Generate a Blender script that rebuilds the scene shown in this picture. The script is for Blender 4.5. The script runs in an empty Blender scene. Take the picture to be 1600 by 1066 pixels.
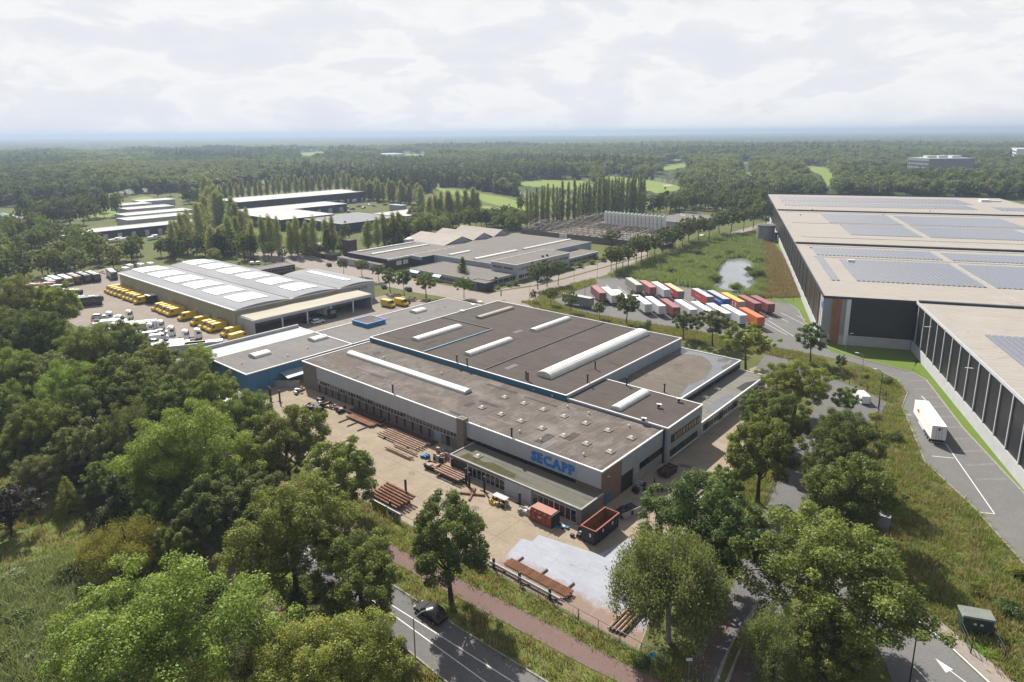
import bpy, bmesh, math, random
import numpy as np
from mathutils import Vector, Matrix

random.seed(7)
rng = np.random.default_rng(7)
sc = bpy.context.scene
C = sc.collection
R_ = math.radians

# ------------------------------------------------------------------ camera
H, FPX, CY, HZ, ROLL = 60.0, 1051.0, 455.0, 208.0, R_(0.47)
pitch = math.atan((CY - HZ) / FPX)
fw = Vector((0, math.cos(pitch), -math.sin(pitch)))
up0 = Vector((0, math.sin(pitch), math.cos(pitch)))
rt0 = Vector((1, 0, 0))
rt = rt0 * math.cos(ROLL) - up0 * math.sin(ROLL)
up = up0 * math.cos(ROLL) + rt0 * math.sin(ROLL)
cd = bpy.data.cameras.new('camera')
cd.sensor_width = 36; cd.lens = FPX * 36 / 1600
cd.shift_y = -(533 - CY) / 1600
cd.clip_start = 1.0; cd.clip_end = 80000
cam = bpy.data.objects.new('camera', cd); C.objects.link(cam)
m3 = Matrix((rt, up, -fw)).transposed()
cam.matrix_world = Matrix.Translation((0, 0, H)) @ m3.to_4x4()
sc.camera = cam

# ------------------------------------------------------------------ sky, sun, exposure
SUN_AZ, SUN_EL = -23.0, 43.5          # azimuth from +Y towards +X
w = bpy.data.worlds.new('World'); sc.world = w; w.use_nodes = True
nt = w.node_tree; nt.nodes.clear()
def N(tree, typ, **kw):
    n = tree.nodes.new(typ)
    for k, v in kw.items():
        if k.startswith('i_'): n.inputs[k[2:].replace('_', ' ')].default_value = v
        else: setattr(n, k, v)
    return n
sky = N(nt, 'ShaderNodeTexSky', sky_type='NISHITA', sun_disc=False)
sky.sun_elevation = R_(SUN_EL); sky.sun_rotation = R_(SUN_AZ); sky.air_density = 1.0; sky.dust_density = 2.0
tc = N(nt, 'ShaderNodeTexCoord')
sep = N(nt, 'ShaderNodeSeparateXYZ'); nt.links.new(tc.outputs['Generated'], sep.inputs[0])
zz = N(nt, 'ShaderNodeMath', operation='MAXIMUM'); zz.inputs[1].default_value = 0.0; nt.links.new(sep.outputs[2], zz.inputs[0])
za = N(nt, 'ShaderNodeMath', operation='ADD'); za.inputs[1].default_value = 0.10; nt.links.new(zz.outputs[0], za.inputs[0])
dx = N(nt, 'ShaderNodeMath', operation='DIVIDE'); nt.links.new(sep.outputs[0], dx.inputs[0]); nt.links.new(za.outputs[0], dx.inputs[1])
dy = N(nt, 'ShaderNodeMath', operation='DIVIDE'); nt.links.new(sep.outputs[1], dy.inputs[0]); nt.links.new(za.outputs[0], dy.inputs[1])
cv = N(nt, 'ShaderNodeCombineXYZ'); nt.links.new(dx.outputs[0], cv.inputs[0]); nt.links.new(dy.outputs[0], cv.inputs[1])
mpc = N(nt, 'ShaderNodeMapping'); mpc.inputs['Scale'].default_value = (1, 1, 2.6); mpc.inputs['Location'].default_value = (0.35, 0.1, 0.2); nt.links.new(tc.outputs['Generated'], mpc.inputs[0])
n1 = N(nt, 'ShaderNodeTexNoise'); n1.inputs['Scale'].default_value = 7.5; n1.inputs['Detail'].default_value = 10; n1.inputs['Roughness'].default_value = 0.56; n1.inputs['Distortion'].default_value = 0.25
nt.links.new(mpc.outputs[0], n1.inputs['Vector'])
r1 = N(nt, 'ShaderNodeValToRGB')
r1.color_ramp.elements[0].position = 0.36; r1.color_ramp.elements[0].color = (0.865, 0.89, 0.95, 1)
r1.color_ramp.elements[1].position = 0.66; r1.color_ramp.elements[1].color = (0.945, 0.955, 0.985, 1)
for p_, c_ in ((0.47, (0.915, 0.93, 0.97, 1)), (0.53, (1.02, 1.022, 1.03, 1)), (0.58, (1.0, 1.003, 1.015, 1))):
    e_ = r1.color_ramp.elements.new(p_); e_.color = c_
nt.links.new(n1.outputs['Fac'], r1.inputs[0])
# broken cloud overhead, closing up and fading into white haze towards the horizon
n2 = N(nt, 'ShaderNodeTexNoise'); n2.inputs['Scale'].default_value = 0.8; n2.inputs['Detail'].default_value = 6
nt.links.new(cv.outputs[0], n2.inputs['Vector'])
r2 = N(nt, 'ShaderNodeMapRange'); r2.inputs[1].default_value = 0.44; r2.inputs[2].default_value = 0.62; nt.links.new(n2.outputs['Fac'], r2.inputs[0])
hzb = N(nt, 'ShaderNodeMapRange'); hzb.inputs[1].default_value = 0.46; hzb.inputs[2].default_value = 0.14; nt.links.new(zz.outputs[0], hzb.inputs[0])
mxf = N(nt, 'ShaderNodeMath', operation='MAXIMUM'); nt.links.new(r2.outputs[0], mxf.inputs[0]); nt.links.new(hzb.outputs[0], mxf.inputs[1])
bgS = N(nt, 'ShaderNodeBackground'); bgS.inputs['Strength'].default_value = 0.055; nt.links.new(sky.outputs[0], bgS.inputs[0])
bgC = N(nt, 'ShaderNodeBackground'); bgC.inputs['Strength'].default_value = 0.48; nt.links.new(r1.outputs[0], bgC.inputs[0])
mx = N(nt, 'ShaderNodeMixShader'); nt.links.new(mxf.outputs[0], mx.inputs[0]); nt.links.new(bgS.outputs[0], mx.inputs[1]); nt.links.new(bgC.outputs[0], mx.inputs[2])
wo = N(nt, 'ShaderNodeOutputWorld'); nt.links.new(mx.outputs[0], wo.inputs[0])

sl = bpy.data.lights.new('sun', 'SUN'); sl.energy = 5.0; sl.angle = R_(0.53); sl.color = (1.0, 0.95, 0.87)
so = bpy.data.objects.new('sun', sl); C.objects.link(so)
sd = Vector((math.sin(R_(SUN_AZ)) * math.cos(R_(SUN_EL)), math.cos(R_(SUN_AZ)) * math.cos(R_(SUN_EL)), math.sin(R_(SUN_EL))))
so.rotation_euler = (-sd).to_track_quat('-Z', 'Y').to_euler(); so.location = (0, 0, 300)
vs = sc.view_settings
vs.view_transform = 'Standard'; vs.look = 'None'; vs.exposure = 0.95; vs.gamma = 1.0; vs.use_curve_mapping = False
sc.cycles.max_bounces = 6; sc.cycles.diffuse_bounces = 3; sc.cycles.transparent_max_bounces = 6
sc.cycles.volume_bounces = 0; sc.cycles.caustics_reflective = False; sc.cycles.caustics_refractive = False

# ------------------------------------------------------------------ frames
def G(px, py, z=0.0):
    """point of height z seen at this place of the photograph"""
    d = fw * FPX + rt * (px - 800) + up * (CY - py)
    t = (z - H) / d.z
    return Vector((d.x * t, d.y * t, z))
class Frame:
    def __init__(s, ox, oy, az):
        a = R_(az); s.o = Vector((ox, oy)); s.ang = -a
        s.ex = Vector((math.cos(a), -math.sin(a))); s.ey = Vector((math.sin(a), math.cos(a)))
    def w(s, x, y, z=0.0):
        p = s.o + s.ex * x + s.ey * y
        return Vector((p.x, p.y, z))
    def inv(s, P):
        d = Vector((P[0], P[1])) - s.o
        return d.dot(s.ex), d.dot(s.ey)
    def px(s, px_, py_, z=0.0):
        return s.inv(G(px_, py_, z))
M = Frame(14.278, 99.074, 40.6)       # the industrial estate's grid (x to the right, y away)
W = Frame(89.197, 186.290, 17.8)      # the warehouse's grid
I = Frame(0, 0, 0)

# ------------------------------------------------------------------ meshes
class MB:
    def __init__(s): s.v = []; s.f = []
    def add(s, vs_, fs):
        n = len(s.v); s.v += [tuple(p) for p in vs_]; s.f += [tuple(i + n for i in f) for f in fs]; return s
    def box(s, x0, x1, y0, y1, z0, z1):
        if x0 > x1: x0, x1 = x1, x0
        if y0 > y1: y0, y1 = y1, y0
        return s.add([(x0,y0,z0),(x1,y0,z0),(x1,y1,z0),(x0,y1,z0),(x0,y0,z1),(x1,y0,z1),(x1,y1,z1),(x0,y1,z1)],
                     [(0,3,2,1),(4,5,6,7),(0,1,5,4),(1,2,6,5),(2,3,7,6),(3,0,4,7)])
    def taper(s, x0, x1, y0, y1, z0, z1, ix, iy):
        return s.add([(x0,y0,z0),(x1,y0,z0),(x1,y1,z0),(x0,y1,z0),(x0+ix,y0+iy,z1),(x1-ix,y0+iy,z1),(x1-ix,y1-iy,z1),(x0+ix,y1-iy,z1)],
                     [(0,3,2,1),(4,5,6,7),(0,1,5,4),(1,2,6,5),(2,3,7,6),(3,0,4,7)])
    def prism(s, poly, z0, z1):
        a = sum(poly[i][0]*poly[(i+1) % len(poly)][1]-poly[(i+1) % len(poly)][0]*poly[i][1] for i in range(len(poly)))
        if a < 0: poly = poly[::-1]
        n = len(poly)
        return s.add([(p[0],p[1],z0) for p in poly]+[(p[0],p[1],z1) for p in poly],
                     [tuple(range(n-1,-1,-1)), tuple(range(n,2*n))]+[(i,(i+1)%n,n+(i+1)%n,n+i) for i in range(n)])
    def sheet(s, poly, z):
        a = sum(poly[i][0]*poly[(i+1) % len(poly)][1]-poly[(i+1) % len(poly)][0]*poly[i][1] for i in range(len(poly)))
        if a < 0: poly = poly[::-1]
        return s.add([(p[0],p[1],z) for p in poly], [tuple(range(len(poly)))])
    def quad(s, a, b, c, d): return s.add([a,b,c,d], [(0,1,2,3)])
    def tube(s, p, q, r, n=8, r2=None):
        p = Vector(p); q = Vector(q); d = (q-p).normalized(); r2 = r if r2 is None else r2
        a = d.orthogonal().normalized(); b = d.cross(a)
        vs_ = [p+(a*math.cos(t)+b*math.sin(t))*r for t in [2*math.pi*i/n for i in range(n)]]
        vs_ += [q+(a*math.cos(t)+b*math.sin(t))*r2 for t in [2*math.pi*i/n for i in range(n)]]
        return s.add(vs_, [tuple(range(n-1,-1,-1)), tuple(range(n,2*n))]+[(i,(i+1)%n,n+(i+1)%n,n+i) for i in range(n)])
    def extr_x(s, prof, x0, x1):
        """profile of (y,z) points extruded along x"""
        n = len(prof)
        return s.add([(x0,)+tuple(p) for p in prof]+[(x1,)+tuple(p) for p in prof],
                     [tuple(range(n)), tuple(range(2*n-1,n-1,-1))]+[(n+i,n+(i+1)%n,(i+1)%n,i) for i in range(n)])
    def extr_y(s, prof, y0, y1):
        n = len(prof)
        return s.add([(p[0],y0,p[1]) for p in prof]+[(p[0],y1,p[1]) for p in prof],
                     [tuple(range(n-1,-1,-1)), tuple(range(n,2*n))]+[(i,(i+1)%n,n+(i+1)%n,n+i) for i in range(n)])
    def mesh(s, name, off=(0,0,0)):
        me = bpy.data.meshes.new(name)
        me.from_pydata([(p[0]-off[0],p[1]-off[1],p[2]-off[2]) for p in s.v], [], s.f); me.update()
        return me
def np_mesh(name, verts, quads, tint=None, smooth=False):
    me = bpy.data.meshes.new(name)
    k = quads.shape[1]
    me.vertices.add(len(verts)); me.vertices.foreach_set('co', verts.astype(np.float32).ravel())
    me.loops.add(quads.size); me.loops.foreach_set('vertex_index', quads.astype(np.int32).ravel())
    me.polygons.add(len(quads)); me.polygons.foreach_set('loop_start', np.arange(0, quads.size, k, dtype=np.int32))
    me.polygons.foreach_set('loop_total', np.full(len(quads), k, np.int32))
    if smooth: me.polygons.foreach_set('use_smooth', np.ones(len(quads), bool))
    if tint is not None:
        a = me.attributes.new('tint', 'FLOAT', 'FACE'); a.data.foreach_set('value', tint.astype(np.float32))
    me.update(); me.validate()
    return me

# ------------------------------------------------------------------ things
def tag(o, label=None, cat=None, group=None, kind=None):
    if label: o['label'] = label
    if cat: o['category'] = cat
    if group: o['group'] = group
    if kind: o['kind'] = kind
    return o
def setmat(o, mat_):
    if not o.data.materials: o.data.materials.append(None)
    o.material_slots[0].link = 'OBJECT'; o.material_slots[0].material = mat_
class T:
    """a thing: an Empty at its base with parts; part shapes are given in the frame's own coordinates"""
    def __init__(s, name, label, cat, fr=M, x=0, y=0, z=0, group=None):
        s.o = bpy.data.objects.new(name, None); C.objects.link(s.o); s.o.empty_display_size = 0.5
        s.o.location = fr.w(x, y, z); s.o.rotation_euler = (0, 0, fr.ang); s.off = (x, y, z)
        tag(s.o, label, cat, group)
    def part(s, name, mb, mat_, parent=None, label=None, smooth=False, poff=None):
        me = mb.mesh(name, s.off)
        if smooth: me.polygons.foreach_set('use_smooth', [True]*len(me.polygons))
        o = bpy.data.objects.new(name, me); C.objects.link(o); o.parent = parent or s.o
        setmat(o, mat_)
        if label: o['label'] = label
        return o
    def inst(s, name, me, mat_, loc, parent=None, rz=0.0, label=None):
        o = bpy.data.objects.new(name, me); C.objects.link(o); o.parent = parent or s.o
        o.location = (loc[0]-s.off[0], loc[1]-s.off[1], loc[2]-s.off[2]) if parent is None else loc
        o.rotation_euler = (0, 0, rz); setmat(o, mat_)
        if label: o['label'] = label
        return o
def solo(name, me, mat_, fr, x, y, z=0, rz=0.0, label=None, cat=None, group=None, kind=None, scale=None):
    o = bpy.data.objects.new(name, me); C.objects.link(o)
    o.location = fr.w(x, y, z); o.rotation_euler = (0, 0, fr.ang + rz); setmat(o, mat_)
    if scale: o.scale = scale
    return tag(o, label, cat, group, kind)
def copy_tree(o, parent=None):
    c = o.copy(); C.objects.link(c); c.parent = parent
    for ch in list(o.children): copy_tree(ch, c)
    return c
def recolour(o, old, new):
    for ch in o.children:
        if ch.type == 'MESH' and ch.material_slots and ch.material_slots[0].material == old: ch.material_slots[0].material = new
        recolour(ch, old, new)
ORD = ['first','second','third','fourth','fifth','sixth','seventh','eighth','ninth','tenth','eleventh','twelfth','thirteenth','fourteenth','fifteenth','sixteenth','seventeenth','eighteenth','nineteenth','twentieth']
def ordn(i):
    if i < 20: return ORD[i]
    tens = ['twenty','thirty','forty','fifty','sixty'][i//10-2] if i < 70 else 'seventy'
    n = (i+1) % 10
    t2 = ['twenty','thirty','forty','fifty','sixty','seventy'][(i+1)//10-2]
    return t2[:-1]+'ieth' if n == 0 else t2+'-'+ORD[n-1]

# ------------------------------------------------------------------ materials
MATS = {}
ALB = 0.57                            # the swatches below are as the sunlit surfaces look; their albedo is this share
def mat(name, col, rough=0.85, var=0.12, scale=0.6, spec=0.3, metal=0.0, bump=0.0, bscale=8.0, col2=None, detail=6, stretch=None, coords='Object', streak=0.0):
    """plain surface: base colour with a procedural second tone and fine relief"""
    if name in MATS: return MATS[name]
    m = bpy.data.materials.new(name); m.use_nodes = True; t = m.node_tree; b = t.nodes['Principled BSDF']
    b.inputs['Roughness'].default_value = rough; b.inputs['Specular IOR Level'].default_value = spec; b.inputs['Metallic'].default_value = metal
    c = Vector(col)*ALB; c2 = Vector(col2)*ALB if col2 else c*(1-2*var)
    tcn = N(t, 'ShaderNodeTexCoord'); mp = N(t, 'ShaderNodeMapping'); t.links.new(tcn.outputs[coords], mp.inputs[0])
    if stretch: mp.inputs['Scale'].default_value = stretch
    nz = N(t, 'ShaderNodeTexNoise'); nz.inputs['Scale'].default_value = scale; nz.inputs['Detail'].default_value = detail; nz.inputs['Roughness'].default_value = 0.62
    t.links.new(mp.outputs[0], nz.inputs['Vector'])
    cr = N(t, 'ShaderNodeValToRGB'); cr.color_ramp.elements[0].position = 0.3; cr.color_ramp.elements[1].position = 0.7
    cr.color_ramp.elements[0].color = (*c2, 1); cr.color_ramp.elements[1].color = (*(c*(1+(var if col2 is None else 0))), 1)
    t.links.new(nz.outputs['Fac'], cr.inputs[0]); t.links.new(cr.outputs[0], b.inputs['Base Color'])
    if bump:
        bn = N(t, 'ShaderNodeTexNoise'); bn.inputs['Scale'].default_value = bscale; bn.inputs['Detail'].default_value = 4; t.links.new(tcn.outputs[coords], bn.inputs['Vector'])
        bp = N(t, 'ShaderNodeBump'); bp.inputs['Strength'].default_value = 1.0; bp.inputs['Distance'].default_value = bump; t.links.new(bn.outputs['Fac'], bp.inputs['Height']); t.links.new(bp.outputs[0], b.inputs['Normal'])
    MATS[name] = m; return m
def mixcol(t, fac, a, b):
    n = t.nodes.new('ShaderNodeMix'); n.data_type = 'RGBA'
    if isinstance(fac, (int, float)): n.inputs[0].default_value = fac
    else: t.links.new(fac, n.inputs[0])
    for i, c in ((6, a), (7, b)):
        if isinstance(c, (tuple, list)): n.inputs[i].default_value = (c[0]*ALB, c[1]*ALB, c[2]*ALB, 1)
        else: t.links.new(c, n.inputs[i])
    return n.outputs[2]
def noise_fac(t, vec, scale, lo, hi, detail=5, rough=0.6, dist=0.0):
    nz = N(t, 'ShaderNodeTexNoise'); nz.inputs['Scale'].default_value = scale; nz.inputs['Detail'].default_value = detail; nz.inputs['Roughness'].default_value = rough; nz.inputs['Distortion'].default_value = dist
    t.links.new(vec, nz.inputs['Vector'])
    mr = N(t, 'ShaderNodeMapRange'); mr.inputs[1].default_value = lo; mr.inputs[2].default_value = hi; t.links.new(nz.outputs['Fac'], mr.inputs[0])
    return mr.outputs[0]
def base(name, rough=0.9, spec=0.25):
    m = bpy.data.materials.new(name); m.use_nodes = True; t = m.node_tree; b = t.nodes['Principled BSDF']
    b.inputs['Roughness'].default_value = rough; b.inputs['Specular IOR Level'].default_value = spec
    tcn = N(t, 'ShaderNodeTexCoord'); MATS[name] = m
    return m, t, b, tcn.outputs['Object']
def mapped(t, vec, scale=(1,1,1), rz=0.0):
    mp = N(t, 'ShaderNodeMapping'); mp.inputs['Scale'].default_value = scale; mp.inputs['Rotation'].default_value = (0,0,rz); t.links.new(vec, mp.inputs[0]); return mp.outputs[0]
def bumpit(t, b, h, d):
    bp = N(t, 'ShaderNodeBump'); bp.inputs['Distance'].default_value = d; t.links.new(h, bp.inputs['Height']); t.links.new(bp.outputs[0], b.inputs['Normal'])

def roof_mat(name, c1, c2, seam_axis=0, seam=1.0, stain=(0.5,0.5,0.47), stain_amt=0.5, dark=(0.03,0.03,0.028), rib=False):
    """felt roofing: laid in strips with seams, weathered pale and dark patches"""
    m, t, b, v = base(name, 0.95, 0.15)
    streakv = mapped(t, v, (0.15, 1.0, 1) if seam_axis == 0 else (1.0, 0.15, 1))
    f1 = noise_fac(t, streakv, 0.9, 0.3, 0.72, 7)
    col = mixcol(t, f1, c1, c2)
    f2 = noise_fac(t, v, 0.16, 0.47, 0.66, 9, 0.72, 0.4)
    mm = N(t, 'ShaderNodeMath', operation='MULTIPLY'); mm.inputs[1].default_value = stain_amt; t.links.new(f2, mm.inputs[0])
    col = mixcol(t, mm.outputs[0], col, stain)
    f3 = noise_fac(t, v, 0.30, 0.585, 0.66, 9, 0.75, 0.7)
    m3_ = N(t, 'ShaderNodeMath', operation='MULTIPLY'); m3_.inputs[1].default_value = 0.6; t.links.new(f3, m3_.inputs[0])
    col = mixcol(t, m3_.outputs[0], col, dark)
    sp = N(t, 'ShaderNodeSeparateXYZ'); t.links.new(v, sp.inputs[0])
    dv = N(t, 'ShaderNodeMath', operation='DIVIDE'); dv.inputs[1].default_value = seam; t.links.new(sp.outputs[1 if seam_axis == 0 else 0], dv.inputs[0])
    fr = N(t, 'ShaderNodeMath', operation='FRACT'); t.links.new(dv.outputs[0], fr.inputs[0])
    lt = N(t, 'ShaderNodeMath', operation='LESS_THAN'); lt.inputs[1].default_value = 0.09; t.links.new(fr.outputs[0], lt.inputs[0])
    ms = N(t, 'ShaderNodeMath', operation='MULTIPLY'); ms.inputs[1].default_value = 0.55 if rib else 0.3; t.links.new(lt.outputs[0], ms.inputs[0])
    col = mixcol(t, ms.outputs[0], col, tuple(x*0.6 for x in c1))
    t.links.new(col, b.inputs['Base Color'])
    bumpit(t, b, lt.outputs[0], 0.03)
    return m
def ground_mat(name, cols, scales=(0.05, 0.35, 2.2), rough=1.0, bump=0.05, bscale=2.0):
    """grass or soil: three tones mixed at three sizes"""
    m, t, b, v = base(name, rough, 0.1)
    f1 = noise_fac(t, v, scales[0], 0.38, 0.62, 6); f2 = noise_fac(t, v, scales[1], 0.35, 0.68, 6); f3 = noise_fac(t, v, scales[2], 0.3, 0.7, 5)
    c = mixcol(t, f1, cols[0], cols[1]); 
    mm = N(t, 'ShaderNodeMath', operation='MULTIPLY'); mm.inputs[1].default_value = 0.7; t.links.new(f2, mm.inputs[0])
    c = mixcol(t, mm.outputs[0], c, cols[2])
    m4 = N(t, 'ShaderNodeMath', operation='MULTIPLY'); m4.inputs[1].default_value = 0.45; t.links.new(f3, m4.inputs[0])
    c = mixcol(t, m4.outputs[0], c, tuple(x*0.5 for x in cols[0]))
    t.links.new(c, b.inputs['Base Color'])
    bn = N(t, 'ShaderNodeTexNoise'); bn.inputs['Scale'].default_value = bscale; bn.inputs['Detail'].default_value = 5; t.links.new(v, bn.inputs['Vector'])
    bumpit(t, b, bn.outputs['Fac'], bump)
    return m
def leaf_mat(name, c_light, c_dark, trans=0.38, hue=0.04):
    m = bpy.data.materials.new(name); m.use_nodes = True; t = m.node_tree; t.nodes.clear()
    at = N(t, 'ShaderNodeAttribute', attribute_name='tint'); oi = N(t, 'ShaderNodeObjectInfo')
    c = mixcol(t, at.outputs['Fac'], c_dark, c_light)
    hs = N(t, 'ShaderNodeHueSaturation'); t.links.new(c, hs.inputs['Color'])
    mh = N(t, 'ShaderNodeMapRange'); mh.inputs[3].default_value = 0.5-hue; mh.inputs[4].default_value = 0.5+hue*0.5; t.links.new(oi.outputs['Random'], mh.inputs[0]); t.links.new(mh.outputs[0], hs.inputs['Hue'])
    mvv = N(t, 'ShaderNodeMath', operation='MULTIPLY'); mvv.inputs[1].default_value = 7.31; t.links.new(oi.outputs['Random'], mvv.inputs[0])
    mf = N(t, 'ShaderNodeMath', operation='FRACT'); t.links.new(mvv.outputs[0], mf.inputs[0])
    mv = N(t, 'ShaderNodeMapRange'); mv.inputs[3].default_value = 0.78; mv.inputs[4].default_value = 1.2; t.links.new(mf.outputs[0], mv.inputs[0]); t.links.new(mv.outputs[0], hs.inputs['Value'])
    di = N(t, 'ShaderNodeBsdfDiffuse'); tr = N(t, 'ShaderNodeBsdfTranslucent'); gl = N(t, 'ShaderNodeBsdfGlossy'); gl.inputs['Roughness'].default_value = 0.5; gl.inputs['Color'].default_value = (0.55,0.6,0.5,1)
    t.links.new(hs.outputs[0], di.inputs[0])
    c3 = mixcol(t, 0.4, hs.outputs[0], (0.36, 0.43, 0.05)); t.links.new(c3, tr.inputs[0])
    m1 = N(t, 'ShaderNodeMixShader'); m1.inputs[0].default_value = trans; t.links.new(di.outputs[0], m1.inputs[1]); t.links.new(tr.outputs[0], m1.inputs[2])
    m2 = N(t, 'ShaderNodeMixShader'); m2.inputs[0].default_value = 0.025; t.links.new(m1.outputs[0], m2.inputs[1]); t.links.new(gl.outputs[0], m2.inputs[2])
    o = N(t, 'ShaderNodeOutputMaterial'); t.links.new(m2.outputs[0], o.inputs[0])
    MATS[name] = m; return m

# ------------------------------------------------------------------ palette
m_grass = ground_mat('grass', ((0.122,0.165,0.041),(0.171,0.189,0.061),(0.232,0.213,0.085)), (0.024,0.146,1.098), bump=0.15, bscale=1.5)
m_verge = ground_mat('verge_grass', ((0.146,0.213,0.043),(0.220,0.244,0.073),(0.329,0.287,0.122)), (0.098,0.427,3.050), bump=0.12, bscale=3)
m_dry = ground_mat('dry_grass', ((0.232,0.213,0.085),(0.159,0.183,0.055),(0.317,0.262,0.122)), (0.061,0.305,1.952), bump=0.25, bscale=1.6)
m_brown = ground_mat('dead_grass', ((0.293,0.207,0.110),(0.232,0.171,0.085),(0.354,0.268,0.159)), (0.061,0.366,1.952), bump=0.25, bscale=1.2)
m_lawn = ground_mat('lawn', ((0.159,0.268,0.037),(0.195,0.293,0.055),(0.244,0.305,0.085)), (0.073,0.366,2.440), bump=0.04, bscale=4)
m_meadow = ground_mat('meadow_grass', ((0.232,0.354,0.067),(0.281,0.390,0.085),(0.366,0.403,0.122)), (0.012,0.049,0.244), bump=0.02)
m_marsh = ground_mat('marsh_grass', ((0.159,0.220,0.073),(0.232,0.268,0.110),(0.104,0.146,0.049)), (0.061,0.305,1.830), bump=0.3, bscale=1.2)
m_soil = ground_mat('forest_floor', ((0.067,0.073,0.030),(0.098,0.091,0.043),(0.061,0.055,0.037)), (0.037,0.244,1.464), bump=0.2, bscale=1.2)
m_asph = ground_mat('asphalt', ((0.262,0.254,0.244),(0.299,0.289,0.278),(0.232,0.226,0.220)), (0.061,0.366,3.660), bump=0.008, bscale=30)
m_asphD = ground_mat('dark_asphalt', ((0.232,0.223,0.220),(0.268,0.259,0.254),(0.207,0.201,0.199)), (0.073,0.366,3.660), bump=0.008, bscale=30)
m_yard = ground_mat('yard_paving', ((0.48,0.395,0.295),(0.555,0.465,0.355),(0.385,0.31,0.225)), (0.061,0.342,2.196), bump=0.01, bscale=10)
m_depoty = ground_mat('depot_paving', ((0.415,0.354,0.299),(0.488,0.427,0.366),(0.354,0.305,0.256)), (0.061,0.342,2.196), bump=0.01, bscale=10)
m_street = ground_mat('street_paving', ((0.439,0.378,0.329),(0.488,0.421,0.366),(0.378,0.329,0.287)), (0.061,0.366,2.440), bump=0.01, bscale=10)
m_red = ground_mat('red_asphalt', ((0.275,0.185,0.165),(0.31,0.21,0.185),(0.25,0.175,0.16)), (0.073,0.488,3.660), bump=0.006, bscale=30)
m_kerb = mat('kerb_concrete', (0.40,0.37,0.32), 0.9, 0.12, 1.5)
m_mark = mat('road_paint', (0.95,0.95,0.93), 0.7, 0.08, 2.0)
m_markO = mat('worn_paint', (0.275,0.262,0.245), 0.9, 0.1, 1.2)

m_roofA = roof_mat('felt_roof_grey', (0.14,0.117,0.102), (0.205,0.177,0.158), 1, 1.0, (0.36,0.33,0.30), 0.6)
m_roofB = roof_mat('felt_roof_brown', (0.103,0.084,0.073), (0.135,0.112,0.097), 0, 1.0, (0.165,0.145,0.135), 0.4, rib=True)
m_roofC = roof_mat('felt_roof_pale', (0.23,0.215,0.205), (0.285,0.268,0.255), 0, 1.0, (0.34,0.32,0.30), 0.4, dark=(0.12,0.11,0.105))
m_roofD = roof_mat('felt_roof_wet', (0.175,0.15,0.125), (0.23,0.20,0.165), 0, 1.0, (0.36,0.32,0.26), 0.4)
m_roofE = roof_mat('mossy_roof', (0.23,0.22,0.185), (0.30,0.285,0.245), 0, 2.0, (0.38,0.36,0.31), 0.3, dark=(0.075,0.075,0.02))
m_roofF = roof_mat('gravel_roof', (0.22,0.20,0.18), (0.275,0.25,0.225), 0, 1.5, (0.33,0.30,0.28), 0.4, dark=(0.13,0.12,0.1))
m_roofW = roof_mat('membrane_roof', (0.44,0.40,0.355), (0.50,0.46,0.415), 0, 2.0, (0.55,0.51,0.465), 0.5, dark=(0.30,0.265,0.23))
m_roofS = mat('zinc_roof', (0.40,0.405,0.425), 0.9, 0.08, 0.25, spec=0.15, stretch=(0.2,1,1))
m_beigeR = mat('beige_roof', (0.56,0.51,0.40), 0.85, 0.07, 0.3, stretch=(1,0.2,1))
m_saw = mat('fibre_roof', (0.50,0.445,0.39), 0.9, 0.08, 0.5, stretch=(0.3,1,1))
m_trim = mat('white_trim', (1.0,1.0,0.98), 0.55, 0.05, 1.0)
m_white = mat('white_paint', (1.15,1.15,1.14), 0.45, 0.04, 0.8)
m_dome = mat('skylight_plastic', (0.84,0.83,0.785), 0.4, 0.07, 0.9, spec=0.5)
m_domeO = mat('old_skylight', (0.42,0.38,0.30), 0.6, 0.12, 0.8)
m_panel = mat('grey_cladding', (0.68,0.70,0.765), 0.5, 0.045, 0.4, spec=0.4, stretch=(1,1,0.3))
m_panelB = mat('blue_grey_cladding', (0.44,0.51,0.585), 0.5, 0.06, 0.6, spec=0.4, stretch=(1,1,0.2))
m_blue = mat('blue_cladding', (0.075,0.27,0.48), 0.5, 0.10, 0.5, spec=0.4, stretch=(1,1,0.15))
m_teal = mat('blue_fascia', (0.045,0.23,0.38), 0.5, 0.10, 0.6, spec=0.4)
m_sign = mat('sign_blue', (0.02,0.30,0.95), 0.45, 0.05, 1.0)
m_brick = mat('brown_brick', (0.34,0.225,0.16), 0.9, 0.14, 1.8, bump=0.012, bscale=14)
m_brickG = mat('grey_brick', (0.35,0.29,0.25), 0.9, 0.13, 1.6, bump=0.012, bscale=14)
m_brickD = mat('dark_brick', (0.135,0.095,0.08), 0.9, 0.14, 1.6, bump=0.012, bscale=14)
m_conc = mat('concrete', (0.50,0.48,0.445), 0.9, 0.12, 0.7, bump=0.006, bscale=9)
m_concL = mat('pale_concrete', (0.64,0.65,0.67), 0.85, 0.06, 0.4)
m_beigeW = mat('beige_cladding', (0.50,0.47,0.32), 0.7, 0.06, 0.5, stretch=(1,1,0.15))
m_greyW = mat('light_grey_wall', (0.58,0.60,0.63), 0.7, 0.06, 0.5, stretch=(1,1,0.2))
m_black = mat('black_cladding', (0.016,0.017,0.021), 0.4, 0.15, 0.3, spec=0.5, stretch=(1,1,6))
m_dkgrey = mat('dark_grey_cladding', (0.055,0.065,0.085), 0.5, 0.1, 0.3)
m_copper = mat('rust_cladding', (0.44,0.19,0.085), 0.6, 0.1, 0.8, stretch=(1,1,0.2))
m_glass = mat('window_glass', (0.028,0.034,0.04), 0.08, 0.3, 0.5, spec=0.7)
m_blind = mat('window_blind', (0.52,0.37,0.22), 0.6, 0.2, 0.7)
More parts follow.
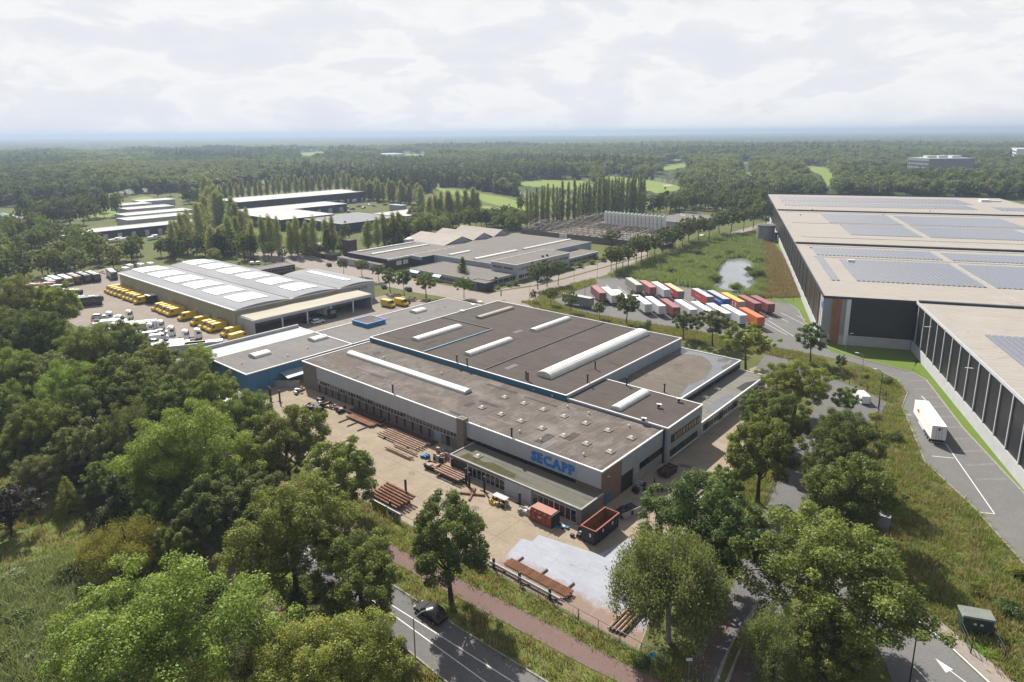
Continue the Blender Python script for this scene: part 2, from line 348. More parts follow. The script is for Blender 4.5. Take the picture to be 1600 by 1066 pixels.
m_frame = mat('window_frame', (0.75,0.76,0.76), 0.5, 0.05, 1.0)
m_dark = mat('dark_metal', (0.035,0.035,0.038), 0.6, 0.2, 1.0)
m_steel = mat('galvanised_steel', (0.42,0.44,0.45), 0.45, 0.08, 1.5, spec=0.5, metal=0.4)
m_rust = mat('rusty_steel', (0.42,0.18,0.09), 0.85, 0.2, 2.5, col2=(0.15,0.065,0.035))
m_rustD = mat('dark_rust', (0.14,0.07,0.05), 0.85, 0.2, 2.5, col2=(0.06,0.035,0.03))
m_pipe = mat('pale_pipe', (0.66,0.48,0.35), 0.8, 0.15, 2.0, col2=(0.33,0.17,0.10))
m_wood = mat('old_timber', (0.26,0.215,0.175), 0.95, 0.2, 1.5)
m_bark = mat('bark', (0.075,0.06,0.045), 0.95, 0.2, 3.0, bump=0.03, bscale=5)
m_barkB = mat('birch_bark', (0.42,0.40,0.36), 0.9, 0.25, 2.5)
m_navy = mat('navy_container', (0.018,0.026,0.05), 0.5, 0.2, 0.9, spec=0.4)
m_redc = mat('red_container', (0.48,0.13,0.085), 0.6, 0.14, 0.9)
m_tyre = mat('rubber', (0.02,0.02,0.02), 0.9, 0.2, 3.0)
m_solar = mat('solar_panel', (0.25,0.26,0.30), 0.25, 0.10, 1.2, spec=0.6)
m_pv = m_solar
m_yellow = mat('yellow_paint', (1.0,0.66,0.02), 0.35, 0.05, 1.0, spec=0.5)
m_tank = mat('grey_tank', (0.40,0.43,0.445), 0.5, 0.1, 0.5, stretch=(1,1,0.1))
m_silo = mat('silo_paint', (1.35,1.35,1.32), 0.7, 0.18, 0.5, col2=(0.95,0.94,0.91), stretch=(1,1,0.25))
m_green = mat('green_kiosk', (0.045,0.085,0.06), 0.5, 0.1, 1.0)
m_greenR = mat('kiosk_roof', (0.27,0.30,0.265), 0.7, 0.1, 1.0)

def water_mat():
    m, t, b, v = base('water', 0.06, 0.5)
    f = noise_fac(t, v, 0.12, 0.45, 0.7, 5)
    t.links.new(mixcol(t, f, (0.24,0.255,0.27), (0.32,0.335,0.35)), b.inputs['Base Color'])  # muddy base lightened, painting in part of the sky's reflection
    b.inputs['IOR'].default_value = 1.5; b.inputs['Specular IOR Level'].default_value = 1.0
    bn = N(t, 'ShaderNodeTexNoise'); bn.inputs['Scale'].default_value = 1.4; t.links.new(v, bn.inputs['Vector']); bumpit(t, b, bn.outputs['Fac'], 0.006)
    return m
m_water = water_mat()
def slab_mat():
    m, t, b, v = base('pale_slab', 0.85, 0.25)
    c = mixcol(t, noise_fac(t, v, 0.25, 0.35, 0.7, 7, 0.7), (0.40,0.42,0.49), (0.50,0.52,0.585))
    c = mixcol(t, noise_fac(t, mapped(t, v, (0.3,2,1), 0.7), 0.8, 0.5, 0.8, 6, 0.7), c, (0.56,0.575,0.62))
    # rust washed off the stored steel along the fence side (local y is towards the factory)
    sp = N(t, 'ShaderNodeSeparateXYZ'); t.links.new(v, sp.inputs[0])
    nz = N(t, 'ShaderNodeTexNoise'); nz.inputs['Scale'].default_value = 0.45; nz.inputs['Detail'].default_value = 8; nz.inputs['Roughness'].default_value = 0.7; t.links.new(v, nz.inputs['Vector'])
    ma = N(t, 'ShaderNodeMath', operation='MULTIPLY_ADD'); ma.inputs[1].default_value = 9.0; t.links.new(nz.outputs['Fac'], ma.inputs[0]); t.links.new(sp.outputs[1], ma.inputs[2])
    mr = N(t, 'ShaderNodeMapRange'); mr.inputs[1].default_value = -13.6; mr.inputs[2].default_value = -16.2; t.links.new(ma.outputs[0], mr.inputs[0])
    mm = N(t, 'ShaderNodeMath', operation='MULTIPLY'); mm.inputs[1].default_value = 0.85; t.links.new(mr.outputs[0], mm.inputs[0])
    c = mixcol(t, mm.outputs[0], c, (0.31,0.185,0.115))
    t.links.new(c, b.inputs['Base Color']); return m
m_slab = slab_mat()
def puddle_mat():
    m, t, b, v = base('roof_puddle', 0.04, 0.8)
    t.links.new(mixcol(t, noise_fac(t, v, 0.3, 0.4, 0.7), (0.20,0.20,0.20), (0.26,0.26,0.26)), b.inputs['Base Color']); return m  # pale base colour paints in some of the reflected sky
m_puddle = puddle_mat()

# ------------------------------------------------------------------ setting: ground, roads, water
def gp(pts): return [tuple(G(x, y)[:2]) for x, y in pts]
def uv(pts): return [tuple(M.w(-u, v)[:2]) for u, v in pts]
def sheet(name, poly, z, mt, label, cat, kind='structure', fr=I, thick=0.0):
    cx = sum(p[0] for p in poly)/len(poly); cy = sum(p[1] for p in poly)/len(poly)
    mb = MB(); mb.sheet(poly, z)
    me = mb.mesh(name); o = bpy.data.objects.new(name, me); C.objects.link(o); setmat(o, mt)
    if fr is not I: o.location = fr.w(0, 0); o.rotation_euler = (0, 0, fr.ang)
    return tag(o, label, cat, kind=kind)
def strip(line, wd):
    """polygon of a band of width wd along a polyline"""
    L, Rr = [], []
    for i, p in enumerate(line):
        a = Vector(line[max(0, i-1)]); b = Vector(line[min(len(line)-1, i+1)]); d = (b-a).normalized(); n = Vector((-d.y, d.x))*wd/2
        L.append(tuple(Vector(p)+n)); Rr.append(tuple(Vector(p)-n))
    return L + Rr[::-1]
def band(name, line, wd, z0, z1, mt, parent, label=None):
    mb = MB(); n = len(line); s = strip(line, wd)
    for i in range(n-1):
        mb.prism([s[i], s[i+1], s[2*n-2-i], s[2*n-1-i]], z0, z1)
    o = bpy.data.objects.new(name, mb.mesh(name)); C.objects.link(o); setmat(o, mt); o.parent = parent
    if label: o['label'] = label
    return o
mb = MB(); mb.sheet([(30000*math.cos(a), 30000*math.sin(a)) for a in [2*math.pi*i/96 for i in range(96)]], 0.0)
ground = bpy.data.objects.new('ground', mb.mesh('ground')); C.objects.link(ground); setmat(ground, m_grass); tag(ground, 'green and brown ground reaching to the horizon', 'ground', kind='structure')

yard = sheet('factory_yard', uv([(101,-17),(86,-21),(60,-23),(34,-23.2),(-20.5,-23.2),(-17.5,-12),(-14.5,0),(-12,20),(-10,40),(-8.5,60),(-6,80),(-3,87),(6,86),(8,76),(101,76)]), 0.03, m_yard, 'sandy brown paved yard around the steel factory', 'yard')
slab = sheet('pale_concrete_slab', [(-4.6,-14.8),(-2.9,-14.3),(-3.2,-12.4),(6.5,-10.6),(8.0,-4.2),(14.2,-2.6),(17.3,-12),(20.3,-23.1),(-3.4,-23.1),(-3.9,-18.4)], 0.045, m_slab, 'pale concrete slab with rust stains in the yard corner', 'slab', fr=M)
for a, b in (((3.0,-20.5),(2.2,-13.0)), ((7.8,-18),(6.5,-10.8)), ((12.8,-22.5),(11.0,-4)), ((2.4,-15.8),(13.5,-13.2)), ((-3.2,-16),(8,-14.9))):
    band('slab_joint', [a, b], 0.07, 0.046, 0.052, m_conc, slab)
m_joint = mat('paving_joint', (0.30,0.245,0.185), 0.95)
for k_ in range(14): band('paving_joint', uv([(80-6*k_,-22.8),(80-6*k_,-6.6 if 80-6*k_ < 29 else -0.4)]), 0.09, 0.031, 0.036, m_joint, yard)
for v_ in (-5.5,-11,-16.8): band('paving_joint', uv([(82,v_),(30 if v_ > -8 else 5.2,v_)]), 0.09, 0.0305, 0.0355, m_joint, yard)
for k_ in range(16): band('paving_joint', uv([(-1.2,6+4.6*k_),(-9.6,6+4.6*k_)]), 0.08, 0.031, 0.036, m_joint, yard)
m_stain = mat('oil_stain', (0.22,0.18,0.14), 0.7, 0.25, 1.2)
def blot(u_, v_, r_, z_, mt_, par_, nm='stain'):
    a0 = random.uniform(0,6); pl = [tuple(M.w(-u_+r_*(0.7+0.5*random.random())*math.cos(a0+i_*0.5236)*1.5, v_+r_*(0.7+0.5*random.random())*math.sin(a0+i_*0.5236))[:2]) for i_ in range(12)]
    o_ = bpy.data.objects.new(nm, MB().sheet(pl, z_).mesh(nm)); C.objects.link(o_); setmat(o_, mt_); o_.parent = par_
for u_, v_, r_ in ((60,-12,0.8),(47,-14,1.1),(40,-17,0.7),(22,-15,0.9),(16,-13,0.6),(12,-17,1.0),(70,-9,0.9),(-4,22,0.8),(-5,12,0.9),(-6,40,0.8),(33,-12,0.6)): blot(u_, v_, r_, 0.0375, m_stain, yard)
depoty = sheet('depot_yard', uv([(290,-18),(119,-16),(119,19.5),(109.5,19.5),(109.5,77),(146,77),(146,14),(240,14),(245,24),(290,30)]), 0.035, m_depoty, 'pinkish paved parking yard beside the depot', 'yard')
street = sheet('estate_street', uv([(275,84),(140,84),(108,88),(94,92),(86,89),(80,92),(96,100),(100.5,112),(100.5,420),(109.5,420),(109.5,125),(117,102),(140,100),(180,100),(275,104)]), 0.04, m_street, 'pale paved street with a bend past the white offices', 'street')
park = sheet('parking_forecourt', uv([(275,86),(210,86),(186,86),(186,104.5),(240,106),(275,106)]), 0.05, m_street, 'paved forecourt beside the small brick building', 'forecourt')
apron = sheet('office_forecourt', uv([(118,104),(118,210),(150,232),(127,226),(111,215),(111,128)]), 0.044, m_street, 'paved forecourt between white offices and street', 'forecourt')
lotp = [(930,436),(975,434),(1010,440),(1060,447),(1100,453),(1150,463),(1215,472),(1232,474),(1247,484),(1257,503),(1275,520),(1294,543),(1340,560),(1390,573),(1423,581),(1447,594),(1505,670),(1600,772),(1660,850),(1660,950),(1600,882),(1520,792),(1445,722),(1425,672),(1409,636),(1418,614),(1403,594),(1370,578),(1330,566),(1280,556),(1215,543),(1150,528),(1060,512),(980,500),(925,490),(880,478),(866,468),(900,455),(930,445)]
lot = sheet('truck_park', gp(lotp), 0.05, m_asph, 'grey asphalt truck park and lane beside the warehouse', 'truck park')
band('kerb', gp([(930,436),(975,434),(1010,440),(1060,447),(1150,463),(1232,474),(1247,484),(1257,503),(1275,520),(1294,543),(1340,560),(1390,573),(1423,581),(1447,594),(1505,670),(1600,772),(1660,850)]), 0.35, 0.05, 0.17, m_kerb, lot)
band('kerb', gp([(1660,950),(1600,882),(1520,792),(1445,722),(1425,672),(1409,636),(1418,614),(1403,594),(1370,578)]), 0.25, 0.05, 0.15, m_kerb, lot)
road = sheet('front_road', uv([(150,-34.6),(-3,-34.5),(-15,-34.2),(-40,-32.5),(-40,-45),(-6,-41.2),(4,-40.7),(150,-40.7)]), 0.05, m_asphD, 'grey two lane road with double white centre line', 'road')
ll = lambda a: [tuple(M.w(-u, v)[:2]) for u, v in a]
band('centre_line', ll([(150,-37.1),(9,-37.1),(-12,-36.5),(-40,-35.2)]), 0.13, 0.052, 0.062, m_mark, road)
band('centre_line', ll([(150,-38.2),(9,-38.1),(-10,-38.5),(-40,-41)]), 0.13, 0.052, 0.062, m_mark, road)
band('kerb', ll([(150,-34.5),(-3,-34.4),(-15,-34.1),(-40,-32.4)]), 0.22, 0.05, 0.16, m_kerb, road)
band('kerb', ll([(150,-40.8),(4,-40.8),(-6,-41.3),(-40,-45.1)]), 0.22, 0.05, 0.16, m_kerb, road)
path = sheet('cycle_path', uv([(72,-28.6),(14.5,-28.4),(-4,-27.0),(-22,-26.1),(-34,-24.5),(-34,-28),(-22,-28.9),(-15,-29.5),(13,-31.0),(72,-31.2)]), 0.055, m_red, 'red asphalt cycle path beside the road', 'cycle path')
path2 = sheet('cycle_path', uv([(60,-46),(25,-46.2),(0,-47),(0,-49.5),(25,-48.8),(60,-48.6)]), 0.055, m_red, 'shaded red cycle path under the trees on the near side', 'cycle path')
rstreet = sheet('side_street', gp([(1180,577),(1215,582),(1262,616),(1272,640),(1240,700),(1205,770),(1172,850),(1140,925),(1100,1000),(1050,1085),(1165,1085),(1200,1010),(1232,940),(1262,860),(1280,800),(1297,730),(1320,675),(1345,664),(1378,645),(1386,630),(1340,605),(1300,592),(1240,562),(1195,555)]), 0.045, m_asphD, 'narrow side street in dappled shade', 'street')
redl = sheet('cycle_lane', gp([(1150,965),(1122,1010),(1085,1085),(1060,1085),(1092,1025),(1128,960)]), 0.058, m_red, 'red cycle lane left of the traffic island', 'cycle lane')
redr = sheet('cycle_lane', gp([(1192,960),(1180,1010),(1158,1085),(1136,1085),(1152,1030),(1168,985)]), 0.058, m_red, 'red cycle lane right of the traffic island', 'cycle lane')
bend = sheet('bend_road', gp([(1225,900),(1300,935),(1350,975),(1385,1040),(1405,1100),(1580,1100),(1540,1066),(1480,1010),(1440,978),(1395,948),(1330,905),(1268,858)]), 0.048, m_asph, 'asphalt road with white arrow at the lower right', 'road')
pave = sheet('brick_pavement', gp([(1330,898),(1395,944),(1442,975),(1484,1008),(1545,1066),(1585,1100),(1625,1100),(1575,1058),(1512,1008),(1462,966),(1415,935),(1340,885)]), 0.13, m_street, 'pale brick pavement along the lower right road', 'pavement')
band('kerb', gp([(1330,902),(1395,946),(1441,976.5),(1482,1009),(1543,1066),(1580,1098)]), 0.2, 0.05, 0.17, m_mark, pave)
arrow = MB(); a_, b_, c_, d_ = [G(*p) for p in ((1461,1029),(1489,1047),(1483,1049),(1478,1052))]
arrow.add([(a_.x,a_.y,0.06),(b_.x,b_.y,0.06),(d_.x,d_.y,0.06)], [(0,1,2)])
ao = bpy.data.objects.new('arrow_marking', arrow.mesh('arrow_marking')); C.objects.link(ao); setmat(ao, m_mark); ao.parent = bend
band('lane_line', gp([(1485,1049),(1520,1075)]), 0.14, 0.05, 0.06, m_mark, bend)
band('lane_line', gp([(1428,1042),(1470,1085)]), 0.14, 0.05, 0.06, m_mark, bend)
isl = T('traffic_island', 'pale pointed traffic island splitting the side street', 'traffic island', I, *G(1160,985)[:2])
isl.part('kerb_body', MB().prism(gp([(1186,937),(1172,985),(1150,1035),(1133,1085),(1108,1085),(1130,1030),(1153,985)]), 0.03, 0.17), m_conc)
isl.part('planting', MB().prism(gp([(1162,985),(1157,1010),(1136,1060),(1124,1085),(1116,1085),(1137,1025),(1152,993)]), 0.171, 0.19), m_dry)
meadow = sheet('rough_meadow', gp([(1300,577),(1345,573),(1400,596),(1415,614),(1406,635),(1422,673),(1442,723),(1517,793),(1660,955),(1660,1110),(1630,1100),(1576,1056),(1513,1006),(1463,964),(1416,933),(1345,880),(1325,760),(1350,668),(1383,648),(1392,630),(1343,602)]), 0.02, m_dry, 'rough meadow of tall dry grass right of the street', 'meadow')
lawn1 = sheet('lawn', gp([(1288,541),(1300,551),(1340,560),(1390,573),(1424,581),(1436,563),(1423,545),(1284,535)]), 0.06, m_lawn, 'short green lawn in the warehouse corner', 'lawn')
lawn2 = sheet('lawn', gp([(1433,560),(1426,581),(1449,594),(1507,670),(1602,772),(1662,850),(1700,850),(1600,732),(1540,668)]), 0.06, m_lawn, 'green lawn strip along the near warehouse wall', 'lawn')
lawn3 = sheet('lawn', gp([(1200,374),(1216,374),(1290,505),(1283,538),(1264,508),(1249,484),(1233,473),(1196,470),(1198,466),(1258,458)]), 0.06, m_lawn, 'green lawn strip along the far warehouse wall', 'lawn')
brown = sheet('dead_grass_bank', gp([(1183,378),(1204,376),(1262,456),(1250,466),(1188,466),(1192,430)]), 0.07, m_brown, 'bank of brown dead grass beside the pond', 'bank')
marsh = sheet('marsh', gp([(1010,408),(1100,372),(1178,364),(1190,380),(1196,430),(1192,466),(1150,461),(1060,446),(985,434),(960,426)]), 0.025, m_marsh, 'green marsh around the pond', 'marsh')
pond = sheet('pond', gp([(1128,414),(1137,407),(1150,404),(1165,406),(1175,409),(1173,418),(1178,432),(1179,443),(1168,451),(1150,456),(1128,452),(1116,446),(1128,437),(1122,424)]), 0.06, m_water, 'small pond reflecting the bright sky', 'pond')
pond2 = sheet('pond_arm', gp([(1090,412),(1105,409),(1126,413),(1126,418),(1108,417),(1094,415)]), 0.06, m_water, 'narrow arm of the pond among reeds', 'pond')
verge_a = sheet('road_verge', uv([(150,-31.3),(13,-31.1),(-15,-29.6),(-22,-29),(-34,-28.1),(-34,-32.6),(-15,-34.1),(-3,-34.4),(150,-34.5)]), 0.02, m_verge, 'grass verge between road and cycle path', 'verge')
verge_b = sheet('fence_verge', uv([(150,-23.3),(34,-23.3),(-20,-23.3),(-27,-21),(-34,-24.4),(-22,-26.0),(-4,-26.9),(14.5,-28.3),(150,-28.5)]), 0.02, m_verge, 'grass bank between cycle path and yard fence', 'verge')
garden = sheet('garden_lawn', gp([(-20,900),(40,880),(150,860),(120,790),(60,745),(0,745)]), 0.02, m_verge, 'sunny garden lawn at the left edge', 'lawn')
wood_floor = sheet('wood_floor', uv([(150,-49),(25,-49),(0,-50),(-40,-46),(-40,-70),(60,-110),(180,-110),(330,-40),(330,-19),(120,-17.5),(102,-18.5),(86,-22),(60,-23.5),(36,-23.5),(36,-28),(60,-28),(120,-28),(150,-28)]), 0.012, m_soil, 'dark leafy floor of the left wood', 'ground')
FIELDS = [[(672,292),(730,299),(790,309),(832,321),(828,330),(790,324),(735,310),(690,300)],
          [(800,284),(850,281),(905,281),(935,292),(905,304),(860,298),(820,296)],
          [(940,274),(1010,281),(1062,290),(1072,296),(1055,304),(1022,308),(1000,298),(960,288),(938,284)],
          [(1018,262),(1060,254),(1088,261),(1060,266),(1040,270)], [(1145,255),(1170,252),(1186,256),(1160,259)],
          [(1242,258),(1292,262),(1302,275),(1306,292),(1290,298),(1286,280),(1262,268)],
          [(1150,268),(1176,270),(1176,282),(1195,300),(1180,304),(1162,290)],
          [(462,239),(505,237),(515,243),(470,246)], [(580,243),(630,240),(672,241),(668,245),(612,248)],
          [(205,311),(224,307),(240,309),(232,318),(212,320)], [(0,342),(60,322),(130,322),(190,328),(170,340),(80,345),(30,352)], [(1108,286),(1125,286),(1140,296),(1120,296)], [(700,330),(760,322),(830,333),(820,352),(770,345),(730,340)], [(1030,250),(1090,247),(1100,250),(1050,254)]]
FL = ['golf fairway left of the tall poplars', 'fairway behind the poplar row', 'wide fairway with a pale bunker right of the poplars', 'far narrow fairway among the trees', 'thin far field right of the fairways', 'fairway seen above the left of the warehouse roof', 'grass patch before the warehouse top corner', 'pale far field on the left', 'yellow far field beside the white farm', 'yellowish grass behind the low sheds', 'grassy field by the green shed', 'small sunlit glade', 'grass below the round trees', 'far strip of field']
for i, f in enumerate(FIELDS):
    sheet('field', gp(f), 0.05+0.001*i, m_meadow, 'sunlit green ' + FL[i] if 'y' != FL[i][0] else FL[i], 'field')
sheet('sand_bunker', gp([(1034,289.2),(1048,288.6),(1052,290.4),(1038,291.2)]), 0.08, mat('sand', (0.55,0.46,0.34)), 'pale sand bunker on the far fairway', 'bunker')
# depot truck park bays
for (u0, v0) in [(78+i*-5.6, 0) for i in range(0)]: pass

# ------------------------------------------------------------------ building helpers
def fbox(mb, face, pos, s0, s1, z0, z1, d0, d1):
    """box lying on a wall face, from d0 to d1 metres in front of it"""
    if face == 'y-': return mb.box(s0, s1, pos-d1, pos-d0, z0, z1)
    if face == 'y+': return mb.box(s0, s1, pos+d0, pos+d1, z0, z1)
    if face == 'x+': return mb.box(pos+d0, pos+d1, s0, s1, z0, z1)
    return mb.box(pos-d1, pos-d0, s0, s1, z0, z1)
def window(t, face, pos, s0, s1, z0, z1, n=3, glass=None, frame=None, bar=0.09, sill=False):
    g = t.part('window', fbox(MB(), face, pos, s0+0.02, s1-0.02, z0, z1, 0.004, 0.05), glass or m_glass)
    mb = MB()
    for i in range(n+1):
        c = s0 + (s1-s0)*i/n
        fbox(mb, face, pos, max(s0, c-bar/2), min(s1, c+bar/2), z0, z1, 0.003, 0.10)
    fbox(mb, face, pos, s0, s1, z1-bar, z1+0.02, 0.002, 0.11); fbox(mb, face, pos, s0, s1, z0-0.03, z0+bar, 0.002, 0.11)
    t.part('frame', mb, frame or m_frame, g)
    if sill: t.part('sill', fbox(MB(), face, pos, s0-0.1, s1+0.1, z0-0.18, z0-0.05, 0.005, 0.28), m_trim, g)
    return g
def panels(t, face, pos, edges, z0, z1, mt, d=0.12, gap=0.04, name='cladding_panel', d0=0.005):
    for a, b in zip(edges[:-1], edges[1:]):
        t.part(name, fbox(MB(), face, pos, a+gap/2, b-gap/2, z0, z1, d0, d), mt)
def edges(t, x0, x1, y0, y1, z, mt=None, wd=0.3, h=0.16, sides='NSEW', name='roof_edge'):
    mt = mt or m_trim
    e = 0.12
    if 'S' in sides: t.part(name, MB().box(x0-e, x1+e, y0-e, y0-e+wd, z-0.1, z+h), mt)
    if 'N' in sides: t.part(name, MB().box(x0-e, x1+e, y1+e-wd, y1+e, z-0.1, z+h), mt)
    ys = y0-e+wd if 'S' in sides else y0-e
    yn = y1+e-wd if 'N' in sides else y1+e
    if 'W' in sides: t.part(name, MB().box(x0-e, x0-e+wd, ys, yn, z-0.1, z+h), mt)
    if 'E' in sides: t.part(name, MB().box(x1+e-wd, x1+e, ys, yn, z-0.1, z+h), mt)
def barrel(x0, x1, y0, y1, z, axis, h, rib=1.05, kerb=0.22, nseg=9):
    """barrel-vault skylight with ribs on a low kerb"""
    mb = MB(); mb.box(x0, x1, y0, y1, z, z+kerb)
    a0, a1, c0, c1 = (x0, x1, y0, y1) if axis == 'x' else (y0, y1, x0, x1)
    nr = max(3, int((a1-a0)/rib)); st = []
    for i in range(nr):
        q = a0+(a1-a0)*i/nr; e = (a1-a0)/nr
        st += [(q, 1.0), (q+0.1*e, 1.05), (q+0.16*e, 1.05), (q+0.22*e, 1.0)]
    st[0] = (a0, 0.96); st.append((a1, 0.96)); c = (c0+c1)/2; r = (c1-c0)/2; rows = []
    for q, k in st:
        row = []
        for j in range(nseg+1):
            th = math.pi*j/nseg
            cc = c - math.cos(th)*r*0.97; hh = z+kerb+math.sin(th)**0.9*h*k if 0 < j < nseg else z+kerb
            row.append((q, cc, hh) if axis == 'x' else (cc, q, hh))
        rows.append(row)
    n = nseg+1; vs_ = [p for r_ in rows for p in r_]; fs = []
    for i in range(len(rows)-1):
        for j in range(nseg):
            f = (i*n+j, (i+1)*n+j, (i+1)*n+j+1, i*n+j+1); fs.append(f if axis == 'x' else f[::-1])
    e = [tuple(range(n)), tuple(len(vs_)-n+j for j in range(n))]
    mb.add(vs_, fs+e); return mb
def block(t, x0, x1, y0, y1, z0, z1, wall_m, roof_m, trim=None, sides='NSEW', name='wall', th=0.18, wd=0.3):
    w_ = t.part(name, MB().box(x0, x1, y0, y1, z0, z1-th), wall_m)
    r_ = t.part('roof', MB().box(x0-0.02, x1+0.02, y0-0.02, y1+0.02, z1-th, z1), roof_m)
    if trim is not False: edges(t, x0, x1, y0, y1, z1, trim, sides=sides, wd=wd)
    return w_, r_
def text_mesh(txt, size, depth, bold=0.0, sx=1.0):
    cu = bpy.data.curves.new('txt', 'FONT'); cu.body = txt; cu.size = size; cu.extrude = depth; cu.offset = bold; cu.resolution_u = 2
    ob = bpy.data.objects.new('txt', cu); C.objects.link(ob); dg = bpy.context.evaluated_depsgraph_get(); dg.update()
    me = bpy.data.meshes.new_from_object(ob.evaluated_get(dg)); C.objects.unlink(ob); bpy.data.objects.remove(ob)
    if len(me.vertices):
        xs = [v.co.x for v in me.vertices]; x0 = min(xs); wdt = (max(xs)-x0)*sx
        for v in me.vertices: v.co.x = (v.co.x-x0)*sx
    else: wdt = 0
    me.materials.clear(); return me, wdt
def letters(t, txt, face, pos, s0, s1, z0, hgt, mt, bold=0.0, d=0.2, parent=None, serif=False):
    """one raised letter per character, spread between s0 and s1 on a wall"""
    ms = [text_mesh(c, hgt/0.73, 0.03, bold) for c in txt if c != ' ']
    tot = sum(m_[1] for m_ in ms); gap = (s1-s0-tot)/max(1, len(ms)-1); k = 1.0
    if gap < 0.02*hgt: k = (s1-s0-0.05*hgt*(len(ms)-1))/tot; gap = 0.05*hgt
    q = s0
    SER = {'E': ((-.10,0,.30,.14),(-.10,.86,.30,1)), 'A': ((-.06,0,.34,.13),(.66,0,1.06,.13)), 'P': ((-.10,0,.52,.14),(-.10,.86,.3,1)), 'S': ((-.03,0,.13,.32),(.80,.68,.96,1)), 'C': ((.82,.64,.98,1),(.84,0,.98,.2))}
    if serif:
        for (me, wd), ch_ in zip(ms, txt):
            bm_ = bmesh.new(); bm_.from_mesh(me)
            for a0, b0, a1, b1 in SER.get(ch_, ()):
                vv = [bm_.verts.new((x_*wd, y_*hgt, z_)) for z_ in (-0.031, 0.031) for x_, y_ in ((a0,b0),(a1,b0),(a1,b1),(a0,b1))]
                for f_ in ((3,2,1,0),(4,5,6,7),(0,1,5,4),(1,2,6,5),(2,3,7,6),(3,0,4,7)): bm_.faces.new([vv[i_] for i_ in f_])
            bm_.to_mesh(me); bm_.free()
    for me, wd in ms:
        o = bpy.data.objects.new('letter', me); C.objects.link(o); o.parent = t.o; setmat(o, mt); o.scale = (k, 1, 1)
        if face == 'y-': P, rot = (q, pos-d, z0), (R_(90), 0, 0)
        elif face == 'x+': P, rot = (pos+d, q, z0), (R_(90), 0, R_(90))
        else: P, rot = (pos-d, s1-(q-s0), z0), (R_(90), 0, R_(-90))
        o.location = (P[0]-t.off[0], P[1]-t.off[1], P[2]-t.off[2]); o.rotation_euler = rot
        q += wd*k+gap
dome_mb = MB().box(-0.68,0.68,-0.68,0.68,0,0.16)
dome_me = dome_mb.mesh('dome_kerb'); domeg_me = MB().taper(-0.58,0.58,-0.58,0.58,0.16,0.42,0.3,0.3).mesh('dome_glazing')
vent_me = MB().tube((0,0,0),(0,0,0.35),0.14,8).tube((0,0,0.35),(0,0,0.5),0.24,8,0.12).mesh('roof_vent')
ac_me = MB().box(-0.5,0.5,-0.25,0.25,0.15,0.85).box(-0.42,-0.32,-0.2,0.2,0,0.15).box(0.32,0.42,-0.2,0.2,0,0.15).mesh('air_unit')
acf_me = MB().tube((0,-0.25,0.5),(0,-0.29,0.5),0.27,12).mesh('fan')
m_domeK = mat('dome_kerb', (0.46,0.42,0.38), 0.9, 0.12, 1.0); m_domeG = mat('dome_glazing', (0.62,0.57,0.50), 0.4, 0.12, 1.2, spec=0.5)
def add_dome(t, x, y, z):
    k = t.inst('roof_light', dome_me, m_domeK, (x, y, z)); t.inst('glazing', domeg_me, m_domeG, (0,0,0), k)
def add_ac(t, x, y, z, rz=0.0):
    k = t.inst('air_unit', ac_me, m_white, (x, y, z), rz=rz); t.inst('fan', acf_me, m_dark, (0,0,0), k)

# ------------------------------------------------------------------ the steel factory
fac = T('factory_building', 'large steel factory with brown flat roofs, white barrel skylights and blue SECAPP lettering', 'factory', M, -43, 35)
block(fac, -86, 0, 0, 20.6, 0, 6.5, m_brickG, m_roofA, sides='SEW', name='front_hall_wall')
panels(fac, 'y-', 0, [-80+5*i for i in range(10)]+[-32.3], 3.45, 6.36, m_panel)
panels(fac, 'y-', 0, [-30.4,-25,-20,-15,-10,-5,0], 3.55, 6.36, m_panel)
for i in range(9): window(fac, 'y-', 0, -80+5*i, -75+5*i, 2.25, 3.43, 5)
window(fac, 'y-', 0, -35, -32.4, 2.25, 3.43, 3)
for i in range(5): window(fac, 'y-', 0, -30.3+5.05*i, -25.3+5.05*i, 2.83, 3.53, 2, frame=m_dark)
pier = MB().box(-0.16,0.16,-0.22,-0.006,0,1.75).mesh('wall_pier')
for i in range(16): fac.inst('wall_pier', pier, m_rustD, (-79.2+2.55*i, 0, 0.35))
fac.part('door', fbox(MB(), 'y-', 0, -39.6, -37.6, 0, 2.15, 0.005, 0.06), m_panelB); fac.part('door', fbox(MB(), 'y-', 0, -36.2, -35.2, 0, 2.1, 0.005, 0.05), m_glass)
fac.part('brick_front', fbox(MB(), 'y-', 0, -5, 0, 0, 3.5, 0.004, 0.05), m_brick)
letters(fac, 'SECAPP', 'y-', 0, -14.5, -5.2, 4.15, 1.75, m_sign, 0.11, serif=True)
ch = fac.part('chimney', MB().box(-32.25, -30.45, -0.95, 0.5, 0, 7.25), m_brickG); fac.part('flue', MB().box(-31.85,-30.85,-0.6,0.15,7.25,7.28), m_dark, ch)
fac.part('brick_corner', MB().box(0.004, 0.06, 0, 6, 0, 6.36), m_brick)
fac.part('corner_door', fbox(MB(), 'x+', 0, 1.1, 2.4, 0, 2.3, 0.062, 0.12), m_blue)
panels(fac, 'x+', 0, [6,10.8,15.6,20.4], 3.35, 6.36, m_panelB)
fac.part('doorway', fbox(MB(), 'x+', 0, 6.1, 9.9, 0, 3.3, 0.004, 0.03), m_dark)  # flat dark sheet painting the unlit interior behind the open door
fac.part('block_wall', fbox(MB(), 'x+', 0, 10, 20.4, 0, 2.0, 0.004, 0.08), m_conc)
window(fac, 'x+', 0, 10.1, 12, 2.05, 3.3, 1, glass=m_panelB); window(fac, 'x+', 0, 12.1, 20.3, 2.05, 3.3, 5, frame=m_dark)
fac.part('lamp', MB().box(0.07,0.5,1.6,1.75,5.1,5.22), m_trim)
